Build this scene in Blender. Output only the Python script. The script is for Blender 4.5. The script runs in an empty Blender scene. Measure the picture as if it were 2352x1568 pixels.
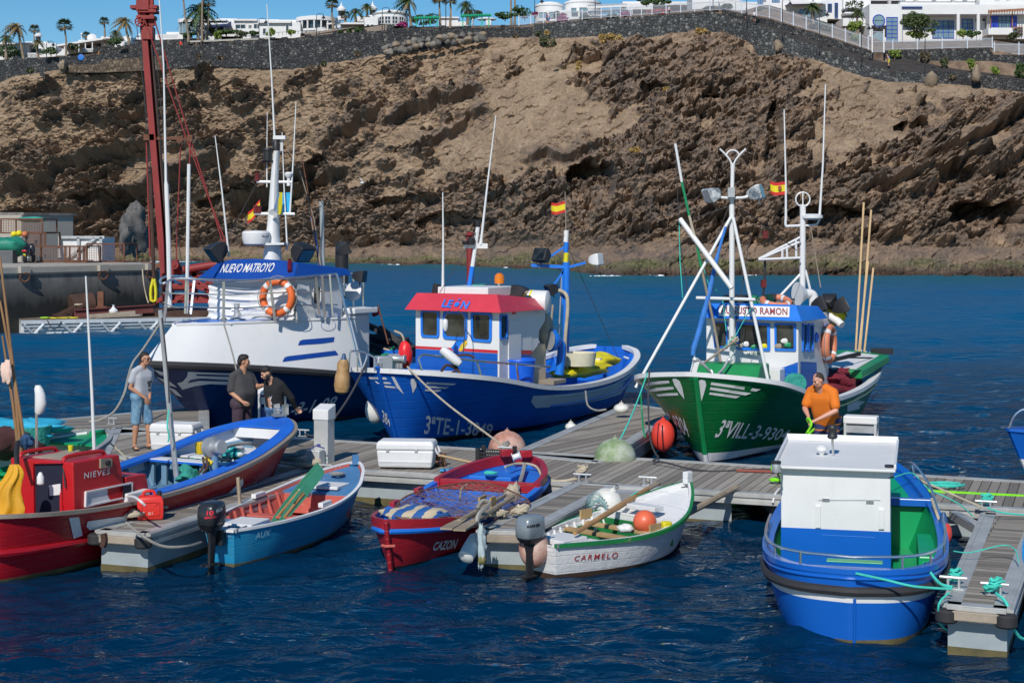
# scene: fishing boats in a harbour. order: camera, sky and sun, helpers, setting, cliff top, quay, pontoons, boats, clutter, people
import bpy,bmesh,math,random
import numpy as np
from mathutils import Vector,Matrix
from mathutils.bvhtree import BVHTree
R=math.radians
random.seed(7)
SC=bpy.context.scene
COL=SC.collection
F,U0,V0,H=3600.0,1176.0,540.0,4.48
cd=bpy.data.cameras.new('camera')
cam=bpy.data.objects.new('camera',cd);COL.objects.link(cam)
cam.location=(0,0,H);cam.rotation_euler=(R(90),0,0)
cd.sensor_width=36.0;cd.lens=36.0*F/2352.0;cd.shift_y=-(784.0-V0)/2352.0
cd.clip_start=0.3;cd.clip_end=4000
SC.camera=cam
SUN_EL,SUN_AZ=R(40),R(195)
w=bpy.data.worlds.new('World');SC.world=w;w.use_nodes=True
nt=w.node_tree;nt.nodes.clear()
sky=nt.nodes.new('ShaderNodeTexSky');sky.sky_type='NISHITA';sky.sun_disc=False
sky.sun_elevation=SUN_EL;sky.sun_rotation=SUN_AZ
sky.air_density=1.0;sky.dust_density=0.0;sky.ozone_density=4.0;sky.altitude=400
hs=nt.nodes.new('ShaderNodeHueSaturation');hs.inputs['Saturation'].default_value=1.35
hs.inputs['Hue'].default_value=0.496
bg=nt.nodes.new('ShaderNodeBackground');bg.inputs[1].default_value=0.095
wo=nt.nodes.new('ShaderNodeOutputWorld')
nt.links.new(sky.outputs[0],hs.inputs['Color']);nt.links.new(hs.outputs[0],bg.inputs[0]);nt.links.new(bg.outputs[0],wo.inputs[0])
sl=bpy.data.lights.new('sun','SUN');sl.energy=4.2;sl.angle=R(0.5);sl.color=(1.0,0.95,0.87)
so=bpy.data.objects.new('sun',sl);COL.objects.link(so)
SD=Vector((math.sin(SUN_AZ)*math.cos(SUN_EL),math.cos(SUN_AZ)*math.cos(SUN_EL),math.sin(SUN_EL)))
so.rotation_euler=SD.to_track_quat('Z','Y').to_euler();so.location=SD*80
SC.view_settings.view_transform='Standard';SC.view_settings.look='None'
SC.view_settings.exposure=0.0;SC.view_settings.gamma=1.0
SC.cycles.max_bounces=6;SC.cycles.transparent_max_bounces=24
SC.cycles.use_denoising=True
def G(u,v,z):
 Y=F*(H-z)/(v-V0)
 return Vector(((u-U0)*Y/F,Y,z))
def P(u,v,Y):
 return Vector(((u-U0)*Y/F,Y,H-(v-V0)*Y/F))
def lerp(a,b,t):return a+(b-a)*t
def itp(tab,s):
 xs=[p[0]for p in tab];ys=[p[1]for p in tab]
 return float(np.interp(s,xs,ys))
def sitp(tab,s):
 n=len(tab)
 if s<=tab[0][0]:return tab[0][1]
 if s>=tab[-1][0]:return tab[-1][1]
 for i in range(n-1):
  if tab[i][0]<=s<=tab[i+1][0]:break
 x0,y0=tab[i];x1,y1=tab[i+1];h=x1-x0;t=(s-x0)/h
 def slope(k):
  a=max(k-1,0);b=min(k+1,n-1)
  return(tab[b][1]-tab[a][1])/(tab[b][0]-tab[a][0])
 m0,m1=slope(i)*h,slope(i+1)*h
 return(2*t**3-3*t*t+1)*y0+(t**3-2*t*t+t)*m0+(-2*t**3+3*t*t)*y1+(t**3-t*t)*m1
class MB:
 def __init__(s):s.v=[];s.f=[];s.m=[]
 def add(s,vs,fs,m=0):
  o=len(s.v);s.v+=[Vector(p)for p in vs]
  for f in fs:s.f.append([i+o for i in f]);s.m.append(m)
  return s
 def obox(s,o,a,b,c,m=0):
  o,a,b,c=map(Vector,(o,a,b,c))
  vs=[o,o+a,o+a+b,o+b,o+c,o+a+c,o+a+b+c,o+b+c]
  return s.add(vs,[(0,3,2,1),(4,5,6,7),(0,1,5,4),(1,2,6,5),(2,3,7,6),(3,0,4,7)],m)
 def box(s,c,sz,rz=0.0,m=0,M=None):
  q=Matrix.Rotation(rz,3,'Z')if M is None else M
  a,b,d=q@Vector((sz[0],0,0)),q@Vector((0,sz[1],0)),q@Vector((0,0,sz[2]))
  return s.obox(Vector(c)-(a+b+d)/2,a,b,d,m)
 def bar(s,p,q,wd,ht,up=(0,0,1),m=0):
  p,q=Vector(p),Vector(q);d=q-p;up=Vector(up)
  sd=d.cross(up)
  if sd.length<1e-6:sd=d.cross(Vector((1,0,0)))
  sd.normalize();u=sd.cross(d).normalized()
  return s.obox(p-sd*wd/2-u*ht/2,sd*wd,d,u*ht,m)
 def tube(s,pts,r,n=8,closed=False,m=0,caps=True):
  pts=[Vector(p)for p in pts];k=len(pts)
  rs=list(r)if isinstance(r,(list,tuple))else[r]*k
  ring=[];pu=None
  for i,p in enumerate(pts):
   a=pts[(i-1)%k]if(closed or i>0)else p
   b=pts[(i+1)%k]if(closed or i<k-1)else p
   t=(b-a)
   t=t.normalized()if t.length>1e-9 else Vector((0,0,1))
   if pu is None:
    ref=Vector((0,0,1))if abs(t.z)<0.9 else Vector((1,0,0))
    pu=(ref-t*ref.dot(t)).normalized()
   else:
    q=pu-t*pu.dot(t)
    pu=q.normalized()if q.length>1e-6 else pu
   w_=t.cross(pu)
   ring.append([p+(pu*math.cos(6.28318*j/n)+w_*math.sin(6.28318*j/n))*rs[i]for j in range(n)])
  return s.loft(ring,closed,caps,m)
 def loft(s,rings,closed=False,caps=True,m=0,ringclosed=True):
  o=len(s.v);n=len(rings[0]);k=len(rings)
  for rg in rings:s.v+=[Vector(p)for p in rg]
  for i in range(k if closed else k-1):
   a=o+i*n;b=o+((i+1)%k)*n
   for j in range(n if ringclosed else n-1):
    j2=(j+1)%n
    s.f.append([a+j,a+j2,b+j2,b+j]);s.m.append(m)
  if caps and not closed and ringclosed:
   s.f.append([o+j for j in range(n)][::-1]);s.m.append(m)
   s.f.append([o+(k-1)*n+j for j in range(n)]);s.m.append(m)
  return s
 def lathe(s,prof,c,n=16,axis=(0,0,1),m=0,caps=True):
  ax=Vector(axis).normalized();ref=Vector((1,0,0))if abs(ax.x)<.9 else Vector((0,1,0))
  a=(ref-ax*ref.dot(ax)).normalized();b=ax.cross(a);c=Vector(c)
  rings=[[c+ax*z+(a*math.cos(6.28318*j/n)+b*math.sin(6.28318*j/n))*max(r,1e-4)for j in range(n)]for r,z in prof]
  return s.loft(rings,False,caps,m)
 def ell(s,c,r,nu=14,nv=9,M=None,m=0):
  c=Vector(c);r=(r,r,r)if isinstance(r,(int,float))else r
  rings=[]
  for i in range(nv+1):
   th=math.pi*i/nv;sr,z=max(math.sin(th),1e-3),-math.cos(th)
   rg=[]
   for j in range(nu):
    p=Vector((r[0]*sr*math.cos(6.28318*j/nu),r[1]*sr*math.sin(6.28318*j/nu),r[2]*z))
    rg.append(c+(M@p if M is not None else p))
   rings.append(rg)
  return s.loft(rings,False,True,m)
 def prism(s,poly,off,m=0):
  poly=[Vector(p)for p in poly];off=Vector(off);n=len(poly)
  return s.add(poly+[p+off for p in poly],[list(range(n))[::-1],[n+i for i in range(n)]]+[(i,(i+1)%n,n+(i+1)%n,n+i)for i in range(n)],m)
 def quad(s,a,b,c,d,m=0):return s.add([a,b,c,d],[(0,1,2,3)],m)
 def torus(s,c,Rr,r,axis=(0,0,1),n=28,k=10,m=0,sz=1.0):
  ax=Vector(axis).normalized();ref=Vector((0,0,1))if abs(ax.z)<.9 else Vector((1,0,0))
  a=(ref-ax*ref.dot(ax)).normalized();b=ax.cross(a);c=Vector(c);rings=[]
  for i in range(n):
   t=6.28318*i/n;d=a*math.cos(t)+b*math.sin(t)
   rings.append([c+d*(Rr+r*math.cos(6.28318*j/k))+ax*(r*sz*math.sin(6.28318*j/k))for j in range(k)])
  return s.loft(rings,True,False,m)
 def bvh(s):return BVHTree.FromPolygons([tuple(p)for p in s.v],s.f)
 def build(s,name,mats,parent=None,smooth=True,bevel=0,ang=38,recalc=True,seg=2):
  me=bpy.data.meshes.new(name)
  vs=s.v
  if parent is not None:
   M=root_matrix(parent).inverted();vs=[M@p for p in vs]
  me.from_pydata([tuple(p)for p in vs],[],s.f)
  for mt in(mats if isinstance(mats,(list,tuple))else[mats]):me.materials.append(mt)
  me.polygons.foreach_set('material_index',s.m)
  if recalc:
   bm=bmesh.new();bm.from_mesh(me);bmesh.ops.recalc_face_normals(bm,faces=bm.faces);bm.to_mesh(me);bm.free()
  if smooth:
   me.polygons.foreach_set('use_smooth',[True]*len(me.polygons));me.set_sharp_from_angle(angle=R(ang))
  ob=bpy.data.objects.new(name,me);COL.objects.link(ob)
  if parent is not None:ob.parent=parent
  if bevel:
   b=ob.modifiers.new('bevel','BEVEL');b.width=bevel;b.segments=seg;b.limit_method='ANGLE';b.angle_limit=R(30)
  return ob
def root_matrix(o):
 while o.parent is not None:o=o.parent
 return Matrix.Translation(o.location)@o.rotation_euler.to_matrix().to_4x4()
def tag(o,label,cat,group=None,kind=None):
 if label:o['label']=label
 if cat:o['category']=cat
 if group:o['group']=group
 if kind:o['kind']=kind
 return o
def thing(name,label,cat,loc,fwd=None,group=None):
 o=bpy.data.objects.new(name,None);COL.objects.link(o);o.location=loc;o.empty_display_size=.3
 if fwd is not None:o.rotation_euler=(0,0,math.atan2(fwd[1],fwd[0]))
 return tag(o,label,cat,group)
def struct(o):o['kind']='structure';return o
def copy_tree(o,parent=None):
 c=o.copy();COL.objects.link(c)
 if parent is not None:c.parent=parent
 for ch in list(o.children):copy_tree(ch,c)
 return c
def _h(ix,iy,seed):
 n=(ix.astype(np.int64)*374761393+iy.astype(np.int64)*668265263+seed*982451653)&0xffffffff
 n=((n^(n>>13))*1274126177)&0xffffffff
 return((n^(n>>16))&0xffff)/65535.0
def vnoise(x,y,seed=0):
 x0,y0=np.floor(x),np.floor(y);fx,fy=x-x0,y-y0
 fx=fx*fx*fx*(fx*(fx*6-15)+10);fy=fy*fy*fy*(fy*(fy*6-15)+10)
 a,b=_h(x0,y0,seed),_h(x0+1,y0,seed);c,d=_h(x0,y0+1,seed),_h(x0+1,y0+1,seed)
 return a+(b-a)*fx+(c-a)*fy+(a-b-c+d)*fx*fy
def fbm(x,y,seed=0,oct=5,g=0.5,lac=2.03):
 s=0;a=1;t=0
 for i in range(oct):
  s=s+a*vnoise(x+i*17.3,y-i*9.1,seed+i);t+=a;a*=g;x=x*lac;y=y*lac
 return s/t
def cells(x,y,seed=0):
 x0,y0=np.floor(x),np.floor(y);f1=np.full(x.shape,9.0);f2=f1.copy();idv=np.zeros(x.shape);pl=np.zeros(x.shape)
 for dx in(-1,0,1):
  for dy in(-1,0,1):
   cx,cy=x0+dx,y0+dy
   px,py=cx+_h(cx,cy,seed),cy+_h(cx,cy,seed+77)
   d=np.hypot(px-x,py-y);n1=d<f1
   f2=np.where(n1,f1,np.minimum(f2,d));idv=np.where(n1,_h(cx,cy,seed+151),idv);pl=np.where(n1,(px-x)*(_h(cx,cy,seed+301)-.5)*2+(py-y)*(_h(cx,cy,seed+401)*1.4-.25)*1.6,pl);f1=np.where(n1,d,f1)
 return f1,f2,idv,pl
def sstep(a,b,x):
 t=np.clip((x-a)/(b-a),0,1);return t*t*(3-2*t)
class NT:
 def __init__(s,name):
  s.m=bpy.data.materials.new(name);s.m.use_nodes=True;s.t=s.m.node_tree;s.t.nodes.clear()
  s.out=s.t.nodes.new('ShaderNodeOutputMaterial');s.b=s.t.nodes.new('ShaderNodeBsdfPrincipled')
  s.t.links.new(s.b.outputs[0],s.out.inputs[0])
 def n(s,ty,**k):
  x=s.t.nodes.new(ty)
  for a,b in k.items():setattr(x,a,b)
  return x
 def l(s,a,b):s.t.links.new(a,b)
 def coord(s,kind='Object',scale=(1,1,1),rot=(0,0,0)):
  if not hasattr(s,'tc'):s.tc=s.n('ShaderNodeTexCoord')
  mp=s.n('ShaderNodeMapping');mp.inputs['Scale'].default_value=scale;mp.inputs['Rotation'].default_value=rot
  s.l(s.tc.outputs[kind],mp.inputs['Vector']);return mp.outputs[0]
 def noise(s,scale,detail=4,rough=.55,vec=None,dist=0):
  x=s.n('ShaderNodeTexNoise');x.inputs['Scale'].default_value=scale;x.inputs['Detail'].default_value=detail
  x.inputs['Roughness'].default_value=rough;x.inputs['Distortion'].default_value=dist
  s.l(vec if vec is not None else s.coord(),x.inputs['Vector']);return x.outputs['Fac']
 def voro(s,scale,vec=None,feature='F1',out='Distance',rnd=1.0):
  x=s.n('ShaderNodeTexVoronoi');x.feature=feature;x.inputs['Scale'].default_value=scale;x.inputs['Randomness'].default_value=rnd
  s.l(vec if vec is not None else s.coord(),x.inputs['Vector']);return x.outputs[out]
 def ramp(s,fac,stops,interp='LINEAR'):
  x=s.n('ShaderNodeValToRGB');cr=x.color_ramp;cr.interpolation=interp
  while len(cr.elements)<len(stops):cr.elements.new(0.5)
  for e,(p,c)in zip(cr.elements,stops):e.position=p;e.color=(*c,1)if isinstance(c,(tuple,list))else(c,c,c,1)
  s.l(fac,x.inputs[0]);return x.outputs[0]
 def mix(s,a,b,fac,mode='MIX'):
  x=s.n('ShaderNodeMix',data_type='RGBA',blend_type=mode)
  for sock,val in((x.inputs[6],a),(x.inputs[7],b)):
   if isinstance(val,(tuple,list)):sock.default_value=(*val,1)
   else:s.l(val,sock)
  if isinstance(fac,(int,float)):x.inputs[0].default_value=fac
  else:s.l(fac,x.inputs[0])
  return x.outputs[2]
 def math(s,op,a,b=None,clamp=False):
  x=s.n('ShaderNodeMath',operation=op,use_clamp=clamp)
  for sock,val in zip(x.inputs,(a,b)):
   if val is None:continue
   if isinstance(val,(int,float)):sock.default_value=val
   else:s.l(val,sock)
  return x.outputs[0]
 def attr(s,name,out='Fac'):
  x=s.n('ShaderNodeAttribute',attribute_name=name);return x.outputs[out]
 def bump(s,hgt,strength=.3,dist=.02,prev=None):
  x=s.n('ShaderNodeBump');x.inputs['Strength'].default_value=strength;x.inputs['Distance'].default_value=dist
  s.l(hgt,x.inputs['Height'])
  if prev is not None:s.l(prev,x.inputs['Normal'])
  s.l(x.outputs[0],s.b.inputs['Normal']);return x.outputs[0]
 def col(s,c):
  if isinstance(c,(tuple,list)):s.b.inputs['Base Color'].default_value=(*c,1)
  else:s.l(c,s.b.inputs['Base Color'])
  return s
 def rough(s,r):
  if isinstance(r,(int,float)):s.b.inputs['Roughness'].default_value=r
  else:s.l(r,s.b.inputs['Roughness'])
  return s
 def metal(s,v):s.b.inputs['Metallic'].default_value=v;return s
MC={}
def paint(name,c,rough=.4,var=.18,wear=0.0,wearcol=(.35,.33,.3),bump=.08,scale=6,streak=.0,streakcol=(.25,.13,.06),metal=0,plank=0.0):
 if name in MC:return MC[name]
 c=tuple(min(.69,x*1.3)for x in c);wearcol=tuple(min(.6,x*1.2)for x in wearcol)
 k=NT(name)
 f=k.noise(scale*.35,5,.6)
 base=k.mix(tuple(x*(1-var)for x in c),tuple(min(1,x*(1+var*.6))for x in c),k.ramp(f,[(.3,0),(.7,1)]))
 if wear:
  wv=k.math('ADD',k.math('MULTIPLY',k.noise(scale*5,6,.7),.65),k.math('MULTIPLY',k.noise(scale*.6,3),.35))
  base=k.mix(base,wearcol,k.ramp(wv,[(.66-.2*wear,0),(.70-.2*wear,1)]))
 if streak:
  sv=k.noise(1,5,.65,k.coord('Object',(5,5,.5)))
  base=k.mix(base,streakcol,k.math('MULTIPLY',k.ramp(sv,[(.54,0),(.8,1)]),streak))
 k.col(base);k.rough(k.math('ADD',rough-.06,k.math('MULTIPLY',k.noise(scale*2,3),.14)));k.metal(metal)
 b_=k.bump(k.noise(scale*4,5,.6),bump,.02)if bump else None
 if plank:
  sp=k.n('ShaderNodeSeparateXYZ');k.l(k.tc.outputs['Object'],sp.inputs[0]);ph=k.math('FRACT',k.math('ADD',k.math('MULTIPLY',sp.outputs[2],plank),k.math('MULTIPLY',k.noise(.5,2),1.5)))
  b_=k.bump(k.ramp(ph,[(0,0),(.05,1),(.95,1),(1,0)]),.55,.012,b_)
  k.bump(k.noise(1.6,3),.35,.03,b_)
 MC[name]=k.m;return k.m
def grid_mesh(name,X,Y,Z,mats,attrs=None,flip=False):
 r,c=X.shape;co=np.stack([X,Y,Z],-1).reshape(-1,3).astype(np.float32)
 i=np.arange(r-1)[:,None]*c+np.arange(c-1)[None,:]
 q=np.stack([i,i+1,i+c+1,i+c],-1).reshape(-1,4)
 if flip:q=q[:,::-1]
 me=bpy.data.meshes.new(name);me.vertices.add(len(co));me.vertices.foreach_set('co',co.ravel())
 me.loops.add(q.size);me.loops.foreach_set('vertex_index',q.ravel().astype(np.int32))
 me.polygons.add(len(q));me.polygons.foreach_set('loop_start',np.arange(0,q.size,4,dtype=np.int32))
 me.polygons.foreach_set('loop_total',np.full(len(q),4,np.int32));me.update(calc_edges=True)
 me.polygons.foreach_set('use_smooth',[True]*len(q))
 for m_ in mats:me.materials.append(m_)
 for k_,a in(attrs or{}).items():
  at=me.attributes.new(k_,'FLOAT','POINT');at.data.foreach_set('value',a.ravel().astype(np.float32))
 o=bpy.data.objects.new(name,me);COL.objects.link(o);return o
def np_itp(tab,u):return np.interp(u,[p[0]for p in tab],[p[1]for p in tab])
WATER_V=[(-900,600),(560,599),(800,606),(980,608),(1150,613),(1270,618),(1345,632),(1800,630),(2352,631),(3200,632)]
WALL_BOT=[(-900,250),(0,190),(32,176),(140,160),(231,160),(373,152),(457,143),(511,139),(618,149),(682,150),(811,133),(851,122),(897,116),(1112,82),(1282,84),(1382,79),(1479,84),(1578,68),(1659,73),(1731,99),(1737,122),(1787,122),(1871,130),(1922,149),(1975,168),(2037,184),(2123,189),(2204,191),(2285,200),(2352,208),(3200,300)]
YTOP=[(-900,292),(0,280),(600,270),(1200,258),(1650,250),(1750,244),(2050,236),(2352,229),(3200,215)]
def ytop(u):return float(np_itp(YTOP,u))
k=NT('sea_water')
vx=k.coord('Object',(1,1.9,1),(0,0,R(14)))
ry=k.n('ShaderNodeSeparateXYZ');k.l(k.tc.outputs['Object'],ry.inputs[0])
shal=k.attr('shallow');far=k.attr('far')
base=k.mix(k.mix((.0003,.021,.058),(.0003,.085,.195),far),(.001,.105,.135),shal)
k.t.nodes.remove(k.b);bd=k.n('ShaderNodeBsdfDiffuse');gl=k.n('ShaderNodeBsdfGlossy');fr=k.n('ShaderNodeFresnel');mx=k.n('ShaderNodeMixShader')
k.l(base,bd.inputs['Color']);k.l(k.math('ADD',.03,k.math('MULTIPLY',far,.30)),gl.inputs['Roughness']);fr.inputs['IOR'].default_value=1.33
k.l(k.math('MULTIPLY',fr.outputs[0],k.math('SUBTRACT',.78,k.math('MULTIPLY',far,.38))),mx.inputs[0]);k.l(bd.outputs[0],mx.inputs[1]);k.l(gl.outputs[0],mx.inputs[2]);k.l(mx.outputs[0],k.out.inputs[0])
n1=k.noise(1.05,4,.55,vx,.6);n2=k.noise(4.6,3,.6,vx,.5)
def bmp(h,st,ds,prev=None):
 x=k.n('ShaderNodeBump');x.inputs['Strength'].default_value=st;x.inputs['Distance'].default_value=ds;k.l(h,x.inputs['Height'])
 if prev:k.l(prev,x.inputs['Normal'])
 return x.outputs[0]
nb=bmp(n2,.30,.03,bmp(n1,.55,.22))
for q in(gl,fr):k.l(nb,q.inputs['Normal'])
M_WATER=k.m
us=np.concatenate([np.arange(-2400,-300,40),np.arange(-300,2660,4.5),np.arange(2660,5000,40)]);vs=np.concatenate([np.arange(600,700,2.0),np.arange(700,1700,2.6),np.arange(1700,2400,12)])[::-1]
U,V=np.meshgrid(us,vs);Yw=F*H/(V-V0);Xw=(U-U0)*Yw/F
def wave(x,y):
 c_,s_=math.cos(.3),math.sin(.3);a=x*c_+y*s_;b=-x*s_+y*c_
 big=(fbm(a*.30,b*.62,3,3)-.5)*.16
 mid=(fbm(a*.85+3,b*1.7,11,3)-.5)*.125
 c_,s_=math.cos(-.5),math.sin(-.5);a=x*c_+y*s_;b=-x*s_+y*c_
 return big+mid+(fbm(a*1.7,b*3.2,23,3)-.5)*.05
gust=.55+.9*fbm(Xw*.08,Yw*.05,41,2)
Zw=wave(Xw,Yw)*gust*sstep(120,40,Yw)+(fbm(Xw*.16+Yw*.05,Yw*.30,83,4)-.5)*.75*sstep(30,75,Yw)*(.5+fbm(Xw*.03,Yw*.012,85,2))
shallow=sstep(60,2,np_itp(WATER_V,U)*0+(F*H/(np_itp(WATER_V,U)-V0)-Yw))*.9*(.6+.8*fbm(Xw*.05,Yw*.03,5,3)).clip(0,1)
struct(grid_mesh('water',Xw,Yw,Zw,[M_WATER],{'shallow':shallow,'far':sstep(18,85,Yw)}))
us=np.arange(-800,3100,2.6);NR=400
U=us[None,:]+np.zeros((NR,1))
yw=F*H/(np_itp(WATER_V,us)-V0);yt=np_itp(YTOP,us);vb=np_itp(WALL_BOT,us)
kk=np.ones(15)/15
yw0=np.convolve(np.pad(yw,7,'edge'),kk,'valid');yws=yw0+6.5*(fbm(us*.022,us*0,12,4)-.5)+2.5*(fbm(us*.11,us*0,14,2)-.5)
toeY=np.convolve(np.pad(yw,100,'edge'),np.ones(201)/201,'valid')+9;yws=np.minimum(yws,toeY-5);toeV=566+8*fbm(us*.01,us*0,8,3)
zt=H-(vb-V0)*yt/F;toeZ=H-(toeV-V0)*toeY/F
rows=[]
nshelf=70
for i in range(nshelf):
 t=i/(nshelf-1)
 zf=-1.5+(toeZ+1.5)*(1-(1-t)**1.6)
 rows.append((yws-4+(toeY-yws+4)*t,zf))
for i in range(NR-nshelf):
 t=(i+1)/(NR-nshelf)
 yf=t**1.18
 rows.append((toeY+(yt-toeY)*yf,toeZ+(zt-toeZ)*t))
Yc=np.array([r_[0]for r_ in rows]);Zc=np.array([r_[1]for r_ in rows])
T=np.array([max(0,(i-nshelf+1)/(NR-nshelf))for i in range(NR)])[:,None]+U*0
SH=np.array([min(1,i/(nshelf-1))for i in range(NR)])[:,None]+U*0
Vp=V0+(H-Zc)*F/Yc
A=(U-U0)*.066;S=(566-Vp)*.075
al=R(27);a1=A*math.cos(al)+S*math.sin(al);b1=-A*math.sin(al)+S*math.cos(al)
wx=(fbm(A*.12,S*.12,61,3)-.5)*9;wy=(fbm(A*.12+9,S*.12,67,3)-.5)*9
band=fbm((a1+wx)*.045,(b1+wy*.6)*.17,5,4)
patch=fbm((A+wx)*.06,(S+wy)*.06,15,4)
lowb=sstep(.5,.05,T)*.13
midb=np.exp(-((U-1560)/260)**2)*.13*sstep(.05,.3,T)
lf=sstep(900,250,U)*sstep(.62,.1,T)*.05
clear=np.exp(-(((U-1130)/210)**2+((Vp-250)/150)**2))*.17+np.exp(-(((U-1330)/150)**2+((Vp-330)/90)**2))*.14+sstep(.86,.99,T)*.15+np.exp(-(((U-1960)/120)**2+((Vp-230)/60)**2))*.16+np.exp(-(((U-150)/200)**2+((Vp-300)/60)**2))*.10
hf=fbm((a1+wx*.4)*.16,(b1+wy*.3)*.5,71,5)
hg=fbm((A+wy*.5)*.34,(S+wx*.3)*.42,73,4)
rockf=band*.30+patch*.16+hf*.28+hg*.32+lowb*.8+midb+lf-clear*.75
rock=sstep(.50,.535,rockf)
def warp(x,y,s_,amp,sd):return x+(fbm(x*s_,y*s_,sd,3)-.5)*amp,y+(fbm(x*s_+31,y*s_+17,sd+5,3)-.5)*amp
q1,r1=warp(a1*.26,b1*.50,1.3,1.1,101);f1,f2,idv,p1=cells(q1,r1,3)
q2,r2=warp(a1*.62+5,b1*.95,1.2,1.0,111);g1,g2,idg,p2=cells(q2,r2,9)
q3,r3=warp(A*1.35,S*1.6,1.1,.9,121);e1,e2,ide,p3=cells(q3,r3,19)
q4,r4=warp(A*.42+7,S*.55,1.2,.8,131);h1,h2,idh,p4=cells(q4,r4,29)
ridge=1-np.abs(2*fbm(a1*.13+wx*.03,b1*.40,25,5)-1)
fine=fbm(A*1.5,S*1.6,33,5)
dens=sstep(.42,.62,fbm(A*.11,S*.13,141,3))
famp=.2+.85*sstep(.3,.7,fbm(A*.10,S*.12,151,3))
D=(rock*(.35+1.5*sstep(.505,.66,rockf)+1.5*(idv-.45)*sstep(.0,.10,f2-f1)+1.9*p1*famp+.3*(1-f1)+.8*(idg-.45)*sstep(.0,.12,g2-g1)+1.1*p2*famp+1.3*(ridge-.62)+.35*(ide-.45)*sstep(0,.15,e2-e1)+.6*p3+.7*(fine-.5))+(1-rock)*(.9*(fbm(A*.35,S*.4,45,5)-.5)+.6*(fine-.5)+.30*p3*dens+.25*p2+dens*1.1*np.where(idh>.62,sstep(.25+.22*idh,.1,h1),0)+dens*.45*np.where(ide>.7,sstep(.42,.1,e1),0))+2.6*(fbm(A*.045,S*.05,77,3)-.5))
rock=np.maximum(rock,(1-rock)*dens*np.where(idh>.62,sstep(.55,.3,h1),0)*.9)
for(ua,va,ub,vb_,wd,out)in[(500,492,730,395,20,4.2),(600,470,800,380,14,3.0),(730,330,880,240,16,2.6),(880,285,1100,190,15,2.8),(960,330,1130,245,11,2.2),(2090,385,2352,262,12,3.4),(1960,460,2140,395,14,2.6),(2080,460,2250,370,20,3.0),(250,300,420,215,12,1.8),(30,440,330,330,16,2.8),(120,520,420,400,18,3.4),(2210,420,2380,330,26,3.2),(1200,370,1380,325,14,2.2),(1750,430,1900,400,18,2.5),(350,440,520,345,20,3.4)]:
 dx,dy=ub-ua,vb_-va;L_=math.hypot(dx,dy);wob=(fbm(U*.02,Vp*.02,int(ua),3)-.5)*46
 s_=((U-ua)*dx+(Vp-va)*dy)/L_;d_=((U-ua)*(-dy)+(Vp-va)*dx)/L_+wob
 along=sstep(-20,30,s_)*sstep(L_+20,L_-40,s_)
 lip=np.where(d_<0,np.exp(-(d_/(wd*1.6))**2),np.exp(-(d_/(wd*.28))**2))
 D+=along*(lip*out*(.6+.7*fbm(s_*.04,U*0,int(va),3))-.5*out*np.exp(-((d_-wd*.9)/(wd*.7))**2));rock=np.maximum(rock,along*np.exp(-(d_/(wd*1.5))**2))
onsl=sstep(0,.04,T)
D*=onsl*.85+.15
D*=1-sstep(.955,1,T)*.9
D+=(1-onsl)*(1.0*(fbm(A*.12,SH*6,91,5)-.5)+.8*(idg-.5)*sstep(.02,.2,g2-g1)*.7+.25*(fine-.5))
ny,nz=-.93,.36
Xc=(U-U0)*Yc/F;Yd=Yc+D*ny;Zd=Zc+D*nz
cave=np.zeros_like(U)
for(cu,cv,ru,rv,dep)in[(1352,408,62,34,9),(2275,500,105,30,10),(560,470,110,20,4),(260,470,110,16,4),(930,470,90,18,3.5),(2090,292,42,9,4),(1775,300,18,55,4),(730,410,26,60,4),(1900,505,110,20,5),(1050,520,90,20,4),(1500,205,34,12,3),(1640,235,30,14,3),(60,520,110,30,4),(2180,420,50,14,3)]:
 wb=(fbm(U*.03,Vp*.03,int(cu)+1,4)-.5)*1.1
 q=((U-cu)/ru)**2+np.where(Vp<cv,((Vp-cv)/rv)**2,((Vp-cv)/(rv*2.4))**2)+wb
 m_=sstep(1.05,.72,q)*onsl;Yd+=m_*dep*(1-sstep(.0,1.0,(Vp-cv)/(rv*2.0))*.7);cave=np.maximum(cave,m_)
moss=(1-onsl)*sstep(.50,.1,np.abs(SH-.40)*1.9+.9*(fbm(A*.16,SH*3,55,4)-.38))
wet=(1-onsl)*sstep(.44,.22,SH+.2*(fbm(A*.4,SH,57,3)-.5))
rock=np.maximum(rock,np.maximum(cave,(1-onsl)))
k=NT('cliff_rock')
vo=k.coord('Object')
rk=k.attr('rock');ms=k.attr('moss');wt=k.attr('wet');hue=k.attr('hue')
n1=k.noise(.30,6,.65,vo);n2=k.noise(2.2,5,.7,vo);n3=k.noise(7,3,.6,vo)
scree=k.ramp(k.math('ADD',k.math('MULTIPLY',n1,.5),k.math('MULTIPLY',n2,.5)),[(.34,(.15,.102,.067)),(.5,(.275,.192,.124)),(.66,(.40,.30,.205))])
scree=k.mix(scree,(.40,.33,.25),k.ramp(n3,[(.66,0),(.74,.6)]))
rc=k.ramp(k.math('ADD',k.math('MULTIPLY',n2,.55),k.math('MULTIPLY',hue,.45)),[(.24,(.060,.050,.043)),(.40,(.145,.108,.083)),(.54,(.225,.155,.106)),(.76,(.33,.222,.145))])
rc=k.mix(rc,(.40,.27,.155),k.ramp(k.noise(.9,6,.75,vo),[(.66,0),(.76,.6)]))
edge=k.math('ADD',rk,k.math('MULTIPLY',k.math('SUBTRACT',n2,.5),1.1),True)
c=k.mix(scree,rc,k.ramp(edge,[(.30,0),(.62,1)]))
dry=k.math('MULTIPLY',k.ramp(k.noise(.16,5,.7,vo),[(.60,0),(.72,1)]),k.ramp(n3,[(.45,0),(.6,.55)]))
c=k.mix(c,(.42,.28,.11),dry)
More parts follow.
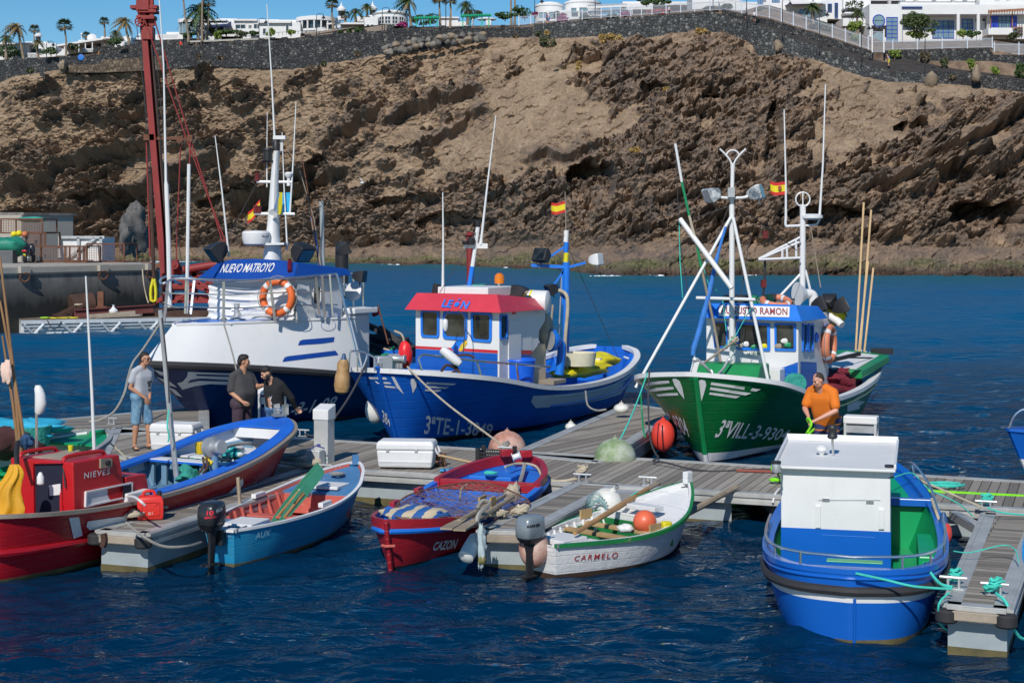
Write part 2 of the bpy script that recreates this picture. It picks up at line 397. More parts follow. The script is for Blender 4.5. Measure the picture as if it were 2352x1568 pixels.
c=k.mix(c,k.ramp(n2,[(.36,(.034,.034,.015)),(.52,(.11,.112,.036)),(.7,(.26,.24,.11))]),k.math('MULTIPLY',ms,k.ramp(n1,[(.35,.45),(.55,1)])))
c=k.mix(c,k.ramp(n2,[(.4,(.022,.014,.010)),(.65,(.11,.058,.03))]),wt)
k.col(c);k.rough(.88)
hb=k.math('ADD',k.math('MULTIPLY',k.voro(1.1,vo),.5),k.math('MULTIPLY',n2,.8))
b_=k.bump(hb,.8,.30);k.bump(n3,.6,.10,b_)
M_CLIFF=k.m
CLIFF=struct(grid_mesh('cliff',Xc,Yd,Zd,[M_CLIFF],{'rock':rock,'moss':moss,'wet':wet,'hue':.35*idv+.35*idg+.15*ide+.15*patch}))
CLIFF.data.polygons.foreach_set('use_smooth',[False]*len(CLIFF.data.polygons))
k=NT('sea_foam');k.col((.8,.84,.85));k.rough(.7);k.bump(k.noise(9,5),.6,.05);M_FOAM=k.m
fb=MB();rf=random.Random(5)
for(u0_,u1_,n_)in[(340,380,26),(405,445,26),(790,820,9),(880,925,16),(960,990,10),(1030,1060,12),(1150,1180,8),(1370,1430,26),(1700,1745,9),(1490,1530,8)]:
 for _ in range(n_):
  u_=rf.gauss((u0_+u1_)/2,(u1_-u0_)/4);v_=float(np_itp(WATER_V,u_));Y_=F*H/(v_-V0)-3.6-abs(rf.gauss(0,.5))+(0 if u_>500 else-6)
  p=Vector(((u_-U0)*Y_/F,Y_,.0));q_=rf.random()
  fb.ell(p,(.06+.3*q_*q_,.1+.2*q_,.03+.14*q_*rf.random()),7,4)
tag(fb.build('foam',M_FOAM),'white wave foam breaking along the rock shelf','foam',kind='stuff')
k=NT('dry_soil');k.col(k.ramp(k.noise(.8,6,.65),[(.35,(.10,.065,.045)),(.65,(.22,.155,.105))]));k.rough(.9);k.bump(k.noise(5,5),.5,.05);M_SOIL=k.m
WALL_TOP=[(-900,190),(0,138),(161,129),(269,112),(376,105),(632,94),(762,78),(888,71),(1206,63),(1282,51),(1616,27),(1664,36),(1780,70),(1881,100),(1997,118),(2040,118),(2279,112),(2352,126),(3200,190)]
us=np.arange(-800,3150,12.0);y0=np_itp(YTOP,us)
GRV=[(-900,184),(0,131),(161,123),(222,118),(269,104),(376,97),(434,87),(632,85),(762,70),(888,62),(1206,56),(1282,43),(1616,19),(1664,18),(1768,37),(1881,71),(1997,109),(2040,108),(2279,103),(2352,114),(3200,170)]
LOWT=[p for p in WALL_TOP if p[0]<2000]+[(2015,150),(2040,190),(2352,218),(3200,300)]
r2=sstep(1690,1770,us)*(1-.55*sstep(1990,2040,us))
RW=[]
for dy,vt,up in[(.9,LOWT,-2),(4.9,LOWT,-1.6),(6.9,GRV,-.3),(9,GRV,0),(14,GRV,.4),(30,GRV,.8),(90,GRV,1.0),(260,GRV,1)]:
 yy=y0+dy;z0=H-(np_itp(vt,us)-V0)*(y0+min(dy,14))/F
 RW.append(((us-U0)*yy/F,yy,z0+up-.5+r2*2.6*min(1,max(0,dy-6.9)/10)))
struct(grid_mesh('terrace_ground',np.array([r_[0]for r_ in RW]),np.array([r_[1]for r_ in RW]),np.array([r_[2]for r_ in RW]),[M_SOIL]))
bpy.context.view_layer.update()
def cliff_hit(u,v,fallbackY=240):
 d=Vector(((u-U0)/F,1,-(v-V0)/F)).normalized()
 ok,loc,nor,_=CLIFF.ray_cast(Vector((0,0,H)),d)
 return loc.copy()if ok else P(u,v,fallbackY)
k=NT('black_stone');vo=k.coord()
vd=k.voro(2.3,vo,'DISTANCE_TO_EDGE');vc=k.voro(2.3,vo,'F1','Color')
sx=k.n('ShaderNodeSeparateColor');k.l(vc,sx.inputs[0])
c=k.ramp(sx.outputs[0],[(.0,(.022,.023,.026)),(.6,(.050,.052,.056)),(.9,(.095,.093,.09)),(1,(.17,.165,.15))])
c=k.mix((.010,.010,.010),c,k.ramp(vd,[(.02,0),(.10,1)]));k.col(c);k.rough(.85)
k.bump(k.ramp(vd,[(0,0),(.18,1)]),.8,.12);M_BLACKSTONE=k.m
k=NT('grey_stone');vo=k.coord()
vd=k.voro(2.1,vo,'DISTANCE_TO_EDGE');vc=k.voro(2.1,vo,'F1','Color')
sx=k.n('ShaderNodeSeparateColor');k.l(vc,sx.inputs[0])
c=k.ramp(sx.outputs[0],[(.0,(.030,.034,.038)),(.5,(.065,.071,.076)),(.85,(.115,.12,.12)),(1,(.22,.22,.21))])
c=k.mix((.016,.016,.016),c,k.ramp(vd,[(.02,0),(.09,1)]))
c=k.mix(c,(.45,.45,.42),k.ramp(k.noise(1,6,.7,k.coord('Object',(1.2,1.2,.25))),[(.64,0),(.72,.55)]));k.col(c);k.rough(.85)
k.bump(k.ramp(vd,[(0,0),(.18,1)]),.8,.12);M_GREYSTONE=k.m
k=NT('tan_stone');vo=k.coord();vd=k.voro(1.8,vo,'DISTANCE_TO_EDGE');vc=k.voro(1.8,vo,'F1','Color')
sx=k.n('ShaderNodeSeparateColor');k.l(vc,sx.inputs[0])
k.col(k.mix((.05,.035,.025),k.ramp(sx.outputs[0],[(0,(.06,.042,.028)),(1,(.20,.15,.10))]),k.ramp(vd,[(.02,0),(.12,1)])));k.rough(.9);k.bump(vd,.8,.2);M_TANSTONE=k.m
M_WHITE=paint('whitewash',(.80,.80,.78),.75,.05,bump=.1,scale=1.5)
M_WHITE2=paint('cream_render',(.66,.62,.54),.8,.06,bump=.1)
M_WIN=None
k=NT('window_glass');k.col((.035,.05,.06)).rough(.06);k.b.inputs['Specular IOR Level'].default_value=.7;M_WIN=k.m
k=NT('pale_blue_glass');k.col(k.mix((.10,.19,.24),(.26,.36,.40),k.noise(.6,2))).rough(.08);M_GLASSB=k.m
M_BLUEFR=paint('blue_frame',(.02,.05,.38),.4)
M_GREENFR=paint('green_timber',(.0,.30,.15),.5)
M_GREYFENCE=paint('grey_fence_metal',(.42,.45,.50),.45,.08)
M_IRON=paint('dark_iron',(.015,.017,.02),.45)
M_TRUNK=paint('palm_trunk',(.20,.155,.11),.85,.35,bump=.5,scale=3)
M_BARK=paint('bark',(.10,.075,.05),.9,.3,bump=.5)
def leafmat(name,a,b):
 k=NT(name);k.col(k.mix(a,b,k.noise(.9,4,.7)));k.rough(.6);k.b.inputs['Transmission Weight'].default_value=0
 return k.m
M_PALM=leafmat('palm_green',(.018,.045,.012),(.075,.11,.025));M_PALMDRY=leafmat('palm_dry',(.16,.11,.04),(.26,.19,.08))
M_HEDGE=leafmat('hedge_green',(.012,.04,.006),(.06,.11,.02));M_OLIVE=leafmat('olive_green',(.03,.045,.015),(.10,.11,.045))
M_CACT=leafmat('cactus_green',(.10,.17,.02),(.24,.30,.05));M_DRYB=leafmat('dry_bush',(.06,.045,.025),(.16,.115,.06));M_STRAW=leafmat('straw_grass',(.30,.19,.05),(.45,.31,.11))
M_BOUG=leafmat('bougainvillea',(.22,.01,.07),(.40,.03,.20));M_REDFL=leafmat('red_flowers',(.40,.02,.03),(.45,.08,.06));M_WILLOW=leafmat('willow_green',(.025,.05,.012),(.09,.12,.035))
def stone_wall(name,label,tops,bots,off,m,thick=.9,step=9,merlons=(),drop=9):
 mb=MB();us=list(np.arange(tops[0][0],tops[-1][0],step))+[tops[-1][0]];rings=[]
 for u in us:
  Y=ytop(u)+off;a=P(u,np_itp(tops,u),Y);b=P(u,np_itp(bots,u)+drop,Y);dn=Vector((0,thick,0))
  rings.append([b,a,a+dn,b+dn])
 mb.loft(rings)
 for(ua,ub,hv)in merlons:
  Y=ytop(ua)+off-.12;va=np_itp(tops,ua)
  p=P(ua,va,Y);q=P(ub,np_itp(tops,ub),Y);hh=hv*Y/F
  mb.obox(p-Vector((0,0,.3)),q-p,(0,1.1,0),(0,0,hh+.3))
 return tag(mb.build(name,m,smooth=False),label,'stone wall')
stone_wall('stone_wall','low black stone wall on the slope below the left palms',[(-700,160),(0,138),(161,129),(323,121),(374,117)],[(-700,230),(0,190),(32,176),(374,152)],0,M_BLACKSTONE)
stone_wall('stone_wall','upper black stone terrace wall beneath the white porch house',[(223,111),(269,108),(298,103),(340,93),(420,90),(434,88)],[(223,122),(434,110)],4.5,M_BLACKSTONE,merlons=[(268,274,4),(223,230,3)])
stone_wall('stone_wall','tall black stone retaining wall with square merlons, below the white bungalows',[(375,107),(435,105),(540,96),(632,93),(762,78),(888,70)],[(375,152),(457,143),(618,149),(682,150),(811,133),(888,117)],-.4,M_BLACKSTONE,merlons=[(432,438,4),(482,495,4),(538,551,4),(593,606,5),(646,659,5),(699,713,5),(764,777,5),(828,841,4)])
stone_wall('stone_wall','black stone wall behind the row of boulders and below the green pergolas',[(888,66),(1206,63),(1225,62)],[(888,117),(1112,82),(1225,83)],-.6,M_BLACKSTONE,merlons=[(888,905,9),(940,955,6),(1010,1022,6),(1065,1074,5),(1150,1160,6)])
stone_wall('stone_wall','grey weathered stone wall carrying the long metal fence',[(1226,57),(1282,51),(1400,43),(1500,36),(1616,27),(1642,28)],[(1226,84),(1382,79),(1479,84),(1578,68),(1642,73)],-.8,M_GREYSTONE)
stone_wall('stone_wall','stepped dark stone parapet on the seaward side of the descending ramp',[(1643,29),(1664,36),(1720,54),(1790,72),(1791,79),(1835,90),(1836,95),(1881,106),(1882,111),(1960,133),(1961,139),(2016,156),(2042,164),(2136,168)],[(1643,73),(1700,80),(1731,99),(1737,122),(1787,122),(1871,130),(1975,168),(2037,184),(2136,189)],-.9,M_GREYSTONE)
stone_wall('stone_wall','curved black stone wall at the foot of the cactus garden',[(2137,163),(2200,166),(2352,185),(3000,260)],[(2137,189),(2204,191),(2352,208),(3000,290)],-1.0,M_BLACKSTONE)
stone_wall('stone_wall','dark inner wall of the ramp under the sloping fence',[(1660,24),(1768,44),(1881,79),(1943,99),(2003,118)],[(1660,60),(2003,160)],4.2,M_BLACKSTONE)
stone_wall('stone_wall','upper black stone wall below the blue and white hotel fence',[(2030,117),(2255,111),(2279,111),(2280,126),(2352,127),(3000,140)],[(2030,160),(2352,180),(3000,220)],6.5,M_BLACKSTONE)
stone_wall('stone_wall','tan rubble stone wall on the slope under the black wall',[(148,150),(228,148),(231,138),(300,134),(375,128)],[(148,158),(231,158),(375,152)],-1.4,M_TANSTONE,thick=.8)
k=NT('ramp_stone');k.col(k.ramp(k.noise(1.2,6,.7),[(.35,(.02,.018,.017)),(.65,(.055,.045,.04))]));k.rough(.9);k.bump(k.noise(3,5,.7),.7,.1);M_RAMP=k.m
def strip(name,tops,bots,o0,o1,m,n=30):
 us=np.linspace(tops[0][0],tops[-1][0],n);A_=[P(u,np_itp(bots,u),ytop(u)+o0)for u in us];B_=[P(u,np_itp(tops,u),ytop(u)+o1)for u in us]
 X_=np.array([[p.x for p in A_],[p.x for p in B_]]);Y_=np.array([[p.y for p in A_],[p.y for p in B_]]);Z_=np.array([[p.z for p in A_],[p.z for p in B_]])
 return struct(grid_mesh(name,X_,Y_,Z_,[m]))
strip('garden_slope',[(2040,127),(2100,139),(2190,158),(2352,177),(3000,230)],[(2040,167),(2137,167),(2200,170),(2352,189),(3000,264)],-.1,6.4,M_RAMP)
strip('ramp_path',[(1643,30),(1768,60),(1881,97),(2003,136),(2140,165)],[(1643,38),(1720,64),(1881,117),(2042,172),(2140,176)],-.1,4.2,M_RAMP)
def fence(name,label,rail,posts,off,hv,m=M_GREYFENCE):
 r_=thing(name,label,'fence',P(rail[0][0],rail[0][1],ytop(rail[0][0])+off))
 bars=MB();u=rail[0][0]
 while u<rail[-1][0]:
  Y=ytop(u)+off;a=P(u,np_itp(rail,u),Y);hh=hv*Y/F;bars.tube([a+Vector((0,0,.12)),a+Vector((0,0,hh))],.022,4,caps=False);u+=2.1
 us=list(np.arange(rail[0][0],rail[-1][0],15))+[rail[-1][0]]
 for zf in(.12,.88):bars.tube([P(u,np_itp(rail,u),ytop(u)+off)+Vector((0,0,hv*zf*ytop(u)/F))for u in us],.035,4)
 bars.build('railing',m,r_)
 for u in posts:
  Y=ytop(u)+off;p=P(u,np_itp(rail,u),Y);pm=MB();pm.box(p+Vector((0,0,hv*Y/F*.55)),(.14,.14,hv*1.1*Y/F));pm.build('post',m,r_,smooth=False)
 return r_
fence('metal_fence','grey bar fence running along the grey stone wall past the flowers',[(1191,60),(1282,50),(1616,26),(1660,25)],[1191+.2688*x for x in(3,105,212,320,430,545,705,790,870,960,1050,1140,1260,1385,1505,1635)],.4,22)
fence('metal_fence','grey bar fence sloping down beside the ramp to the hotel gate',[(1661,24),(1768,43),(1881,78),(1943,98),(2001,117)],[1720+.2688*x for x in(-62,65,175,278,380,490,600,712,825,950,1020)],4.6,30)
fence('metal_fence','pale grey fence on the black wall in front of the hotel garden',[(2030,117),(2255,111),(2279,111)],[1720+.2688*x for x in(1150,1230,1440,1652,1866,2080)],6.9,24)
fence('metal_fence','short lower fence section beside the hotel balcony stair',[(2281,126),(2420,128)],[2284,2340,2398],6.9,27)
gt=thing('metal_gate','tall white barred gate between the ramp fence and the garden fence','gate',P(2004,118,242))
gm=MB()
for i in range(13):a=P(2003+2.1*i,120,ytop(2010)+4.6);gm.tube([a,a+Vector((0,0,3.2))],.02,4)
for z in(.1,1.6,3.1):gm.tube([P(2003,120,ytop(2010)+4.6)+Vector((0,0,z)),P(2029,120,ytop(2010)+4.6)+Vector((0,0,z))],.035,4)
gm.build('gate_bars',M_GREYFENCE,gt)
for u in(2003,2030):q=MB();q.box(P(u,120,ytop(2010)+4.6)+Vector((0,0,1.7)),(.2,.2,3.6));q.build('post',M_WHITE,gt)
def lamp(ub,vb,vt,off,label,flip=1):
 Y=ytop(ub)+off;b=P(ub,vb,Y);h=(vb-vt)*Y/F
 r_=thing('street_lamp',label,'street lamp',b,group='black lamps along the cliff-top walk')
 p=MB();p.tube([b-Vector((0,0,.5)),b+Vector((0,0,h*.5)),b+Vector((0,0,h))],[.09,.07,.05],6)
 arc=[b+Vector((flip*.75*(1-math.cos(t))*.5*1.6,0,h+.25*math.sin(t)-.02))for t in np.linspace(0,3.0,7)];p.tube(arc,.045,5);p.build('pole',M_IRON,r_)
 e=arc[-1];l_=MB();l_.lathe([(.05,0),(.09,-.15),(.14,-.25),(.36,-.5),(.40,-.55),(.05,-.56)],e,10);l_.build('lamp_shade',M_IRON,r_)
 g=MB();g.lathe([(.16,-.57),(.15,-.7),(.06,-.78)],e,8);g.build('bulb',M_WHITE,r_)
for a in[(107,137,98,1,'black bell lamp in front of the leftmost white villa'),(236,122,92,1,'short black lamp beside the clipped hedge of the porch house'),(595,93,46,1,'black bell lamp at the white balustrade of the long bungalow'),(727,84,35,1,'black bell lamp before the round columned porch'),(878,71,21,1,'black bell lamp before the round domed house'),(1024,62,-6,1,'tall black lamp between the two palms by the green pergola'),(1228,55,-2,1,'black bell lamp at the start of the long grey fence'),(1367,46,-14,.5,'black lamp pole in front of the white slatted pergola'),(1506,36,-25,.5,'black lamp pole near the red flowers'),(1638,28,-30,1,'black lamp pole at the top corner of the grey wall'),(1715,52,-20,-1,'black lamp pole beside the walkers on the ramp'),(1797,79,3,-.1,'black bell lamp on the upper ramp'),(1882,110,28,-.1,'black bell lamp halfway down the ramp'),(1978,142,59,-.1,'black bell lamp on the lower ramp by the gate'),(2125,167,71,-.1,'black bell lamp in front of the hotel garden cacti')]:
 lamp(a[0],a[1],a[2],-1.6 if a[0]>1700 else 1.6,a[4],1)
def leaves(mb,c,rad,n,sz,rnd,m=0,shell=.35,flat=1.0):
 c=Vector(c)
 for _ in range(n):
  while True:
   d=Vector((rnd.uniform(-1,1),rnd.uniform(-1,1),rnd.uniform(-1,1)))
   if.02<d.length<1:break
  d=d.normalized()*(d.length**shell)
  p=c+Vector((d.x*rad[0],d.y*rad[1],d.z*rad[2]))
  a=Vector((rnd.gauss(0,1),rnd.gauss(0,1),rnd.gauss(0,1)*flat)).normalized();b=a.cross(Vector((rnd.gauss(0,1),rnd.gauss(0,1),rnd.gauss(0,1)))).normalized()
  s_=sz*rnd.uniform(.6,1.4);mb.add([p-a*s_,p+b*s_*.5,p+a*s_,p-b*s_*.5],[(0,1,2,3)],m)
def bush(name,label,cat,clumps,m,sz=.22,dens=60,stem=None,group=None,seed=1):
 rnd=random.Random(seed);mb=MB()
 for(c,rd)in clumps:leaves(mb,c,rd,int(dens*max(.5,(rd[0]*rd[2])**.8)*3),sz,rnd)
 c0=clumps[0][0]
 r_=thing(name,label,cat,(c0[0],c0[1],c0[2]-clumps[0][1][2]),group=group)
 mb.build('foliage',m,r_,smooth=False,recalc=False)
 st=MB();b=Vector((c0[0],c0[1],c0[2]-clumps[0][1][2]-.4));st.tube([b,Vector(c0)],[.12,.05],5);st.build('stem',M_BARK,r_)
 return r_
def pbush(name,label,u,v,Y,ru,rv,m,cat='bush',lumps=4,sz=.22,dens=60,seed=1):
 rnd=random.Random(seed+int(u));k_=Y/F;c=P(u,v,Y);cl=[(c,(ru*k_*.7,ru*k_*.55,rv*k_*.85))]
 for _ in range(lumps):cl.append((c+Vector((rnd.uniform(-.8,.8)*ru*k_,rnd.uniform(-.4,.4)*ru*k_,rnd.uniform(-.5,.7)*rv*k_)),(ru*k_*rnd.uniform(.25,.5),ru*k_*.4,rv*k_*rnd.uniform(.3,.5))))
 return bush(name,label,cat,cl,m,sz,dens,seed=seed)
def palm(ub,vb,vc,Y,label,kind='fan',rv=20,lean=0,seed=0,dry=0,wind=0):
 rnd=random.Random(seed*31+int(ub));k_=Y/F;b=P(ub,vb,Y);t=P(ub+lean,vc,Y);Rr=rv*k_
 r_=thing('palm_tree',label,'palm tree',b)
 mid=(b+t)/2+Vector((rnd.uniform(-.15,.15),0,0));tr=MB();rad=.20 if kind=='fan' else.24
 tr.tube([b-Vector((0,0,1)),b,mid,t],[rad*1.3,rad*1.1,rad*.8,rad*.75],7);tr.build('trunk',M_TRUNK,r_)
 mb=MB();n=30 if kind=='fan' else 24
 for i in range(n):
  az=i*2.4+rnd.uniform(-.3,.3);el=math.asin(max(-1,min(1,-0.55+1.5*(i+.5)/n)))if kind=='fan' else R(75-95*(1-(i+.5)/n)**.8)
  mi=1 if(rnd.random()<dry or(i<n*.2 and kind=='fan'))else 0
  d=Vector((math.cos(az)*math.cos(el)+wind*.8,math.sin(az)*math.cos(el),math.sin(el))).normalized()
  if kind=='fan':
   st=Rr*.5;c=t+d*st;sd=d.cross(Vector((0,0,1))).normalized()if abs(d.z)<.95 else Vector((1,0,0));up=sd.cross(d)
   mb.add([t,t+sd*.03,c+sd*.03,c],[(0,1,2,3)],mi)
   for j in range(9):
    a=R(-80+20*j);q=(d*math.cos(a)+sd*math.sin(a)+up*rnd.uniform(-.2,.25));e=c+q.normalized()*Rr*.55*rnd.uniform(.85,1.1)+Vector((0,0,-.10*Rr))
    q2=(d*math.cos(a+.2)+sd*math.sin(a+.2));q3=(d*math.cos(a-.2)+sd*math.sin(a-.2))
    mb.add([c,c+q2*Rr*.28,e,c+q3*Rr*.28],[(0,1,2,3)],mi)
  else:
   p=t.copy();v=d*Rr/7;sd=d.cross(Vector((0,0,1)))
   sd=sd.normalized()if sd.length>.1 else Vector((1,0,0))
   for j in range(9):
    q=p+v;L_=Rr*.24*math.sin(math.pi*min(1,.18+j/9.5))
    for s_ in(-1,1):
     tip=p+sd*s_*L_+v*1.0-Vector((0,0,L_*.55));mb.add([p,q,tip],[(0,1,2)],mi)
     tip=(p+q)/2+sd*s_*L_*.9+v*1.3-Vector((0,0,L_*.25));mb.add([(p+q)/2,q,tip],[(0,1,2)],mi)
    p=q;v=v+Vector((wind*Rr*.02,0,-Rr*.028))
 mb.build('crown',[M_PALMDRY if dry>.5 else M_PALM,M_PALMDRY],r_,smooth=False,recalc=False)
 return r_
for a in[(152,127,60,278,'tall green fan palm before the porch house roof','fan',22,-4),(54,133,64,282,'windblown brown feather palm left of the cupola villa','feather',28,-14,3,.8,-.5),(80,112,68,290,'fan palm behind the small onion cupola','fan',15,-1),(241,92,50,285,'slim fan palm with a hanging skirt of dead leaves, against the sky','fan',14,-2),(296,92,50,280,'bent brown windblown palm left of the red crane mast','feather',27,-8,5,.75,-.45),(198,92,82,288,'low fan palm behind the satellite dish house','fan',12,0),(266,90,76,286,'low spreading palm left of the crane mast, behind the hedge','feather',17,0),(87,126,98,279,'small feather palm on the lawn of the leftmost villa','feather',17,0),(455,82,26,276,'huge date palm with a wide dark crown by the glass room','feather',46,6),(433,84,-18,272,'leaning thin palm trunk in front of the glass room','fan',18,-14),(464,82,-25,272,'tall slim palm whose crown leaves the top of the photo','fan',20,2),(475,80,6,274,'fan palm with drooping dead fronds beside the date palm','fan',19,4),(765,56,10,270,'tall fan palm with yellowing leaves over the round porch','fan',19,-2),(793,46,36,275,'short palm just right of the onion cupola','fan',14,0),(817,46,27,278,'dark palm between the two onion cupolas','feather',19,0),(843,40,16,280,'palm rising behind the domed house cupola','feather',19,0),(944,58,4,264,'windswept palm right of the domed house','feather',28,-6,4,.25,-.5),(1011,54,-3,266,'tall fan palm left of the two by the green pergola','fan',22,-2),(1034,54,0,267,'fan palm right of the two by the green pergola','fan',20,0),(1074,44,11,270,'palm between the two green pergolas','feather',21,-4),(1174,45,-60,275,'bare pole-like palm trunk behind the green hedge','fan',18,0),(1182,45,-70,276,'second bare palm trunk rising close beside another behind the hedge','fan',18,0),(1868,52,16,252,'windblown palm against the white house on the ramp','feather',24,-4,1,.3,.3),(1970,66,30,252,'bushy palm behind the ramp fence','feather',19,0),(14,125,88,280,'ragged pale conifer-like palm at the left edge','feather',19,0,2,.4)]:
 palm(a[0],a[1],a[2],a[3],a[4],a[5],a[6],a[7],*(a[8:9]or[0]),**({'dry':a[9],'wind':a[10]}if len(a)>10 else({'dry':a[9]}if len(a)>9 else{'dry':.12})))
for(u,v,Y,ru,rv,m,lab)in[(18,118,284,34,18,M_HEDGE,'dark rounded bush at the left edge below the palms'),(117,117,277,18,9,M_HEDGE,'green bush on the villa lawn'),(262,97,277,22,9,M_HEDGE,'clipped green hedge at the end of the porch house'),(172,108,279,14,8,M_OLIVE,'olive shrub in front of the porch columns'),(430,82,274,15,7,M_HEDGE,'green hedge at the foot of the leaning palm'),(520,74,276,28,5,M_HEDGE,'long low hedge under the blue awning'),(500,82,274,11,10,M_CACT,'light green cactus clump beside the long hedge'),(556,78,273,11,7,M_OLIVE,'round shrub right of the long hedge'),(582,77,272,10,6,M_HEDGE,'green shrub left of the white balustrade'),(622,75,271,9,9,M_CACT,'spiky cactus by the bungalow wall'),(668,74,270,10,6,M_CACT,'pale cactus bed before the columned porch'),(783,75,268,5,6,M_HEDGE,'small square hedge on the stone wall'),(801,73,268,6,6,M_HEDGE,'second square hedge on the stone wall'),(824,69,268,12,7,M_HEDGE,'larger square hedge on the wall below the domed house'),(972,46,274,34,14,M_HEDGE,'tall dark hedge behind the first green pergola'),(925,58,264,16,6,M_BOUG,'purple bougainvillea below the domed house'),(1085,34,278,20,14,M_OLIVE,'bare brownish tree above the second green pergola'),(1160,36,268,26,10,M_HEDGE,'trimmed green hedge on the black wall'),(1205,30,270,26,14,M_HEDGE,'dense rounded green tree above the trimmed hedge'),(1295,41,262,17,11,M_BOUG,'magenta bougainvillea behind the grey fence'),(1280,34,264,10,9,M_OLIVE,'shrub behind the magenta flowers'),(1230,33,266,6,6,M_BOUG,'small pink flowering shrub at the lamp'),(1436,33,260,14,6,M_BOUG,'pink flowers by the middle of the fence'),(1515,27,258,24,7,M_REDFL,'red flowering bushes behind the fence'),(1485,0,270,22,14,M_HEDGE,'dark green tree over the fence by the white roof'),(1520,4,268,20,10,M_HEDGE,'green hedge beside the dark tree'),(1345,42,262,22,7,M_OLIVE,'mixed pale shrubs behind the fence'),(1410,38,260,14,6,M_OLIVE,'grey green shrubs by the fence'),(1630,22,258,20,8,M_DRYB,'brown dry shrubs at the fence corner'),(1672,16,258,16,8,M_OLIVE,'shrubs behind the corner of the fence'),(1752,24,256,13,7,M_OLIVE,'pale shrub inside the ramp fence'),(1895,62,250,18,12,M_OLIVE,'grey green agave bush behind the ramp fence'),(1868,66,250,14,12,M_DRYB,'reddish twig bush behind the ramp fence'),(1960,62,249,19,15,M_CACT,'yellow green cactus cluster beside the gate'),(1965,88,248,16,12,M_CACT,'lower cactus cluster beside the gate'),(2112,80,250,30,11,M_CACT,'cactus bed under the weeping tree'),(2212,76,250,14,10,M_CACT,'tall cactus clump right of the blue windows'),(2232,78,249,18,9,M_HEDGE,'green bush behind the garden fence'),(2055,124,241,14,9,M_CACT,'bright green cactus row on the garden wall'),(2235,150,236,14,15,M_CACT,'leafy yellow green plant on the garden slope'),(2288,163,234,10,10,M_CACT,'round shrub on the garden slope'),(2345,164,233,15,20,M_HEDGE,'green shrub at the right edge of the garden'),(2168,144,238,8,13,M_OLIVE,'sparse pale plant on the garden slope'),(2124,132,240,10,14,M_DRYB,'dry brown plants under the garden wall'),(2195,178,232,16,8,M_DRYB,'dry grey scrub on the curved wall'),(2330,82,246,18,8,M_OLIVE,'hanging olive bush below the hotel stair')]:
 pbush('bush' if 'tree' not in lab else 'tree',lab,u,v,Y,ru,rv,m,'bush' if 'tree' not in lab else 'tree')
tw=pbush('tree','broad weeping green tree before the hotel facade',2105,52,249,42,26,M_WILLOW,'tree',lumps=9,sz=.2,dens=75)
for(u,v,ru,rv,m,lab)in[(1262,96,20,17,M_OLIVE,'large round scrub bush near the top of the slope'),(1241,80,12,10,M_OLIVE,'smaller scrub bush above the large round one'),(1411,86,24,10,M_STRAW,'tuft of straw coloured grass at the cliff rim'),(1611,72,17,9,M_STRAW,'golden dry grass below the wall corner'),(823,124,9,7,M_DRYB,'brown bush at the foot of the tall black wall'),(745,146,7,5,M_OLIVE,'small grey bush on the bare slope'),(484,148,18,8,M_DRYB,'grey scrub under the black wall near the crane mast'),(70,162,12,7,M_OLIVE,'dark scrub beside the rocks at far left'),(155,158,12,7,M_DRYB,'brown scrub below the tan rubble wall'),(1185,83,9,6,M_DRYB,'brown bush right of the boulder row'),(457,131,5,6,M_DRYB,'rusty weed growing out of the black wall'),(510,133,9,4,M_DRYB,'weeds along the top of the slope'),(1258,76,6,5,M_STRAW,'pale grass beside the small scrub bush'),(1385,90,10,12,M_STRAW,'thin straw stems left of the grass tuft'),(1330,150,8,14,M_STRAW,'straw grass on a ledge of the dark rock'),(1530,205,9,7,M_STRAW,'straw patch in the middle of the cliff'),(1460,345,12,10,M_STRAW,'straw patch right above the arched cave')]:
 p=cliff_hit(u,v+rv*.5);pbush('shrub',lab,u,v,p.y-.2,ru,rv,m,'shrub',lumps=3,sz=.2,dens=70,seed=3)
rb=random.Random(11)
def boulder(p,r,rnd,nn=12):
 mb=MB();mb.ell(p,r,nn,nn*2//3,Matrix.Rotation(rnd.uniform(0,3),3,'Z'));ox=rnd.uniform(0,50)
 for i,q in enumerate(mb.v):
  d=q-Vector(p);s_=.45+1.1*float(fbm(np.array([d.x*1.3/r[0]+ox]),np.array([d.z*1.3/r[2]+d.y/r[1]+ox]),3,3)[0]);s_+=(.22*(float(fbm(np.array([d.x*3.5+d.y*2+ox]),np.array([d.z*3.5+d.y*1.5]),5,3)[0])-.5)if nn>12 else 0);mb.v[i]=Vector(p)+d*s_
 return mb
M_BOUL=[paint('boulder_grey',(.15,.135,.115),.9,.4,bump=.5,scale=2),paint('boulder_tan',(.20,.155,.11),.9,.35,bump=.5,scale=2),paint('boulder_dark',(.09,.085,.08),.9,.4,bump=.5,scale=2)]
for i in range(34):
 f_=(i//2+.5)/17;u=880+f_*235+rb.uniform(-5,5);v=112-f_*34+(i%2)*11+rb.uniform(-2,2)-4*math.sin(f_*3)
 Y=ytop(u)-2.2-(i%2)*1.4;r0=rb.uniform(.42,.72);p=P(u,v,Y)
 tag(boulder(p,(r0*1.15,r0,r0*.9),rb).build('boulder',M_BOUL[i%7%3]),'rounded grey and tan boulder in the row piled below the black wall','boulder','boulders piled below the black wall')
for(u,v,r0,lab)in[(2137,184,1.1,'tall tan boulder standing on the slope below the curved wall'),(2243,172,1.0,'grey upright boulder at the foot of the garden'),(1787,106,.8,'brown rock jutting up at the ridge below the ramp'),(143,152,.9,'squared rock on the end of the rubble wall')]:
 tag(boulder(P(u,v,ytop(u)-2.5),(r0*.8,r0*.7,r0*1.15),rb).build('boulder',M_BOUL[1]),lab,'boulder')
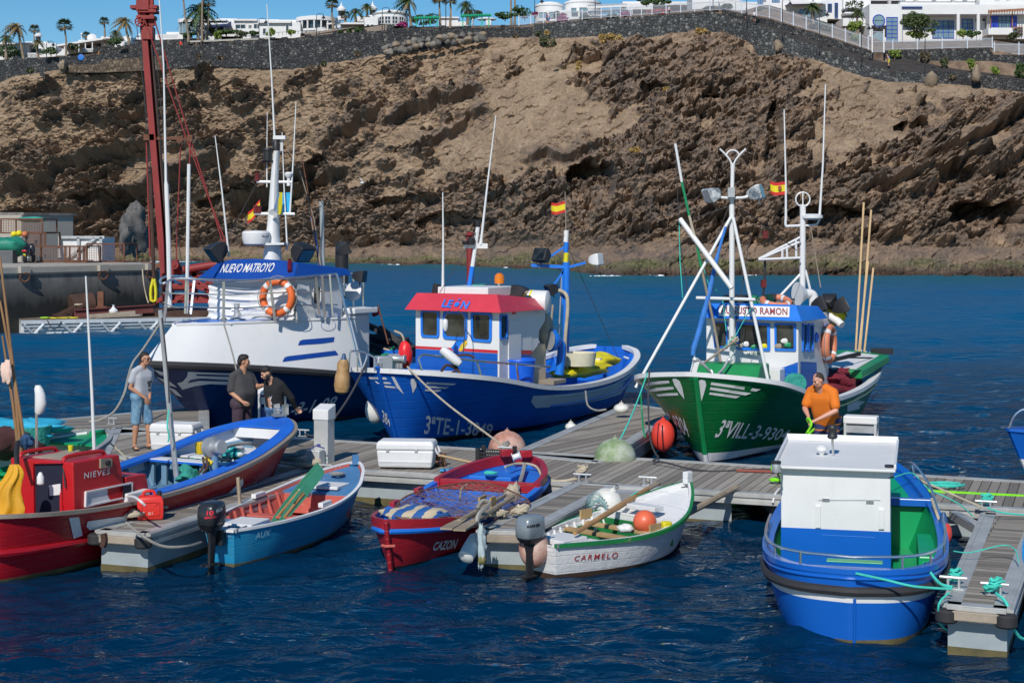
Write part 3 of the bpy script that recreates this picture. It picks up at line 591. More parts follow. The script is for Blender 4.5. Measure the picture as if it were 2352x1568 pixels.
seapil=boulder(P(303,520,212),(1.9,1.8,3.3),random.Random(9),34);tag(seapil.build('rock_pillar',M_BOUL[2]),'dark upright rock pillar at the foot of the cliff behind the quay','rock')
def hb(mb,u0,v0,u1,v1,Y,dep,m=0):
 a=P(u0,v1,Y);b=P(u1,v1,Y);t=(v1-v0)*Y/F
 return mb.obox(a,b-a,(0,dep,0),(0,0,t),m)
def house(name,label,Y,u,v,cat='house'):return thing(name,label,cat,P(u,v,Y))
def hwin(r_,rects,Y,fm=M_BLUEFR,gm=M_WIN,fw=.9,mull=0,rows=0):
 for(u0,v0,u1,v1)in rects:
  f_=MB();hb(f_,u0,v0,u1,v1,Y-.06,.1);o=f_.build('window',gm,r_,smooth=False)
  g=MB()
  for(a,b,c,d)in[(u0-fw,v0-fw,u1+fw,v0),(u0-fw,v1,u1+fw,v1+fw),(u0-fw,v0,u0,v1),(u1,v0,u1+fw,v1)]:hb(g,a,b,c,d,Y-.14,.12)
  for i in range(mull):x=u0+(u1-u0)*(i+1)/(mull+1);hb(g,x-fw/2,v0,x+fw/2,v1,Y-.12,.08)
  for i in range(rows):y=v0+(v1-v0)*(i+1)/(rows+1);hb(g,u0,y-fw/2,u1,y+fw/2,Y-.11,.06)
  g.build('frame',fm,o,smooth=False)
def part(r_,name,m,fn,smooth=False,**k_):
 mb=MB();fn(mb);return mb.build(name,m,r_,smooth=smooth,**k_)
def dome(r_,u,v,ru,hv,Y,name='dome',m=M_WHITE):
 c=P(u,v,Y);k_=Y/F;mb=MB();mb.lathe([(ru*k_*math.cos(t),hv*k_*math.sin(t))for t in np.linspace(0,1.5,9)]+[(.02,hv*k_)],c,28);mb.build(name,m,r_)
def drum(r_,u,v0,v1,ru,Y,name,m,n=28):
 c=P(u,v1,Y);k_=Y/F;mb=MB();mb.lathe([(ru*k_,0),(ru*k_,(v1-v0)*k_)],c,n);return mb.build(name,m,r_)
def cupola(u,v,Y,sc,label):
 r_=thing('onion_cupola',label,'cupola',P(u,v,Y));k_=Y/F*sc;c=P(u,v,Y)
 mb=MB();mb.lathe([(1.5*k_,0),(10*k_,2*k_),(11*k_,6*k_),(8*k_,10*k_),(3*k_,14*k_),(1.2*k_,19*k_),(.3*k_,24*k_)],c+Vector((0,0,5*k_)),20);mb.build('dome',M_WHITE,r_)
 g=MB();g.lathe([(7*k_,-6*k_),(7*k_,7*k_)],c,8);g.build('lantern',M_IRON,r_)
 g=MB();g.lathe([(9*k_,-14*k_),(9*k_,-5*k_)],c,12);g.build('base',M_WHITE,r_)
r_=house('white_villa','low white villa half hidden by bushes at far left',286,40,132);part(r_,'wall',M_WHITE,lambda m:(hb(m,-60,102,62,140,286,12),hb(m,55,100,128,136,288,12),hb(m,58,96,110,102,289,8)))
part(r_,'roof',M_WHITE,lambda m:hb(m,-10,98,70,102,285,13));hwin(r_,[(71,112,95,124)],288,M_WHITE);part(r_,'balustrade',M_WHITE,lambda m:[hb(m,64+i*3,124,65.5+i*3,133,283,.2)for i in range(8)]+[hb(m,63,122,90,124,283,.3)])
cupola(88,90,290,.8,'small white onion cupola on the leftmost villa')
r_=house('porch_house','long white house with a flat roof on slim porch columns and a satellite dish',284,200,124)
part(r_,'wall',M_WHITE,lambda m:(hb(m,180,92,262,122,289,9),hb(m,132,103,182,128,291,8),hb(m,232,84,300,108,287,9),hb(m,262,96,318,112,283,8)))
part(r_,'roof',M_WHITE,lambda m:m.obox(P(130,107,284),P(252,89,284)-P(130,107,284),(0,8,0),(0,0,.35)))
for u in(148,181,196,212):part(r_,'column',M_WHITE,lambda m:hb(m,u-1,104-(u-140)*.1,u+1,126-(u-140)*.08,284.2,.25))
part(r_,'balustrade',M_WHITE,lambda m:[hb(m,191+i*2,114,192+i*2,120,283.4,.2)for i in range(11)]+[hb(m,190,112,214,114,283.4,.3)])
part(r_,'staircase',M_WHITE,lambda m:m.prism([P(128,128,283),P(152,128,283),P(152,112,283),P(147,112,283)],(0,.4,0)));hwin(r_,[(222,97,236,107),(196,104,208,112)],288.8,M_WHITE)
part(r_,'satellite_dish',M_WHITE,lambda m:m.lathe([(.02,.2),(.5,.1),(.85,-.1),(.8,-.16),(.02,.1)],P(211,87,285),18,(.2,-1,.4)),True)
part(r_,'floodlight_post',M_WHITE,lambda m:(m.tube([P(188,92,286),P(187,78,286)],.1,6),hb(m,185,76,189,79,285.6,.6)))
r_=house('white_villa','white villa wing behind the red crane mast',286,370,100);part(r_,'wall',M_WHITE,lambda m:(hb(m,300,88,352,112,284,8),hb(m,352,80,420,97,287,9),hb(m,382,74,425,84,292,7)))
part(r_,'parapet',M_WHITE,lambda m:m.lathe([(2.2,-.6),(1.6,.2),(.8,.8),(.1,1.0)],P(333,87,284),16,(0,0,1)))
part(r_,'balustrade',M_WHITE,lambda m:[hb(m,360+i*2.6,81,361.4+i*2.6,87,281,.2)for i in range(18)]+[hb(m,358,79,408,81,281,.3)])
r_=house('glass_room','round glass garden room with a white roof rim under the date palm',279,435,80);drum(r_,434,53,79,22,281,'wall',M_GLASSB,16);drum(r_,434,46,54,25,281,'roof',M_WHITE,24)
part(r_,'mullion',M_WHITE2,lambda m:[m.tube([P(434,79,281)+Vector((22.2*281/F*math.cos(t),22.2*281/F*math.sin(t),0)),P(434,53,281)+Vector((22.2*281/F*math.cos(t),22.2*281/F*math.sin(t),0))],.04,4)for t in np.linspace(3.3,6.1,7)])
r_=house('white_bungalow','white bungalow with a dark blue awning and blue windows',280,540,80)
part(r_,'wall',M_WHITE,lambda m:(hb(m,455,52,540,80,284,9),hb(m,538,47,600,78,281,9),hb(m,455,46,515,54,286,9),hb(m,500,43,545,52,288,8)))
part(r_,'roof',M_WHITE,lambda m:(hb(m,536,44,590,48,280.5,10),hb(m,448,45,520,48,283.6,9)));part(r_,'awning',paint('navy_awning',(.01,.02,.07),.7),lambda m:(m.prism([P(468,66,280),P(530,61,280),P(530,56,284),P(468,60,284)],(0,0,.12)),m.prism([P(514,60,280),P(531,49,280),P(531,60,280)],(0,.08,0))))
for u in(470,496,516):part(r_,'column',M_WHITE,lambda m:hb(m,u-1.5,62,u+1.5,78,280.4,.4))
hwin(r_,[(541,57,563,67),(571,58,577,66),(583,56,598,67)],281,M_WHITE,mull=1);hwin(r_,[(476,64,492,77),(500,63,512,77)],283.9,M_WHITE)
part(r_,'garden_wall',M_WHITE,lambda m:(hb(m,470,83,508,92,277,.4),hb(m,545,66,596,78,277,.4),hb(m,508,79,560,84,278,.4)))
part(r_,'balustrade',M_WHITE,lambda m:[m.lathe([(.10,0),(.16,.3),(.08,.6),(.14,.8)],P(562+i*3.2,92-.1*i,273),6)for i in range(10)]+[m.obox(P(560,82,273),P(594,81,273)-P(560,82,273),(0,.4,0),(0,0,.2)),hb(m,558,78,562,94,272.8,.5)])
part(r_,'path_wall',paint('concrete_pale',(.30,.28,.25),.85),lambda m:m.prism([P(434,98,272),P(632,90,272),P(632,86,272),P(434,94,272)],(0,.4,0)))
r_=house('porch_bungalow','large white bungalow with a round columned porch',276,680,88)
part(r_,'wall',M_WHITE,lambda m:(hb(m,594,52,690,88,277,9),hb(m,574,45,640,60,288,8),hb(m,632,46,700,56,281,10),hb(m,690,50,770,75,281,6)))
part(r_,'roof',M_WHITE,lambda m:(hb(m,592,48,668,53,276.4,10),));drum(r_,728,43,52,48,281,'porch_roof',M_WHITE,36);drum(r_,728,40,44,30,281,'roof_crown',M_WHITE,30)
drum(r_,728,52,72,38,281,'porch_glass',M_WIN,30);drum(r_,728,71,76,46,281,'porch_base',M_WHITE,36)
for t in np.linspace(3.3,6.1,9):part(r_,'column',M_WHITE,lambda m:m.tube([P(728,76,281)+Vector((45*281/F*math.cos(t),45*281/F*math.sin(t),0)),P(728,51,281)+Vector((45*281/F*math.cos(t),45*281/F*math.sin(t),0))],.16,8))
hwin(r_,[(604,66,610,78),(657,59,662,73)],277,M_WHITE);part(r_,'railing',M_IRON,lambda m:[m.tube([P(640+i*9,82-i*.6,272),P(640+i*9,75-i*.6,272)],.03,4)for i in range(8)]+[m.tube([P(602,77,272),P(703,71,272)],.03,4)])
part(r_,'balustrade',M_WHITE,lambda m:[m.torus(P(728+(i%4)*4+(i//4)*2,74-(i//4)*3.4,274),.26,.06,(0,1,0),10,5)for i in range(12)]+[hb(m,690+i*3,72,691.5+i*3,77,275,.2)for i in range(12)])
part(r_,'garden_wall',paint('brown_render',(.20,.16,.13),.85),lambda m:m.prism([P(700,84,271),P(888,72,267),P(888,56,267),P(820,62,268),P(700,76,271)],(0,.4,0)));part(r_,'stair_wall',M_WHITE,lambda m:m.prism([P(764,67,272),P(782,63,272),P(782,48,272),P(774,52,272)],(0,.4,0)))
part(r_,'pergola',M_WHITE,lambda m:[m.bar(P(752+i*4,54-i*.2,274),P(754+i*4,54-i*.2,277),.15,.2)for i in range(7)]+[m.bar(P(750,56,274),P(782,53,274),.15,.2)])
cupola(784,33,284,1.0,'white onion cupola with dark lantern left of the short palm');cupola(856,31,284,1.0,'white onion cupola beside the domed round house')
r_=house('domed_house','round white house with a shallow dome and white framed windows',272,885,62)
part(r_,'wall',M_WHITE,lambda m:(hb(m,837,40,868,62,272,10),hb(m,820,38,850,50,281,8),hb(m,782,52,838,66,275,.4)));drum(r_,897,34,64,40,277,'round_wall',M_WHITE,36);drum(r_,897,33,36,42,277,'cornice',paint('grey_band',(.25,.27,.27),.7),36);dome(r_,897,33,38,9,277)
part(r_,'porch_roof',M_WHITE2,lambda m:hb(m,782,52,838,56,272,4));hwin(r_,[(842,57,848,62),(852,57,857,62)],271.9,M_WHITE)
for t in(-2.35,-2.0,-1.65,-1.25,-.85):
 c0=P(897,50,277)+Vector((40.4*277/F*math.cos(t),40.4*277/F*math.sin(t),0));sd=Vector((-math.sin(t),math.cos(t),0));mb=MB();mb.obox(c0-sd*.5-Vector((0,0,.8)),sd,Vector((math.cos(t),math.sin(t),0))*.06,(0,0,1.3));o=mb.build('window',M_WIN,r_,smooth=False)
 fr=MB();n_=Vector((math.cos(t),math.sin(t),0))*.1
 for q in(-.5,0,.5):fr.obox(c0+sd*(q-.05)-Vector((0,0,.8)),sd*.1,n_,(0,0,1.3))
 for z in(-.8,-.2,.45):fr.obox(c0-sd*.5+Vector((0,0,z)),sd,n_*1.05,(0,0,.09))
 fr.build('frame',M_WHITE,o,smooth=False)
def green_pergola(label,u0,u1,v0,v1,Y):
 r_=thing('pergola',label,'pergola',P((u0+u1)/2,v1,Y),group='green timber pergolas on the cliff top')
 for(u,dy)in[(u0+5,0),(u1-6,0),(u0+22,3),(u1-22,0)]:part(r_,'post',M_GREENFR,lambda m:hb(m,u-1.2,v0+3,u+1.2,v1,Y+dy,.3))
 part(r_,'beam',M_GREENFR,lambda m:(m.bar(P(u0,v0+4,Y),P(u1,v0+2,Y),.2,.3),m.bar(P(u0,v0+3,Y+3),P(u1,v0+1,Y+3),.2,.3)))
 part(r_,'slats',M_GREENFR,lambda m:[m.bar(P(u0+2+i*4,v0+2-.03*i*4,Y-.6),P(u0+2+i*4,v0+1-.03*i*4,Y+3.8),.16,.22)for i in range(int((u1-u0)/4))])
green_pergola('green slatted pergola right of the windswept palm',951,1010,39,62,263);green_pergola('wider green pergola with people sitting below it',1058,1129,34,62,263)
r_=house('white_villa','low white villa behind the two green pergolas',283,1030,58);part(r_,'wall',M_WHITE,lambda m:(hb(m,1008,41,1052,62,283,8),hb(m,1050,50,1075,62,281,4)));part(r_,'wall',M_WHITE,lambda m:hb(m,1116,46,1128,58,281,5));dome(r_,1118,46,22,5,284);part(r_,'roof',M_WHITE2,lambda m:hb(m,1006,39,1054,42,282.6,8.4));part(r_,'chimney',M_WHITE,lambda m:hb(m,1034,24,1038,41,285,1))
r_=house('domed_house','white villa with twin drums and shallow domes behind the fence',268,1300,44)
for(u,v0,v1,ru)in[(1262,14,44,32),(1338,8,32,41)]:drum(r_,u,v0,v1+8,ru,275,'round_wall',M_WHITE,36);drum(r_,u,v0-1,v0+3,ru+1.5,275,'cornice',M_WHITE,36);dome(r_,u,v0-1,ru*.9,8,275)
part(r_,'wall',M_WHITE,lambda m:(hb(m,1255,24,1300,50,269,5),hb(m,1300,26,1350,48,268,5)));hwin(r_,[(1238,29,1256,42),(1262,28,1282,40)],268.9,M_WHITE,M_GLASSB);hwin(r_,[(1312,19,1324,28),(1331,18,1350,28)],267.4,M_WHITE,M_GLASSB)
part(r_,'pergola',M_WHITE,lambda m:[m.bar(P(1350+i*4,15-.1*i,263),P(1353+i*4,12-.1*i,268),.15,.2)for i in range(22)]+[m.bar(P(1348,18,263),P(1440,14,263),.2,.3)])
part(r_,'balustrade',M_WHITE,lambda m:[hb(m,1350+i*2.6,28-i*.13,1351.4+i*2.6,38-i*.13,264,.2)for i in range(40)]+[m.bar(P(1348,28,264),P(1454,22,264),.3,.3)])
r_=house('white_villa','angular white villa behind the corner of the fence',266,1700,40)
part(r_,'wall',M_WHITE,lambda m:(hb(m,1590,-30,1650,26,270,8),hb(m,1440,8,1500,22,278,8),hb(m,1648,-30,1700,30,274,8),m.prism([P(1690,34,262),P(1900,78,258),P(1900,10,258),P(1690,4,262)],(0,.5,0)),hb(m,1870,-30,1935,44,262,9),hb(m,1760,-30,1872,8,264,9),hb(m,1430,4,1590,12,282,8)))
part(r_,'roof',M_WHITE,lambda m:m.prism([P(1812,10,256),P(1896,8,256),P(1896,3,258),P(1812,8,258)],(0,4,.4)));hwin(r_,[(1774,-12,1790,6),(1741,-10,1752,10),(1838,23,1866,40)],257.8,M_BLUEFR,M_GLASSB,mull=1);hwin(r_,[(1886,14,1893,26),(1902,10,1910,26),(1918,8,1924,40)],261.9,M_BLUEFR)
r_=house('terrace_house','pale building with planted balconies left of the hotel',262,1975,50);part(r_,'wall',M_WHITE,lambda m:(hb(m,1936,42,2000,60,257,6),hb(m,1934,-30,2000,60,264,6),hb(m,1940,28,2000,31,259,5)));part(r_,'awning',M_WHITE2,lambda m:hb(m,1938,18,1998,21,260,4));part(r_,'planter',M_OLIVE,lambda m:leaves(m,P(1962,12,259),(1.6,.5,.8),160,.25,random.Random(3)),recalc=False)
Yh=254
r_=house('hotel','large blue and white hotel with a round window above the garden',Yh,2150,100,'hotel')
part(r_,'wall',M_WHITE,lambda m:(hb(m,1997,10,2068,98,Yh,10),hb(m,2068,33,2262,100,Yh+3,8),hb(m,2268,32,2420,90,Yh+2,8),hb(m,2000,-40,2420,2,Yh+14,8)))
part(r_,'terrace_slab',M_WHITE,lambda m:(hb(m,2068,11,2420,33,Yh+.4,10),hb(m,2068,6,2240,13,Yh+4,6),hb(m,2250,2,2420,12,Yh+2,8)));part(r_,'stone_base',M_BLACKSTONE,lambda m:hb(m,2002,59,2036,84,Yh-.15,.3));part(r_,'arch_window',M_GLASSB,lambda m:m.lathe([(.95,0),(.95,.1)],P(2018,88,Yh-.2),20,(0,-1,0)))
o=part(r_,'round_window',M_GLASSB,lambda m:m.lathe([(.9,0),(.9,.08)],P(2018.5,48,Yh-.02),24,(0,-1,0)));part(o,'frame',M_BLUEFR,lambda m:(m.torus(P(2018.5,48,Yh-.1),.95,.08,(0,1,0)),hb(m,2006,47.4,2031,48.6,Yh-.1,.05)))
hwin(r_,[(2037,41,2061,96)],Yh,M_BLUEFR,M_GLASSB,1.3,1,5);hwin(r_,[(2143,49,2190,87)],Yh+3,M_BLUEFR,M_GLASSB,1.3,3,2);hwin(r_,[(2211,45,2234,75)],Yh+3,M_BLUEFR,M_GLASSB,1.3,1,2);hwin(r_,[(2293,38,2320,64)],Yh+2,M_BLUEFR,M_GLASSB,1.2,2)
hwin(r_,[(2241,43,2247,50),(2257,43,2263,49)],Yh+3,M_WHITE,M_WIN,.4)
for(a,b)in((2277,2292),(2322,2336)):part(r_,'shutter',M_BLUEFR,lambda m:hb(m,a,37,b,65,Yh+1.8,.15))
part(r_,'balcony',M_WHITE,lambda m:(hb(m,2270,64,2336,80,Yh-1.2,3.2),hb(m,2282,79,2327,84,Yh+1.6,.5)));part(r_,'balcony_rail',M_IRON,lambda m:[m.tube([P(2272+i*12,65,Yh-1.1),P(2272+i*12,48,Yh-1.1)],.03,4)for i in range(6)]+[m.tube([P(2271,49,Yh-1.1),P(2335,47,Yh-1.1)],.05,5)])
M_TIMB=paint('brown_timber',(.22,.09,.045),.6)
part(r_,'timber_pergola',M_TIMB,lambda m:[m.bar(P(2272+i*6,29-.25*i,Yh-2.4),P(2270+i*6,21-.2*i,Yh+2),.14,.2)for i in range(14)]+[m.bar(P(2270,27,Yh-2.2),P(2352,22,Yh-2.2),.2,.3),m.bar(P(2275,27,Yh-1.2),P(2275,65,Yh-1.2),.16,.16,(1,0,0)),m.bar(P(2325,24,Yh-1.2),P(2325,65,Yh-1.2),.16,.16,(1,0,0))])
part(r_,'outer_stair',M_TIMB,lambda m:[hb(m,2328+i*2,62+i*3.4,2350,64+i*3.4,Yh-2+.3*i,.5)for i in range(6)])
for u in(2068,2105,2200,2246):part(r_,'column',M_WHITE if u<2240 else M_WHITE2,lambda m:m.tube([P(u+1,98,Yh+.6),P(u+1,32,Yh+.6)],.28,10))
hwin(r_,[(2072,16,2118,19)],Yh+.3,M_BLUEFR,M_WIN,.6);part(r_,'sunshade',M_WHITE2,lambda m:[hb(m,a,-4,a+60,4,Yh+6,5)for a in(2080,2150,2222,2296)])
for u in(2044,2104,2190,2246,2318):part(r_,'upper_column',paint('grey_render',(.33,.32,.30),.8),lambda m:hb(m,u-3,-20,u+3,12,Yh+5,.8))
g=MB();c=P(832,420,120);g.ell(c,(.16,.07,.07),10,6)
for s_ in(-1,1):g.prism([c+Vector((.06,0,.03)),c+Vector((.02,s_*.05,.04)),c+Vector((-.16+.02,s_*.1-.02,.30)),c+Vector((-.22,s_*.1,.38))],(0.05,.02,0))
tag(g.build('seagull',M_WHITE),'white gull flying in front of the brown cliff','bird')
k=NT('quay_concrete');vo=k.coord()
sp=k.n('ShaderNodeSeparateXYZ');k.l(k.tc.outputs['Object'],sp.inputs[0])
st=k.noise(1,5,.65,k.coord('Object',(1.3,1.3,.18)))
c=k.mix((.15,.14,.13),(.30,.28,.26),k.noise(.7,6,.65,vo));c=k.mix(c,(.045,.043,.04),k.ramp(st,[(.42,0),(.68,.8)]))
zz=k.math('ADD',k.math('MULTIPLY',sp.outputs[2],.20),k.math('MULTIPLY',k.math('SUBTRACT',st,.5),.5))
c=k.mix((.018,.019,.018),c,k.ramp(zz,[(.25,0),(.48,1)]));k.col(c);k.rough(.85);k.bump(k.noise(6,5),.4,.03);M_QUAYW=k.m
k=NT('quay_top_concrete');k.col(k.mix((.30,.27,.23),(.46,.42,.36),k.noise(.8,6,.7)));k.rough(.85);k.bump(k.noise(8,5),.3,.02);M_QUAYT=k.m
M_RUST=paint('rusty_steel',(.12,.05,.028),.85,.45,bump=.4,scale=4)
M_RUSTD=paint('dark_rust',(.055,.026,.018),.85,.4,bump=.4,scale=4)
M_CRANE=paint('crane_red',(.19,.014,.013),.6,.22,.35,(.10,.04,.025),bump=.2,scale=2.0,streak=.35)
M_ROPE=paint('rope_tan',(.36,.31,.23),.9,.25,bump=.6,scale=12);M_ROPEG=paint('rope_grey',(.22,.21,.19),.9,.25,bump=.6,scale=12)
M_ROPET=paint('rope_turquoise',(.04,.42,.34),.8,.2,bump=.5,scale=12);M_ROPED=paint('rope_dark',(.035,.035,.04),.9,.2,bump=.5,scale=12);M_ROPEL=paint('hose_lime',(.16,.55,.01),.5,.1)
M_GALV=paint('galvanised_steel',(.40,.41,.42),.45,.25,metal=.55,bump=.1);M_ALU=paint('aluminium',(.52,.53,.54),.42,.18,metal=.45,bump=.08,streak=.25,streakcol=(.25,.23,.2))
M_STEEL=paint('stainless_steel',(.55,.56,.57),.22,.1,metal=.9,bump=0)
M_BLACK=paint('black_plastic',(.014,.014,.016),.5);M_BLACKR=paint('black_rubber',(.02,.02,.022),.75,.2)
M_WOODW=paint('weathered_wood',(.24,.20,.155),.85,.3,bump=.4,scale=5);M_YEL=paint('yellow_strap',(.60,.46,.01),.6);M_GREEN=paint('green_paint',(.01,.19,.075),.4)
ZQ=3.09
ya,yb=P(0,0,56),P(0,0,62)
qa,qb=G(-340,617,ZQ),G(366,603,ZQ)
qd=(qb-qa);qn=Vector((-qd.y,qd.x,0)).normalized()
Q0=qa.copy();Q1=qb.copy()
q_=thing('harbour_quay','high concrete quay with a dark tidal stained face on the left','quay',(Q0+Q1)/2-Vector((0,0,ZQ)))
mb=MB();mb.obox(Q0-Vector((0,0,ZQ+2)),Q1-Q0,qn*22,(0,0,ZQ+1.55));mb.build('quay_wall',M_QUAYW,q_,smooth=False)
mb=MB();mb.obox(Q0-qn*.10-Vector((0,0,.45)),Q1-Q0,qn*22.1,(0,0,.45));mb.build('quay_top',M_QUAYT,q_,bevel=.1)
for t in(.505,.885,1-.12):
 p=lerp(Q0,Q1,{.505:.502,.885:.775,.88:.955}[t])-qn*.22-Vector((0,0,.55));mb=MB();mb.torus(p,.22,.04,(qn.x+.5,qn.y,.3),16,6);mb.build('mooring_ring',M_RUST,q_)
 mb=MB();mb.box(p+Vector((0,0,.35))+qn*.05,(.55,.25,.3),math.atan2(qd.y,qd.x));mb.build('bracket',M_QUAYT,q_,smooth=False)
def cat_rope(p,q,sag,n=14):
 p,q=Vector(p),Vector(q);return[p.lerp(q,i/n)-Vector((0,0,sag*4*(i/n)*(1-i/n)))for i in range(n+1)]
def rope(name,label,pts,r,m,cat='rope',n=6):
 mb=MB();mb.tube(pts,r,n);return tag(mb.build(name,m),label,cat)
def rope_px(label,pix,r,m,sag=0,name='mooring_rope'):
 pts=[P(*p)for p in pix]
 if sag and len(pts)==2:pts=cat_rope(pts[0],pts[1],sag)
 elif len(pts)>2:
  out=[]
  for i in range(len(pts)-1):
   a,b,c_,d=pts[max(i-1,0)],pts[i],pts[i+1],pts[min(i+2,len(pts)-1)]
   for j in range(6):
    t=j/6;out.append(.5*((2*b)+(c_-a)*t+(2*a-5*b+4*c_-d)*t*t+(3*b-a-3*c_+d)*t**3))
  pts=out+[pts[-1]]
 return rope(name,label,pts,r,m)
def coil(c,r0,turns,r,m,label,rnd,name='rope_coil',sq=.8,up=.012,mess=.25,parent=None):
 c=Vector(c);pts=[];n=int(turns*14)
 for i in range(n):
  t=i/14*6.2832;rr=r0*(1-mess*rnd.random()*.8)*(.65+.35*math.sin(i*.37));pts.append(c+Vector((rr*math.cos(t),rr*sq*math.sin(t),r+up*turns*.45*(i/n)+up*.8*abs(math.sin(i*.9))*rnd.random())))
 mb=MB();mb.tube(pts,r,5)
 if parent is not None:return mb.build(name,m,parent)
 return tag(mb.build(name,m),label,'rope')
Yq=Q0.y*.5+Q1.y*.5
def qp(u,t):
 e=lerp(Q0,Q1,(u+340)/706.0);return e+qn*t
k_=1
hut=thing('concrete_block','pale square concrete block with a shaded side on the quay','concrete block',qp(-10,6));p0=P(-60,603,84);k_=84/F
mb=MB();mb.obox(P(-80,604,84),P(49,604,84)-P(-80,604,84),Vector((1.9,3.2,0)),(0,0,112*k_));mb.build('block',M_QUAYT,hut,smooth=False,bevel=.04)
mb=MB();mb.obox(P(-82,494,84),P(50,494,84)-P(-82,494,84)+Vector((.1,0,0)),Vector((1.95,3.3,0)),(0,0,.14));mb.build('roof_slab',M_QUAYW,hut,smooth=False)
lk=thing('storage_cage','white plastic storage crate with grey corner struts behind the rusty traps','crate',P(190,603,81));k_=81/F
mb=MB();mb.obox(P(137,601,81),P(232,601,81)-P(137,601,81),(.3,1.6,0),(0,0,56*k_));mb.build('box',M_WHITE2,lk,smooth=False)
mb=MB()
for(a,b)in[((137,601),(137,542)),((232,601),(232,545)),((137,545),(240,545)),((150,598),(218,548)),((180,601),(180,546))]:mb.bar(P(*a,80.9),P(*b,80.9),.14,.1,(0,1,0))
mb.build('strut',M_GALV,lk,smooth=False)
k=NT('rusty_mesh');tb=k.n('ShaderNodeTexBrick');M_TRAP=M_RUST
def trap(label,u0,v0,u1,v1,Y,m=M_RUST):
 r_=thing('fish_trap',label,'fish trap',P((u0+u1)/2,v1,Y),group='rusty wire fish traps on the quay');fr=MB();d=Vector((.3,1.5,0));A_,B_,C_,D_=P(u0,v1,Y),P(u1,v1,Y),P(u1,v0,Y),P(u0,v0,Y)
 for o in(Vector((0,0,0)),d):
  for p,q in((A_,B_),(B_,C_),(C_,D_),(D_,A_)):fr.bar(p+o,q+o,.07,.07,(0,1,0))
 for p in(A_,B_,C_,D_):fr.bar(p,p+d,.06,.06)
 fr.build('frame',m,r_,smooth=False);ms=MB()
 for i in range(1,16):t=i/16;ms.tube([lerp(A_,B_,t),lerp(D_,C_,t)],.012,3,caps=False)
 for i in range(1,8):t=i/8;ms.tube([lerp(A_,D_,t),lerp(B_,C_,t)],.012,3,caps=False)
 ms.build('wire_mesh',m,r_,smooth=False);return r_
trap('upper rusty fish trap stacked before the concrete block',2,535,97,503,79.6);trap('long low fish trap lying in front of the white crate',60,601,160,566,78.6);trap('flat rusty fish trap at the end of the quay stack',150,602,198,566,78.2)
trap('wide rusty fish trap frame right of the white crate',200,602,285,560,79.8);trap('small rusty fish trap below the upper one',60,566,104,534,79.3)
for(u,v,m,lab)in[(32,538,M_YEL,'yellow net float left of two others on the traps'),(44,536,M_YEL,'second yellow net float beside the orange one'),(57,538,paint('float_orange',(.40,.12,.05),.6),'rusty orange net float on the traps')]:
 mb=MB();mb.ell(P(u,v,79.2),.16,12,8);o=mb.build('net_float',m);tag(o,lab,'float')
k=NT('net_turquoise');k.col(k.mix((.01,.19,.15),(.05,.40,.33),k.noise(8,4)));k.rough(.8);k.bump(k.noise(20,4),.8,.05);M_NETT=k.m
def heap(name,label,cat,c,r,m,seed=1,amp=.35,nu=26,nv=13,M=None):
 mb=MB();mb.ell(c,r,nu,nv,M);c=Vector(c);o=seed*7.7
 dd=[q-c for q in mb.v];a=np.array([[d.x/r[0]*1.6+o,d.y/r[1]*1.6+d.z/r[2]*1.3]for d in dd]);s_=1+amp*2*(fbm(a[:,0]*1.3,a[:,1]*1.3,seed,4)-.5)
 mb.v=[c+d*float(q)for d,q in zip(dd,s_)]
 return tag(mb.build(name,m,ang=80),label,cat)
heap('draped_net','turquoise net tossed over the top of the upper trap','net',P(72,504,80),(.75,.4,.14),M_NETT,3);heap('tarpaulin','green tarpaulin over gear at the left edge of the quay','tarpaulin',P(18,566,78),(1.0,.6,.5),paint('green_tarp',(.01,.16,.11),.55,.3),4,.4)
mb=MB();mb.box(P(12,592,77.6)+Vector((0,0,0)),(1.0,.8,.75));tag(mb.build('equipment_box',paint('grey_case',(.08,.085,.09),.6),bevel=.03),'dark grey equipment case under the green tarpaulin','box')
sc_=thing('motor_scooter','dark scooter with yellow plate parked on the quay, seen from behind','scooter',P(57,605,77));b=P(57,604.5,77)
M_SCO=paint('scooter_body',(.02,.022,.03),.25);wl=MB();wl.torus(b+Vector((0,0,.28)),.21,.07,(1,0,0),20,8);wl.build('wheel',M_BLACKR,sc_)
wl=MB();wl.torus(b+Vector((.12,1.25,.28)),.21,.06,(1,0,0),20,8);wl.build('wheel',M_BLACKR,sc_)
bd=MB();bd.ell(b+Vector((0,.25,.68)),(.20,.42,.24),16,10);bd.ell(b+Vector((.08,1.0,.75)),(.22,.2,.38),14,9);bd.build('body',M_SCO,sc_)
mb=MB();mb.ell(b+Vector((.02,.3,.92)),(.16,.42,.09),14,8);mb.build('seat',M_BLACK,sc_);mb=MB();mb.box(b+Vector((0,-.14,.72)),(.26,.05,.09));mb.build('tail_light',paint('tail_red',(.5,.02,.015),.2),sc_,bevel=.015)
mb=MB();mb.box(b+Vector((.02,-.17,.46)),(.14,.015,.17));mb.build('number_plate',paint('plate_yellow',(.75,.5,.02),.4),sc_);mb=MB();mb.tube([b+Vector((.17,.4,.25)),b+Vector((.2,-.1,.33))],.05,8);mb.build('exhaust',M_STEEL,sc_)
mb=MB();mb.tube([b+Vector((-.28,.95,1.08)),b+Vector((.08,1.0,1.12)),b+Vector((.42,.95,1.08))],.022,6);mb.build('handlebar',M_BLACK,sc_)
for s_ in(-1,1):mb=MB();mb.lathe([(.08,-.01),(.08,.01)],b+Vector((.07+s_*.30,.93,1.25)),10,(0,1,0));mb.build('mirror',M_BLACK,sc_)
sc_.scale=(.85,.85,.85)
YC=75.0;kC=YC/F;KS=1.44
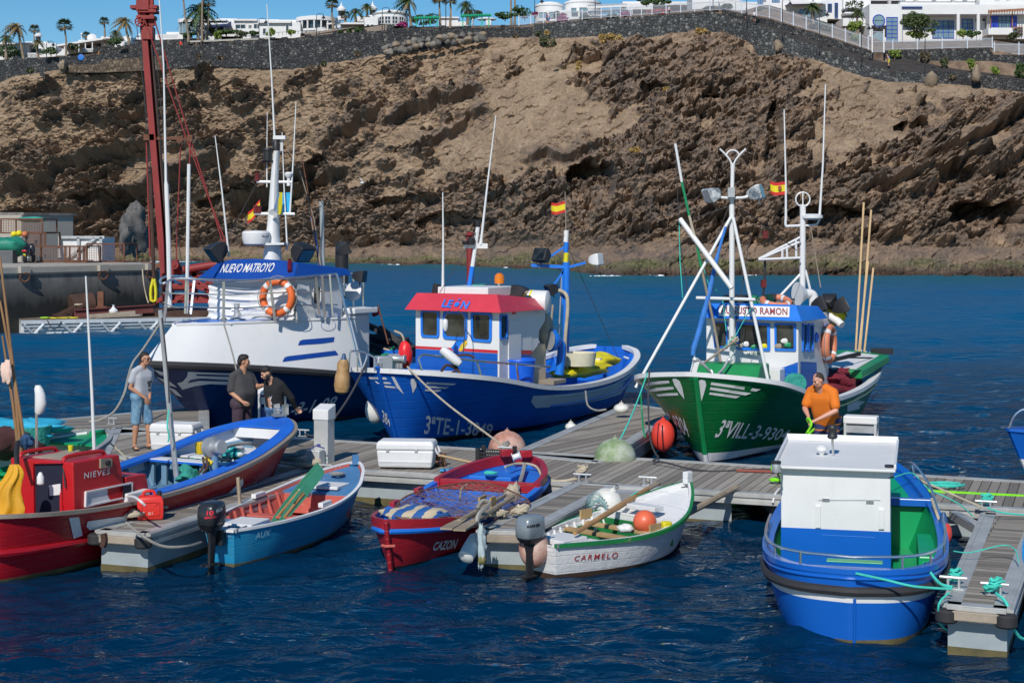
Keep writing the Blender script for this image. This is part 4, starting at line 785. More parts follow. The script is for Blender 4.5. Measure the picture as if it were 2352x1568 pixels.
class CMB(MB):
 def bar(s,p,q,wd,ht,up=(0,0,1),m=0):return MB.bar(s,p,q,wd*KS,ht*KS,up,m)
 def box(s,c,sz,rz=0.0,m=0,M=None):return MB.box(s,c,tuple(x*KS for x in sz),rz,m,M)
 def tube(s,pts,r,n=8,closed=False,m=0,caps=True):return MB.tube(s,pts,r*KS,n,closed,m,caps)
cr=thing('crane_barge','red drilling crane with a tall rusty lattice mast on a low barge','crane',P(385,690,YC))
def beam_px(mb,pts,w_,d_):
 for(a,b)in zip(pts,pts[1:]):mb.bar(P(*a,YC),P(*b,YC),w_,d_,(0,1,0))
m1,m0=P(330,0,YC),P(381,640,YC)
ms=CMB();ax=(m1-m0)
def mcol(mb,off,w_,d_):mb.bar(m0+off,m1+ax*.03+off,w_,d_,(0,1,0))
mcol(ms,Vector((-.06,0,0)),.20,.30);ms.build('mast',M_CRANE,cr,smooth=False)
ms=CMB();mcol(ms,Vector((.20,.12,0)),.05,.20);mcol(ms,Vector((.10,.3,0)),.12,.04)
for i in range(60):t=i/60;ms.bar(m0+ax*t+Vector((-.03,.17,0)),m0+ax*t+Vector((.2,.17,0)),.05,.05)
ms.build('mast_lattice',M_RUSTD,cr,smooth=False)
hd=CMB()
hd.box(P(331,8,YC),(.42,.5,.60));hd.box(P(341,28,YC),(.62,.5,.10));hd.box(P(333,18,YC),(.9,.4,.12));hd.box(P(337,42,YC),(.6,.45,.12));hd.box(P(342,78,YC),(.34,.42,.42))
for u in(320,347,350):hd.tube([P(u,0,YC-.2),P(u,40,YC-.2)],.06,6)
hd.build('mast_head',M_CRANE,cr,smooth=False,bevel=.015)
wh=CMB();c_=P(321,50,YC-.35);wh.torus(c_,10.5*kC,1.6*kC,(0,1,0),28,8);wh.lathe([(.10,-.08),(.10,.08)],c_,10,(0,1,0))
for i in range(6):t=i*1.0472;wh.bar(c_,c_+Vector((math.cos(t),0,math.sin(t)))*.21,.035,.04,(0,1,0))
wh.build('sheave_wheel',M_CRANE,cr)
wh=CMB();wh.lathe([(9*kC,-.1),(9*kC,.1)],P(349,52,YC),18,(0,1,0));wh.build('sheave_wheel',M_CRANE,cr)
for j,(pts,r)in enumerate([([(333,48),(428,318),(468,425),(520,560)],.024),([(350,30),(436,317),(470,420),(512,560)],.024),([(415,330),(406,550),(404,640)],.022),([(437,320),(434,430)],.025),([(314,60),(344,330),(350,600)],.012),([(322,60),(338,330),(352,640)],.012),([(352,60),(385,400),(430,690)],.012),([(345,60),(377,420)],.012),([(336,320),(345,590)],.03)]):
 mb=CMB();mb.tube([P(a,b,YC-.3+.12*(j%3))for a,b in pts],r,6);mb.build('stay_rod' if r>.015 else 'hoist_cable',M_CRANE if r>.015 else M_ROPED,cr)
mb=CMB();beam_px(mb,[(340,319),(438,317)],.10,.10);mb.box(P(344,316,YC),(.35,.3,.2));mb.box(P(414,320,YC-.2),(.2,.2,.2));mb.box(P(437,318,YC-.2),(.18,.2,.22));mb.bar(P(414,321,YC-.3),P(440,318,YC-.3),.05,.08);mb.build('spreader',M_RUST,cr,smooth=False)
bs=CMB()
for(u0,v0,u1,v1,dy,dp)in[(372,640,395,700,0,.5),(395,625,408,640,.1,.6),(395,652,440,668,-.1,.5),(400,675,490,690,.1,.8),(372,690,500,696,-.2,1.2),(430,625,500,636,.3,.5),(408,640,500,644,-.2,.3),(372,617,398,640,0,.6),(470,640,495,690,.4,.5),(440,610,452,640,.3,.4),(372,655,500,658,-.4,.1),(446,656,452,690,0,.3)]:
 a=P(u0,v1,YC+dy);b=P(u1,v1,YC+dy);bs.obox(a,b-a,(0,dp,0),(0,0,(v1-v0)*kC))
bs.bar(P(405,640,YC-.3),P(470,665,YC-.3),.12,.12,(0,1,0));bs.bar(P(405,690,YC-.3),P(460,650,YC-.3),.1,.12,(0,1,0));bs.bar(P(440,640,YC-.3),P(500,672,YC-.3),.12,.12,(0,1,0));bs.bar(P(352,696,YC-.4),P(385,680,YC-.4),.14,.14,(0,1,0))
bs.build('machine_base',M_CRANE,cr,smooth=False,bevel=.015)
mb=CMB();mb.tube([P(398,624,YC+.2),P(500,607,YC+.2)],.14,12);mb.tube([P(400,612,YC),P(412,610,YC)],.2,12);mb.build('hydraulic_cylinder',M_CRANE,cr)
for(u,v,r)in[(383,655,10),(377,634,7),(402,608,10),(430,655,9)]:mb=CMB();mb.lathe([(r*kC,-.2),(r*kC,.2),(r*.4*kC,.22),(r*.4*kC,-.24)],P(u,v,YC-.25),18,(0,1,0));mb.build('winch_drum',M_CRANE,cr)
hk=CMB()
for i in range(14):a,b=P(352+random.uniform(-1,5),640+i*2.5,YC-.4),P(374+random.uniform(-6,6),632+i*4.5,YC-.3);hk.tube([P(372+random.uniform(-4,4),640+i*4,YC-.4),P(374+random.uniform(-4,4),646+i*4,YC-.4)],.05,5)
hk.build('hanging_chain',M_RUSTD,cr)
mb=CMB();mb.tube([P(346,400,YC-1.5),P(352,600,YC-1.5),P(355,697,YC-1.5)],.06,8);mb.build('guide_pipe',M_RUSTD,cr)
mb=CMB();mb.box(P(440,722,YC+1),(2.6,3,.35));mb.build('barge_hull',M_RUSTD,cr,smooth=False)
mb=CMB();mb.box(P(345,610,79),(1.3,.25,.14));mb.box(P(338,606,79),(.35,.3,.14));mb.tube([P(352,612,79),P(352,690,79)],.035,6);tag(mb.build('rusty_beam',M_RUST,smooth=False),'rusty orange steel bracket jutting past the quay end','beam')
s1=CMB()
for d in(-1,1):s1.tube([P(353+d*1,640,YC-1.7),P(352+d*5,660,YC-1.7),P(352+d*6,675,YC-1.7),P(352+d*5,690,YC-1.7),P(353,692,YC-1.7)],.05,6)
tag(s1.build('lifting_strap',M_YEL),'yellow webbing lifting strap hanging on the crane pipe','strap')
rope_px('pale rope hanging down the quay wall from its last ring',[(327,618,76.3),(330,650,76),(336,680,76),(341,696,75.8)],.03,M_ROPE)
rm=thing('channel_marker','red painted marker post standing in the water beyond the blue boat','post',P(1078,628,120));mb=MB();mb.tube([Vector((P(1080,640,120).x,120,-1)),P(1079,545,120)],.26,12);mb.build('post',M_CRANE,rm);mb=MB();mb.lathe([(.1,0),(.3,.15),(.3,.3),(.12,.4)],P(1079,545,120),10);mb.build('lamp',M_CRANE,rm)
YP=47.5
pa,pb=G(48,736,.62),G(372,730,.62);pd=(pb-pa).normalized();pn=Vector((-pd.y,pd.x,0))
wp=thing('work_pontoon','grey steel work pontoon with braced sides and rusty deck','pontoon',(pa+pb)/2-Vector((0,0,.6)));pL=(pb-pa).length+5
M_PONT=paint('pontoon_concrete',(.46,.47,.46),.75,.2,bump=.2,streak=.35,streakcol=(.2,.17,.11));k=NT('rusty_deck');k.col(k.ramp(k.noise(1.5,6,.7),[(.35,(.06,.045,.035)),(.55,(.17,.13,.10)),(.7,(.26,.21,.16))]));k.rough(.9);M_RDECK=k.m
mb=MB();mb.obox(pa+pn*.25-Vector((0,0,1.2)),pd*pL,pn*4.5,(0,0,1.05));mb.build('float',M_PONT,wp,smooth=False)
mb=MB();mb.obox(pa-Vector((0,0,.16)),pd*pL,pn*4.9,(0,0,.16));mb.build('deck_frame',M_ALU,wp,smooth=False);mb=MB();mb.obox(pa+pn*.1+Vector((0,0,.004)),pd*(pL-.2),pn*4.7,(0,0,.03));mb.build('deck',M_RDECK,wp,smooth=False)
mb=MB()
for i in range(8):o=pa+pd*(.15+i*.85);mb.bar(o-Vector((0,0,.16)),o+pd*(.42 if i%2==0 else-.42)+pn*.1-Vector((0,0,.62)),.10,.10,(0,1,0))
mb.obox(pa-Vector((0,0,.30)),pd*pL,pn*.06,(0,0,.05));mb.build('brace',M_ALU,wp,smooth=False)
dz=Vector((0,0,.66))
def wpt(a,b,z=0):return pa+pd*a+pn*b+Vector((0,0,.04+z))
dr=thing('rusty_drum','big rusty steel drum buoy lying on the work pontoon','drum',wpt(2.9,2.6));mb=MB();mb.lathe([(.1,-.55),(.5,-.55),(.56,-.5),(.56,.5),(.5,.55),(.1,.55)],wpt(2.95,2.7,.5),26,(.8,.5,.1));mb.build('drum',M_RUSTD,dr)
mb=MB();mb.bar(wpt(1.6,2.0,.02),wpt(2.9,2.2,.62),.09,.14);mb.bar(wpt(1.7,1.4,.02),wpt(3.1,1.7,.6),.09,.14);mb.bar(wpt(1.6,2.0,.1),wpt(1.7,1.4,.1),.1,.1);mb.bar(wpt(2.2,2.1,.3),wpt(2.3,1.5,.3),.08,.1);tag(mb.build('scrap_trestle',M_RUSTD,smooth=False),'rusty A-shaped steel frame lying against the drum','frame')
mb=MB();o=wpt(3.6,2.2);mb.obox(o,(.28,0,0),(0,.2,0),(0,0,1.15));mb.obox(o+Vector((-.06,-.05,0)),(.5,0,0),(0,.3,0),(0,0,.45));tag(mb.build('steel_post',M_RUST,smooth=False),'short upright rusty I-beam beside the drum','post')
mb=MB()
for(o,ln)in[(wpt(2.6,.6),3.3),(wpt(2.6,.5),3.3)]:pass
o=wpt(2.4,.7);v_=pd*3.6+Vector((0,0,.18));mb.obox(o,v_,pn*.3,(0,0,.04));mb.obox(o+Vector((0,0,.34)),v_,pn*.3,(0,0,.04));mb.obox(o+pn*.13+Vector((0,0,.03)),v_,pn*.04,(0,0,.32));tag(mb.build('steel_beam',paint('oxide_red',(.10,.025,.022),.7,.25),smooth=False),'long dark red I-beam lying along the work pontoon','beam')
mb=MB();mb.bar(wpt(3.0,.3,.08),wpt(5.1,.35,.22),.24,.16);mb.bar(wpt(3.3,.12,.04),wpt(5.3,.15,.1),.12,.08);tag(mb.build('timber_plank',M_WOODW,smooth=False),'grey timber balks stacked at the pontoon edge','plank')
mb=MB();mb.lathe([(.2,0),(.22,.1),(.1,.2),(.04,.3),(.07,.36)],wpt(4.15,.55,.22),10);tag(mb.build('plastic_bag',M_WHITE),'knotted white plastic bag on the grey planks','bag')
coil(wpt(1.1,.5),.25,4,.03,paint('lime_rope',(.25,.5,.03),.7),'lime green rope heap at the end of the work pontoon',random.Random(3));rope('mooring_rope','yellow rope lying along the work pontoon edge',[wpt(1.2+i*.12,.35+.08*math.sin(i*1.7),.03)for i in range(12)],.03,M_YEL)
rope('mooring_rope','loop of black rope hanging from the work pontoon side',cat_rope(wpt(1.15,-.05,-.05),wpt(1.75,-.05,-.1),.38),.022,M_ROPED)
coil(wpt(2.75,2.0,.5),.22,3,.04,M_ROPE,'tan rope wound over the rusty drum frame',random.Random(5))
k=NT('grey_planks');vo=k.coord('UV')
tb=k.n('ShaderNodeTexBrick');tb.offset=.5;tb.inputs['Scale'].default_value=1;tb.inputs['Brick Width'].default_value=60;tb.inputs['Row Height'].default_value=.145
tb.inputs['Mortar Size'].default_value=.007;tb.inputs['Mortar Smooth'].default_value=.1;tb.inputs['Color1'].default_value=(0,0,0,1);tb.inputs['Color2'].default_value=(1,1,1,1);tb.inputs['Mortar'].default_value=(.5,.5,.5,1)
k.l(vo,tb.inputs['Vector'])
gr=k.noise(1,5,.7,k.coord('UV',(2,60,1)))
tone=k.math('ADD',k.math('MULTIPLY',tb.outputs['Color'],.42),k.math('MULTIPLY',gr,.58))
c=k.ramp(tone,[(.25,(.14,.122,.104)),(.5,(.255,.225,.188)),(.78,(.37,.335,.285))])
c=k.mix(c,(.14,.12,.10),k.ramp(k.noise(.7,5,.7,vo),[(.55,0),(.72,.7)]))
c=k.mix(c,(.62,.61,.58),k.ramp(k.noise(7,3,.6,vo),[(.70,0),(.735,.9)]))
c=k.mix(c,(.020,.018,.016),tb.outputs['Fac']);k.col(c);k.rough(.85)
b_=k.bump(tb.outputs['Fac'],-.9,.02);k.bump(gr,.25,.01,b_);M_PLANK=k.m
M_ALUP=paint('pontoon_aluminium',(.36,.36,.345),.5,.2,metal=.3,bump=.08,streak=.35,streakcol=(.22,.20,.17))
M_FLOAT=paint('float_grey',(.24,.275,.29),.6,.15,bump=.1,streak=.3,streakcol=(.2,.2,.16));M_FLOATB=paint('float_weed',(.09,.075,.03),.8,.4,bump=.5)
AX=Vector((.934,-.357,0));BX=Vector((.357,.934,0));ZD=.5
def deck_uv(ob,ua,va,org):
 me=ob.data;M=root_matrix(ob);uv=me.uv_layers.new(name='UVMap')
 for lp in me.loops:
  p=M@me.vertices[lp.vertex_index].co-org;uv.data[lp.index].uv=(p.dot(ua),p.dot(va))
def pontoon(name,label,c4,z=ZD,run='across',float_m=M_FLOAT,floats=((.02,.98),),rim=.07,fh=.30,inset=.10,plank_deck=True,group=None):
 a,b,c,d=[Vector((p.x,p.y,z))for p in c4];along=(b-a).normalized();across=(d-a).normalized()
 r_=thing(name,label,'pontoon',(a+b+c+d)/4-Vector((0,0,z)),along,group)
 mb=MB();mb.add([a,b,c,d],[(0,1,2,3)]);mb.prism([a-Vector((0,0,.05)),b-Vector((0,0,.05)),c-Vector((0,0,.05)),d-Vector((0,0,.05))],(0,0,.045))
 o=mb.build('deck',M_PLANK,r_,smooth=False);deck_uv(o,across if run=='across' else along,along if run=='across' else across,a)
 e=MB();up=Vector((0,0,1))
 for(p,q,n_)in((a,b,-across),(b,c,along),(d,c,across),(a,d,-along)):
  t=(q-p).normalized();e.obox(p+n_*.001-up*.16,q-p,n_*rim,up*.175);e.obox(p+n_*(rim+.002)-up*.045,q-p,n_*.03,up*.05);e.obox(p+n_*(rim+.002)-up*.15,q-p,n_*.03,up*.05);e.obox(p-n_*.14-up*.001,q-p,n_*.139,up*.012)
 e.build('edge_rail',M_ALUP,r_,smooth=False)
 for(t0,t1)in floats:
  ia=inset/(d-a).length;f=MB();q=[lerp(lerp(a,b,t0),lerp(d,c,t0),ia),lerp(lerp(a,b,t1),lerp(d,c,t1),ia),lerp(lerp(a,b,t1),lerp(d,c,t1),1-ia),lerp(lerp(a,b,t0),lerp(d,c,t0),1-ia)]
  q=[Vector((p.x,p.y,-.35))for p in q];f.prism(q,(0,0,z-.16+.35));f.build('float',float_m,r_,smooth=False)
  f=MB();ctr=sum(q,Vector())/4;q2=[ctr+(p-ctr)*1.004 for p in q];q2=[Vector((p.x,p.y,-.3))for p in q2];f.prism(q2,(0,0,.345));f.build('waterline_weed',M_FLOATB,r_,smooth=False)
 return r_
A0,A1=G(-120,1040,ZD),G(2420,1173,ZD)
n0=G(833,1081,ZD);n1=G(2349,1170,ZD);f0=G(650,1005,ZD);f1=G(2350,1106,ZD)
dn_=(n1-n0).normalized();df_=(f1-f0).normalized()
NL,NR_=n0-dn_*5.2,n1+dn_*9.0;FL,FR=f0-df_*4.0,f1+df_*9.0
main_p=pontoon('walkway_pontoon','long grey plank walkway pontoon crossing the whole photo',[NL,NR_,FR,FL],floats=[(.04,.16),(.20,.305),(.34,.465),(.495,.62),(.66,.80),(.84,.98)])
bl=[G(100,1008,ZD),G(452,985,ZD),G(440,938,ZD),G(85,972,ZD)]
pontoon('branch_pontoon','narrower plank pontoon at the back left under the white hull',[G(40,1012,ZD),G(470,985,ZD),G(470,934,ZD),G(40,972,ZD)],run='along',floats=[(.1,.9)])
gw=[G(1180,1043,ZD),G(1372,1062,ZD),G(1560,944,ZD),G(1445,928,ZD)]
pontoon('gangway_pontoon','plank pontoon between the blue and the green fishing boat',[gw[0],gw[1],gw[1]+(gw[2]-gw[1]),gw[0]+(gw[3]-gw[0])],floats=[(.03,.97)],run='across')
def finger(label,nl,nr,fr,fl):return pontoon('finger_pontoon',label,[nl,nr,fr,fl],run='along',floats=((.0,1.0),),inset=.05,rim=.04,group='narrow finger pontoons between the small boats')
f1c=[G(228,1218,ZD),G(335,1226,ZD),G(790,1083,ZD),G(700,1075,ZD)]
finger('narrow finger pontoon with the red jerrycan and tangled ropes on its end',*f1c)
f2c=[G(1105,1218,ZD),G(1212,1221,ZD),G(1420,1113,ZD),G(1325,1108,ZD)]
finger('narrow finger pontoon between the red and the white rowing boats',*f2c)
f3c=[G(2172,1393,ZD),G(2306,1410,ZD),G(2420,1188,ZD),G(2318,1180,ZD)]
f3c=[G(2176,1388,ZD),G(2312,1400,ZD),G(2352+40,1182,ZD),G(2265,1178,ZD)]
finger('narrow finger pontoon on the right with turquoise mooring lines',*f3c)
def gusset(label,pts):
 mb=MB();mb.prism([G(u,v,ZD-.03)for u,v in pts],(0,0,-.12));tag(mb.build('gusset_plate',M_ALUP,smooth=False),label,'bracket')
gusset('grey bracket joining the right finger to the walkway, seaward side',[(2180,1172),(2200,1172),(2262,1205),(2248,1212)]);gusset('triangular bracket between the middle finger and the walkway',[(1422,1122),(1520,1118),(1522,1125),(1390,1135)]);gusset('wedge bracket between the rear pontoon and the walkway',[(385,955),(420,955),(472,990),(440,990)])
for c4,lab in((f1c,'left'),(f2c,'middle'),(f3c,'right')):
 a,b=c4[0],c4[1];t=(b-a).normalized();n_=Vector((t.y,-t.x,0))
 mb=MB();mb.obox(a+n_*.08-Vector((0,0,.13)),b-a,n_*.06,(0,0,.10));tag(mb.build('end_board',M_WOODW,smooth=False,bevel=.01),'weathered end board on the %s finger pontoon'%lab,'board')
 for p,w_ in((a,'left'),(b,'right')):
  mb=MB();mb.lathe([(.10,-.07),(.12,-.05),(.12,.05),(.10,.07)],p+n_*.06-Vector((0,0,.10)),16);tag(mb.build('corner_fender',M_BLACKR),'black rubber corner pad, %s end corner of the %s finger'%(w_,lab),'fender')
def cleat(u,v,label,ang=None):
 p=G(u,v,ZD+.02);d=AX if ang is None else Vector((math.cos(ang),math.sin(ang),0));mb=MB()
 mb.tube([p-d*.15+Vector((0,0,.12)),p+d*.15+Vector((0,0,.12))],.018,8)
 for s_ in(-1,1):mb.tube([p+d*s_*.06,p+d*s_*.06+Vector((0,0,.12))],.016,8)
 mb.obox(p-d*.1+Vector((.0,-.03,-.01)),d*.2,(0,.06,0),(0,0,.015));return tag(mb.build('cleat',M_GALV),label,'cleat','mooring cleats bolted to the pontoons')
for(u,v,l)in[(1338,1106,'galvanised cleat wrapped in pale rope behind the red rowing boat'),(1488,1113,'bare galvanised cleat on the walkway above the white rowing boat'),(695,1001,'cleat with a dark mooring line near the tall dock post'),(1162,1042,'cleat tied with rope in front of the round pink buoy'),(745,1084,'cleat with turquoise rope on the left finger joint'),(470,940,'cleat buried in white rope on the rear pontoon'),(256,973,'black twin-roller cleat on the rear pontoon'),(2265,1170,'cleat with turquoise knot where the right finger joins'),(2190,1350,'cleat at the end of the right finger, boat side'),(2285,1365,'cleat at the end of the right finger, outer side')]:cleat(u,v,l)
M_PWHITE=paint('pedestal_white',(.74,.75,.74),.5,.08,.15,(.5,.5,.48));M_PBLUE=paint('pedestal_blue',(.03,.045,.20),.5)
p=G(743,1064,ZD);ps=thing('service_pedestal','worn aluminium dock pedestal with a white cap beside the blue rowing boat bow','pedestal',p,AX)
mb=MB();mb.box(p+Vector((0,.1,.42)),(.27,.27,.84),-.35);mb.build('column',M_ALU,ps,smooth=False,bevel=.01)
mb=MB();c_=p+Vector((0,.1,.86));q=Matrix.Rotation(-.35,3,'Z');w2=.15
vs=[c_+q@Vector((x*w2,y*w2,z))for x,y,z in[(-1,-1,-.10),(1,-1,-.10),(1,1,-.10),(-1,1,-.10),(-1,-1,.08),(1,-1,.08),(1,1,.16),(-1,1,.16)]];mb.add(vs,[(0,3,2,1),(4,5,6,7),(0,1,5,4),(1,2,6,5),(2,3,7,6),(3,0,4,7)]);mb.build('cap',M_PWHITE,ps,smooth=False,bevel=.012)
mb=MB();mb.box(p+Vector((-.12,-.16,.13)),(.26,.22,.26),-.35);mb.build('junction_box',M_ALU,ps,smooth=False,bevel=.01)
mb=MB();mb.tube([p+Vector((-.2,-.25,.28)),p+Vector((-.1,-.28,.35)),p+Vector((.05,-.25,.3))],.012,6);mb.box(p+Vector((-.05,-.27,.35)),(.06,.04,.05));mb.build('tap',M_PBLUE,ps)
def pedestal(u,v,label,h=1.0,w_=.36,rz=-.35):
 p=G(u,v,ZD);r_=thing('power_pedestal',label,'pedestal',p,AX);q=Matrix.Rotation(rz,3,'Z');mb=MB()
 for x in(-1,1):
  for y in(-1,1):mb.obox(p+q@Vector((x*w_/2-.02,y*.12-.02,0)),q@Vector((.04,0,0)),q@Vector((0,.04,0)),(0,0,h))
 mb.build('frame',M_ALU,r_,smooth=False);mb=MB();mb.box(p+Vector((0,0,h*.42)),(w_-.04,.2,h*.5),rz);mb.build('panel',M_PBLUE,r_,smooth=False)
 mb=MB();mb.box(p+Vector((0,0,h*.80)),(w_-.02,.22,.12),rz);mb.build('display',M_GALV,r_,smooth=False)
 mb=MB();mb.prism([p+q@Vector((-w_/2-.03,-.15,h*.9)),p+q@Vector((w_/2+.03,-.15,h*.9)),p+q@Vector((w_/2+.03,.15,h*.9)),p+q@Vector((-w_/2-.03,.15,h*.9))],(0,0,.13));mb.build('hood',M_PWHITE,r_,smooth=False,bevel=.02)
 for x,m_ in((-.08,M_BLACK),(.09,paint('socket_red',(.45,.10,.08),.5))):mb=MB();mb.lathe([(.065,0),(.065,.05),(.04,.06)],p+q@Vector((x,-.10,h*.48)),14,q@Vector((0,-1,0)));mb.build('socket',m_,r_)
 return r_
pedestal(625,1030,'power pedestal with white hood behind the man in the black sweater',1.12,.40);pedestal(1978,1082,'power pedestal with blue panel and red socket beside the man in orange',0.9,.50)
class Boat:
 def __init__(s,name,label,cat,stem,fwd,L,hb,sheer,rake=.5,srake=.2,pw=((0,.35),(.5,.3),(.85,.7),(1,1.1)),draft=.5,group=None,rk=3):
  s.o=Vector((stem[0],stem[1],0));s.f=Vector((fwd[0],fwd[1],0)).normalized();s.l=Vector((-s.f.y,s.f.x,0));s.L=L
  s.hb,s.sh,s.rake,s.srake,s.pw,s.draft,s.rk=hb,sheer,rake,srake,pw,draft,rk
  s.root=thing(name,label,cat,s.o-s.f*L/2,s.f,group)
 def w(s,al,po,z):return s.o+s.f*al+s.l*po+Vector((0,0,z))
 def pt(s,t,f,side,off=0.0):
  zs=sitp(s.sh,t);z=f*zs if f>=0 else f*s.draft;wv=max(0,(z+s.draft)/(zs+s.draft))
  y=max(0.0,sitp(s.hb,t)*(wv**max(.05,sitp(s.pw,t)))-off)
  fr=z/zs if f>=0 else f*.6
  x=s.L*(t-1)+s.rake*fr*max(0,(t-.5)*2)**s.rk-s.srake*fr*max(0,(.5-t)*2)**s.rk
  return s.w(x,side*y,z)
 def ts(s,n=44):
  return[.5-.5*math.cos(math.pi*i/n)for i in range(n+1)]
 def hull(s,rows,mats,n=44,name='hull',transom=False,th=.06,inner=None,inner_f=.25,zfloor=None,t0=0,t1=1):
  T_=s.ts(n);mb=MB();rws=[(f,m)for f,m in rows]+[(-.5,rows[-1][1]),(-1,rows[-1][1])]
  fr=[]
  for i in range(len(rws)-1):
   k=max(1,int((rws[i][0]-rws[i+1][0])/.09));fr+=[(lerp(rws[i][0],rws[i+1][0],j/k),rws[i][1])for j in range(k)]
  fr.append(rws[-1])
  for side in(1,-1):
   o=len(mb.v);w_=len(fr)
   for t in T_:mb.v+=[s.pt(t,f,side)for f,_ in fr]
   for i in range(n):
    for j in range(w_-1):
     a=o+i*w_+j;q=[a,a+1,a+w_+1,a+w_]
     mb.f.append(q if side<0 else q[::-1]);mb.m.append(fr[j][1])
  for e in(0,1):
   for j in range(len(fr)-1):
    q=[s.pt(e,fr[j][0],1),s.pt(e,fr[j][0],-1),s.pt(e,fr[j+1][0],-1),s.pt(e,fr[j+1][0],1)];mb.add(q if e==0 else q[::-1],[(0,1,2,3)],fr[j][1])
  s.hullmb=mb;s.bv=mb.bvh();s.hullo=mb.build(name,mats,s.root,recalc=False,ang=50)
  return s.hullo
 def inside(s,m,fi=.3,off=.05,n=36,t0=.02,t1=.98,name='inner_hull',fl=True,ftop=.995):
  mb=MB();T_=[lerp(t0,t1,.5-.5*math.cos(math.pi*i/n))for i in range(n+1)]
  fs=[lerp(ftop,fi,j/4)for j in range(5)]
  for side in(1,-1):
   o=len(mb.v)
   for t in T_:mb.v+=[s.pt(t,f,side,off)for f in fs]
   for i in range(n):
    for j in range(4):a=o+i*5+j;mb.f.append([a,a+1,a+6,a+5]);mb.m.append(0)
  for i in range(n if fl else 0):mb.add([s.pt(T_[i],fi,1,off),s.pt(T_[i+1],fi,1,off),s.pt(T_[i+1],fi,-1,off),s.pt(T_[i],fi,-1,off)],[(0,1,2,3)])
  return mb.build(name,m,s.root,recalc=False,ang=50)
 def deckat(s,m,ta,tb,dz=0.0,z=None,off=.05,name='deck',n=14,th=.03,camber=0.0,mats=None):
  mb=MB();U_=[]
  for i in range(n+1):
   t=lerp(ta,tb,i/n);zz=z if z is not None else sitp(s.sh,t)+dz;f=zz/sitp(s.sh,t);a,b=s.pt(t,f,1,off),s.pt(t,f,-1,off);c=(a+b)/2+Vector((0,0,camber));U_.append([a,(a*.6+b*.4)+Vector((0,0,camber*.95)),(a*.4+b*.6)+Vector((0,0,camber*.95)),b])
  mb.loft(U_,caps=False,ringclosed=False);lo=[[p-Vector((0,0,th))for p in r_]for r_ in U_];mb.loft(lo,caps=False,ringclosed=False)
  for k in(0,n):mb.add(U_[k]+lo[k][::-1],[tuple(range(8))])
  return mb.build(name,m,s.root,recalc=True)
 def gunwale(s,m,w_out=.05,w_in=.09,h=.05,name='gunwale',f=1.0,n=44,t0=0,t1=1,close=False,dz=0):
  mb=MB();T_=[lerp(t0,t1,.5-.5*math.cos(math.pi*i/n))for i in range(n+1)]
  for side in(1,-1):
   rings=[]
   for t in T_:
    a=s.pt(t,f,side,-w_out);b=s.pt(t,f,side,w_in);up=Vector((0,0,1))
    rings.append([a+up*(dz-h*.6),b+up*(dz-h*.6),b+up*(dz+h*.4),a+up*(dz+h*.4)])
   mb.loft(rings)
  if close:a,b,c,d=s.pt(0,f,1,-w_out),s.pt(0,f,-1,-w_out),s.pt(0,f,-1,w_in),s.pt(0,f,1,w_in);mb.obox(a-Vector((0,0,h*.6))-s.f*.04,b-a,s.f*.14,(0,0,h*1.01))
  return mb.build(name,m,s.root,ang=60)
 def strake(s,m,f,r,name='rub_rail',n=44,t0=0,t1=1,sz=1.0):
  mb=MB();T_=[lerp(t0,t1,.5-.5*math.cos(math.pi*i/n))for i in range(n+1)]
  pts=[s.pt(t,f,1,-r*.4)for t in T_];q=[s.pt(t,f,-1,-r*.4)for t in T_[::-1]]
  mb.tube(pts+q[1:]if t1>.99 else pts,r,8)
  if t1<=.99:mb.tube(q,r,8)
  return mb.build(name,m,s.root)
 def box(s,name,m,a0,a1,p0,p1,z0,z1,parent=None,bevel=.01):
  mb=MB();mb.obox(s.w(a0,p0,z0),s.f*(a1-a0),s.l*(p1-p0),(0,0,z1-z0));o=mb.build(name,m,parent or s.root,smooth=False,bevel=bevel);return o
 def part(s,name,m,fn,parent=None,smooth=True,**k):
  mb=MB();fn(mb);return mb.build(name,m,parent or s.root,smooth=smooth,**k)
CAM=Vector((0,0,H))
def ray(u,v):return Vector(((u-U0)/F,1,-(v-V0)/F)).normalized()
def hit(bvs,u,v,off=.006,near=True):
 d=ray(u,v);best=None
 for b in(bvs if isinstance(bvs,(list,tuple))else[bvs]):
  r_=b.ray_cast(CAM,d)
  if r_[0]is not None and(best is None or r_[3]<best[3]):best=r_
 if best is None:
  if not near:return None
  for b in(bvs if isinstance(bvs,(list,tuple))else[bvs]):
   for t in np.arange(14,60,.5):
    r_=b.find_nearest(CAM+d*float(t))
    if r_[0]is not None and(best is None or r_[3]<best[3]):best=r_
 n=best[1]if best[1].dot(d)<0 else-best[1]
 return best[0]+n*off
def bil(q,a,b):
 return(lerp(lerp(q[0][0],q[1][0],a),lerp(q[3][0],q[2][0],a),b),lerp(lerp(q[0][1],q[1][1],a),lerp(q[3][1],q[2][1],a),b))
TXT={}
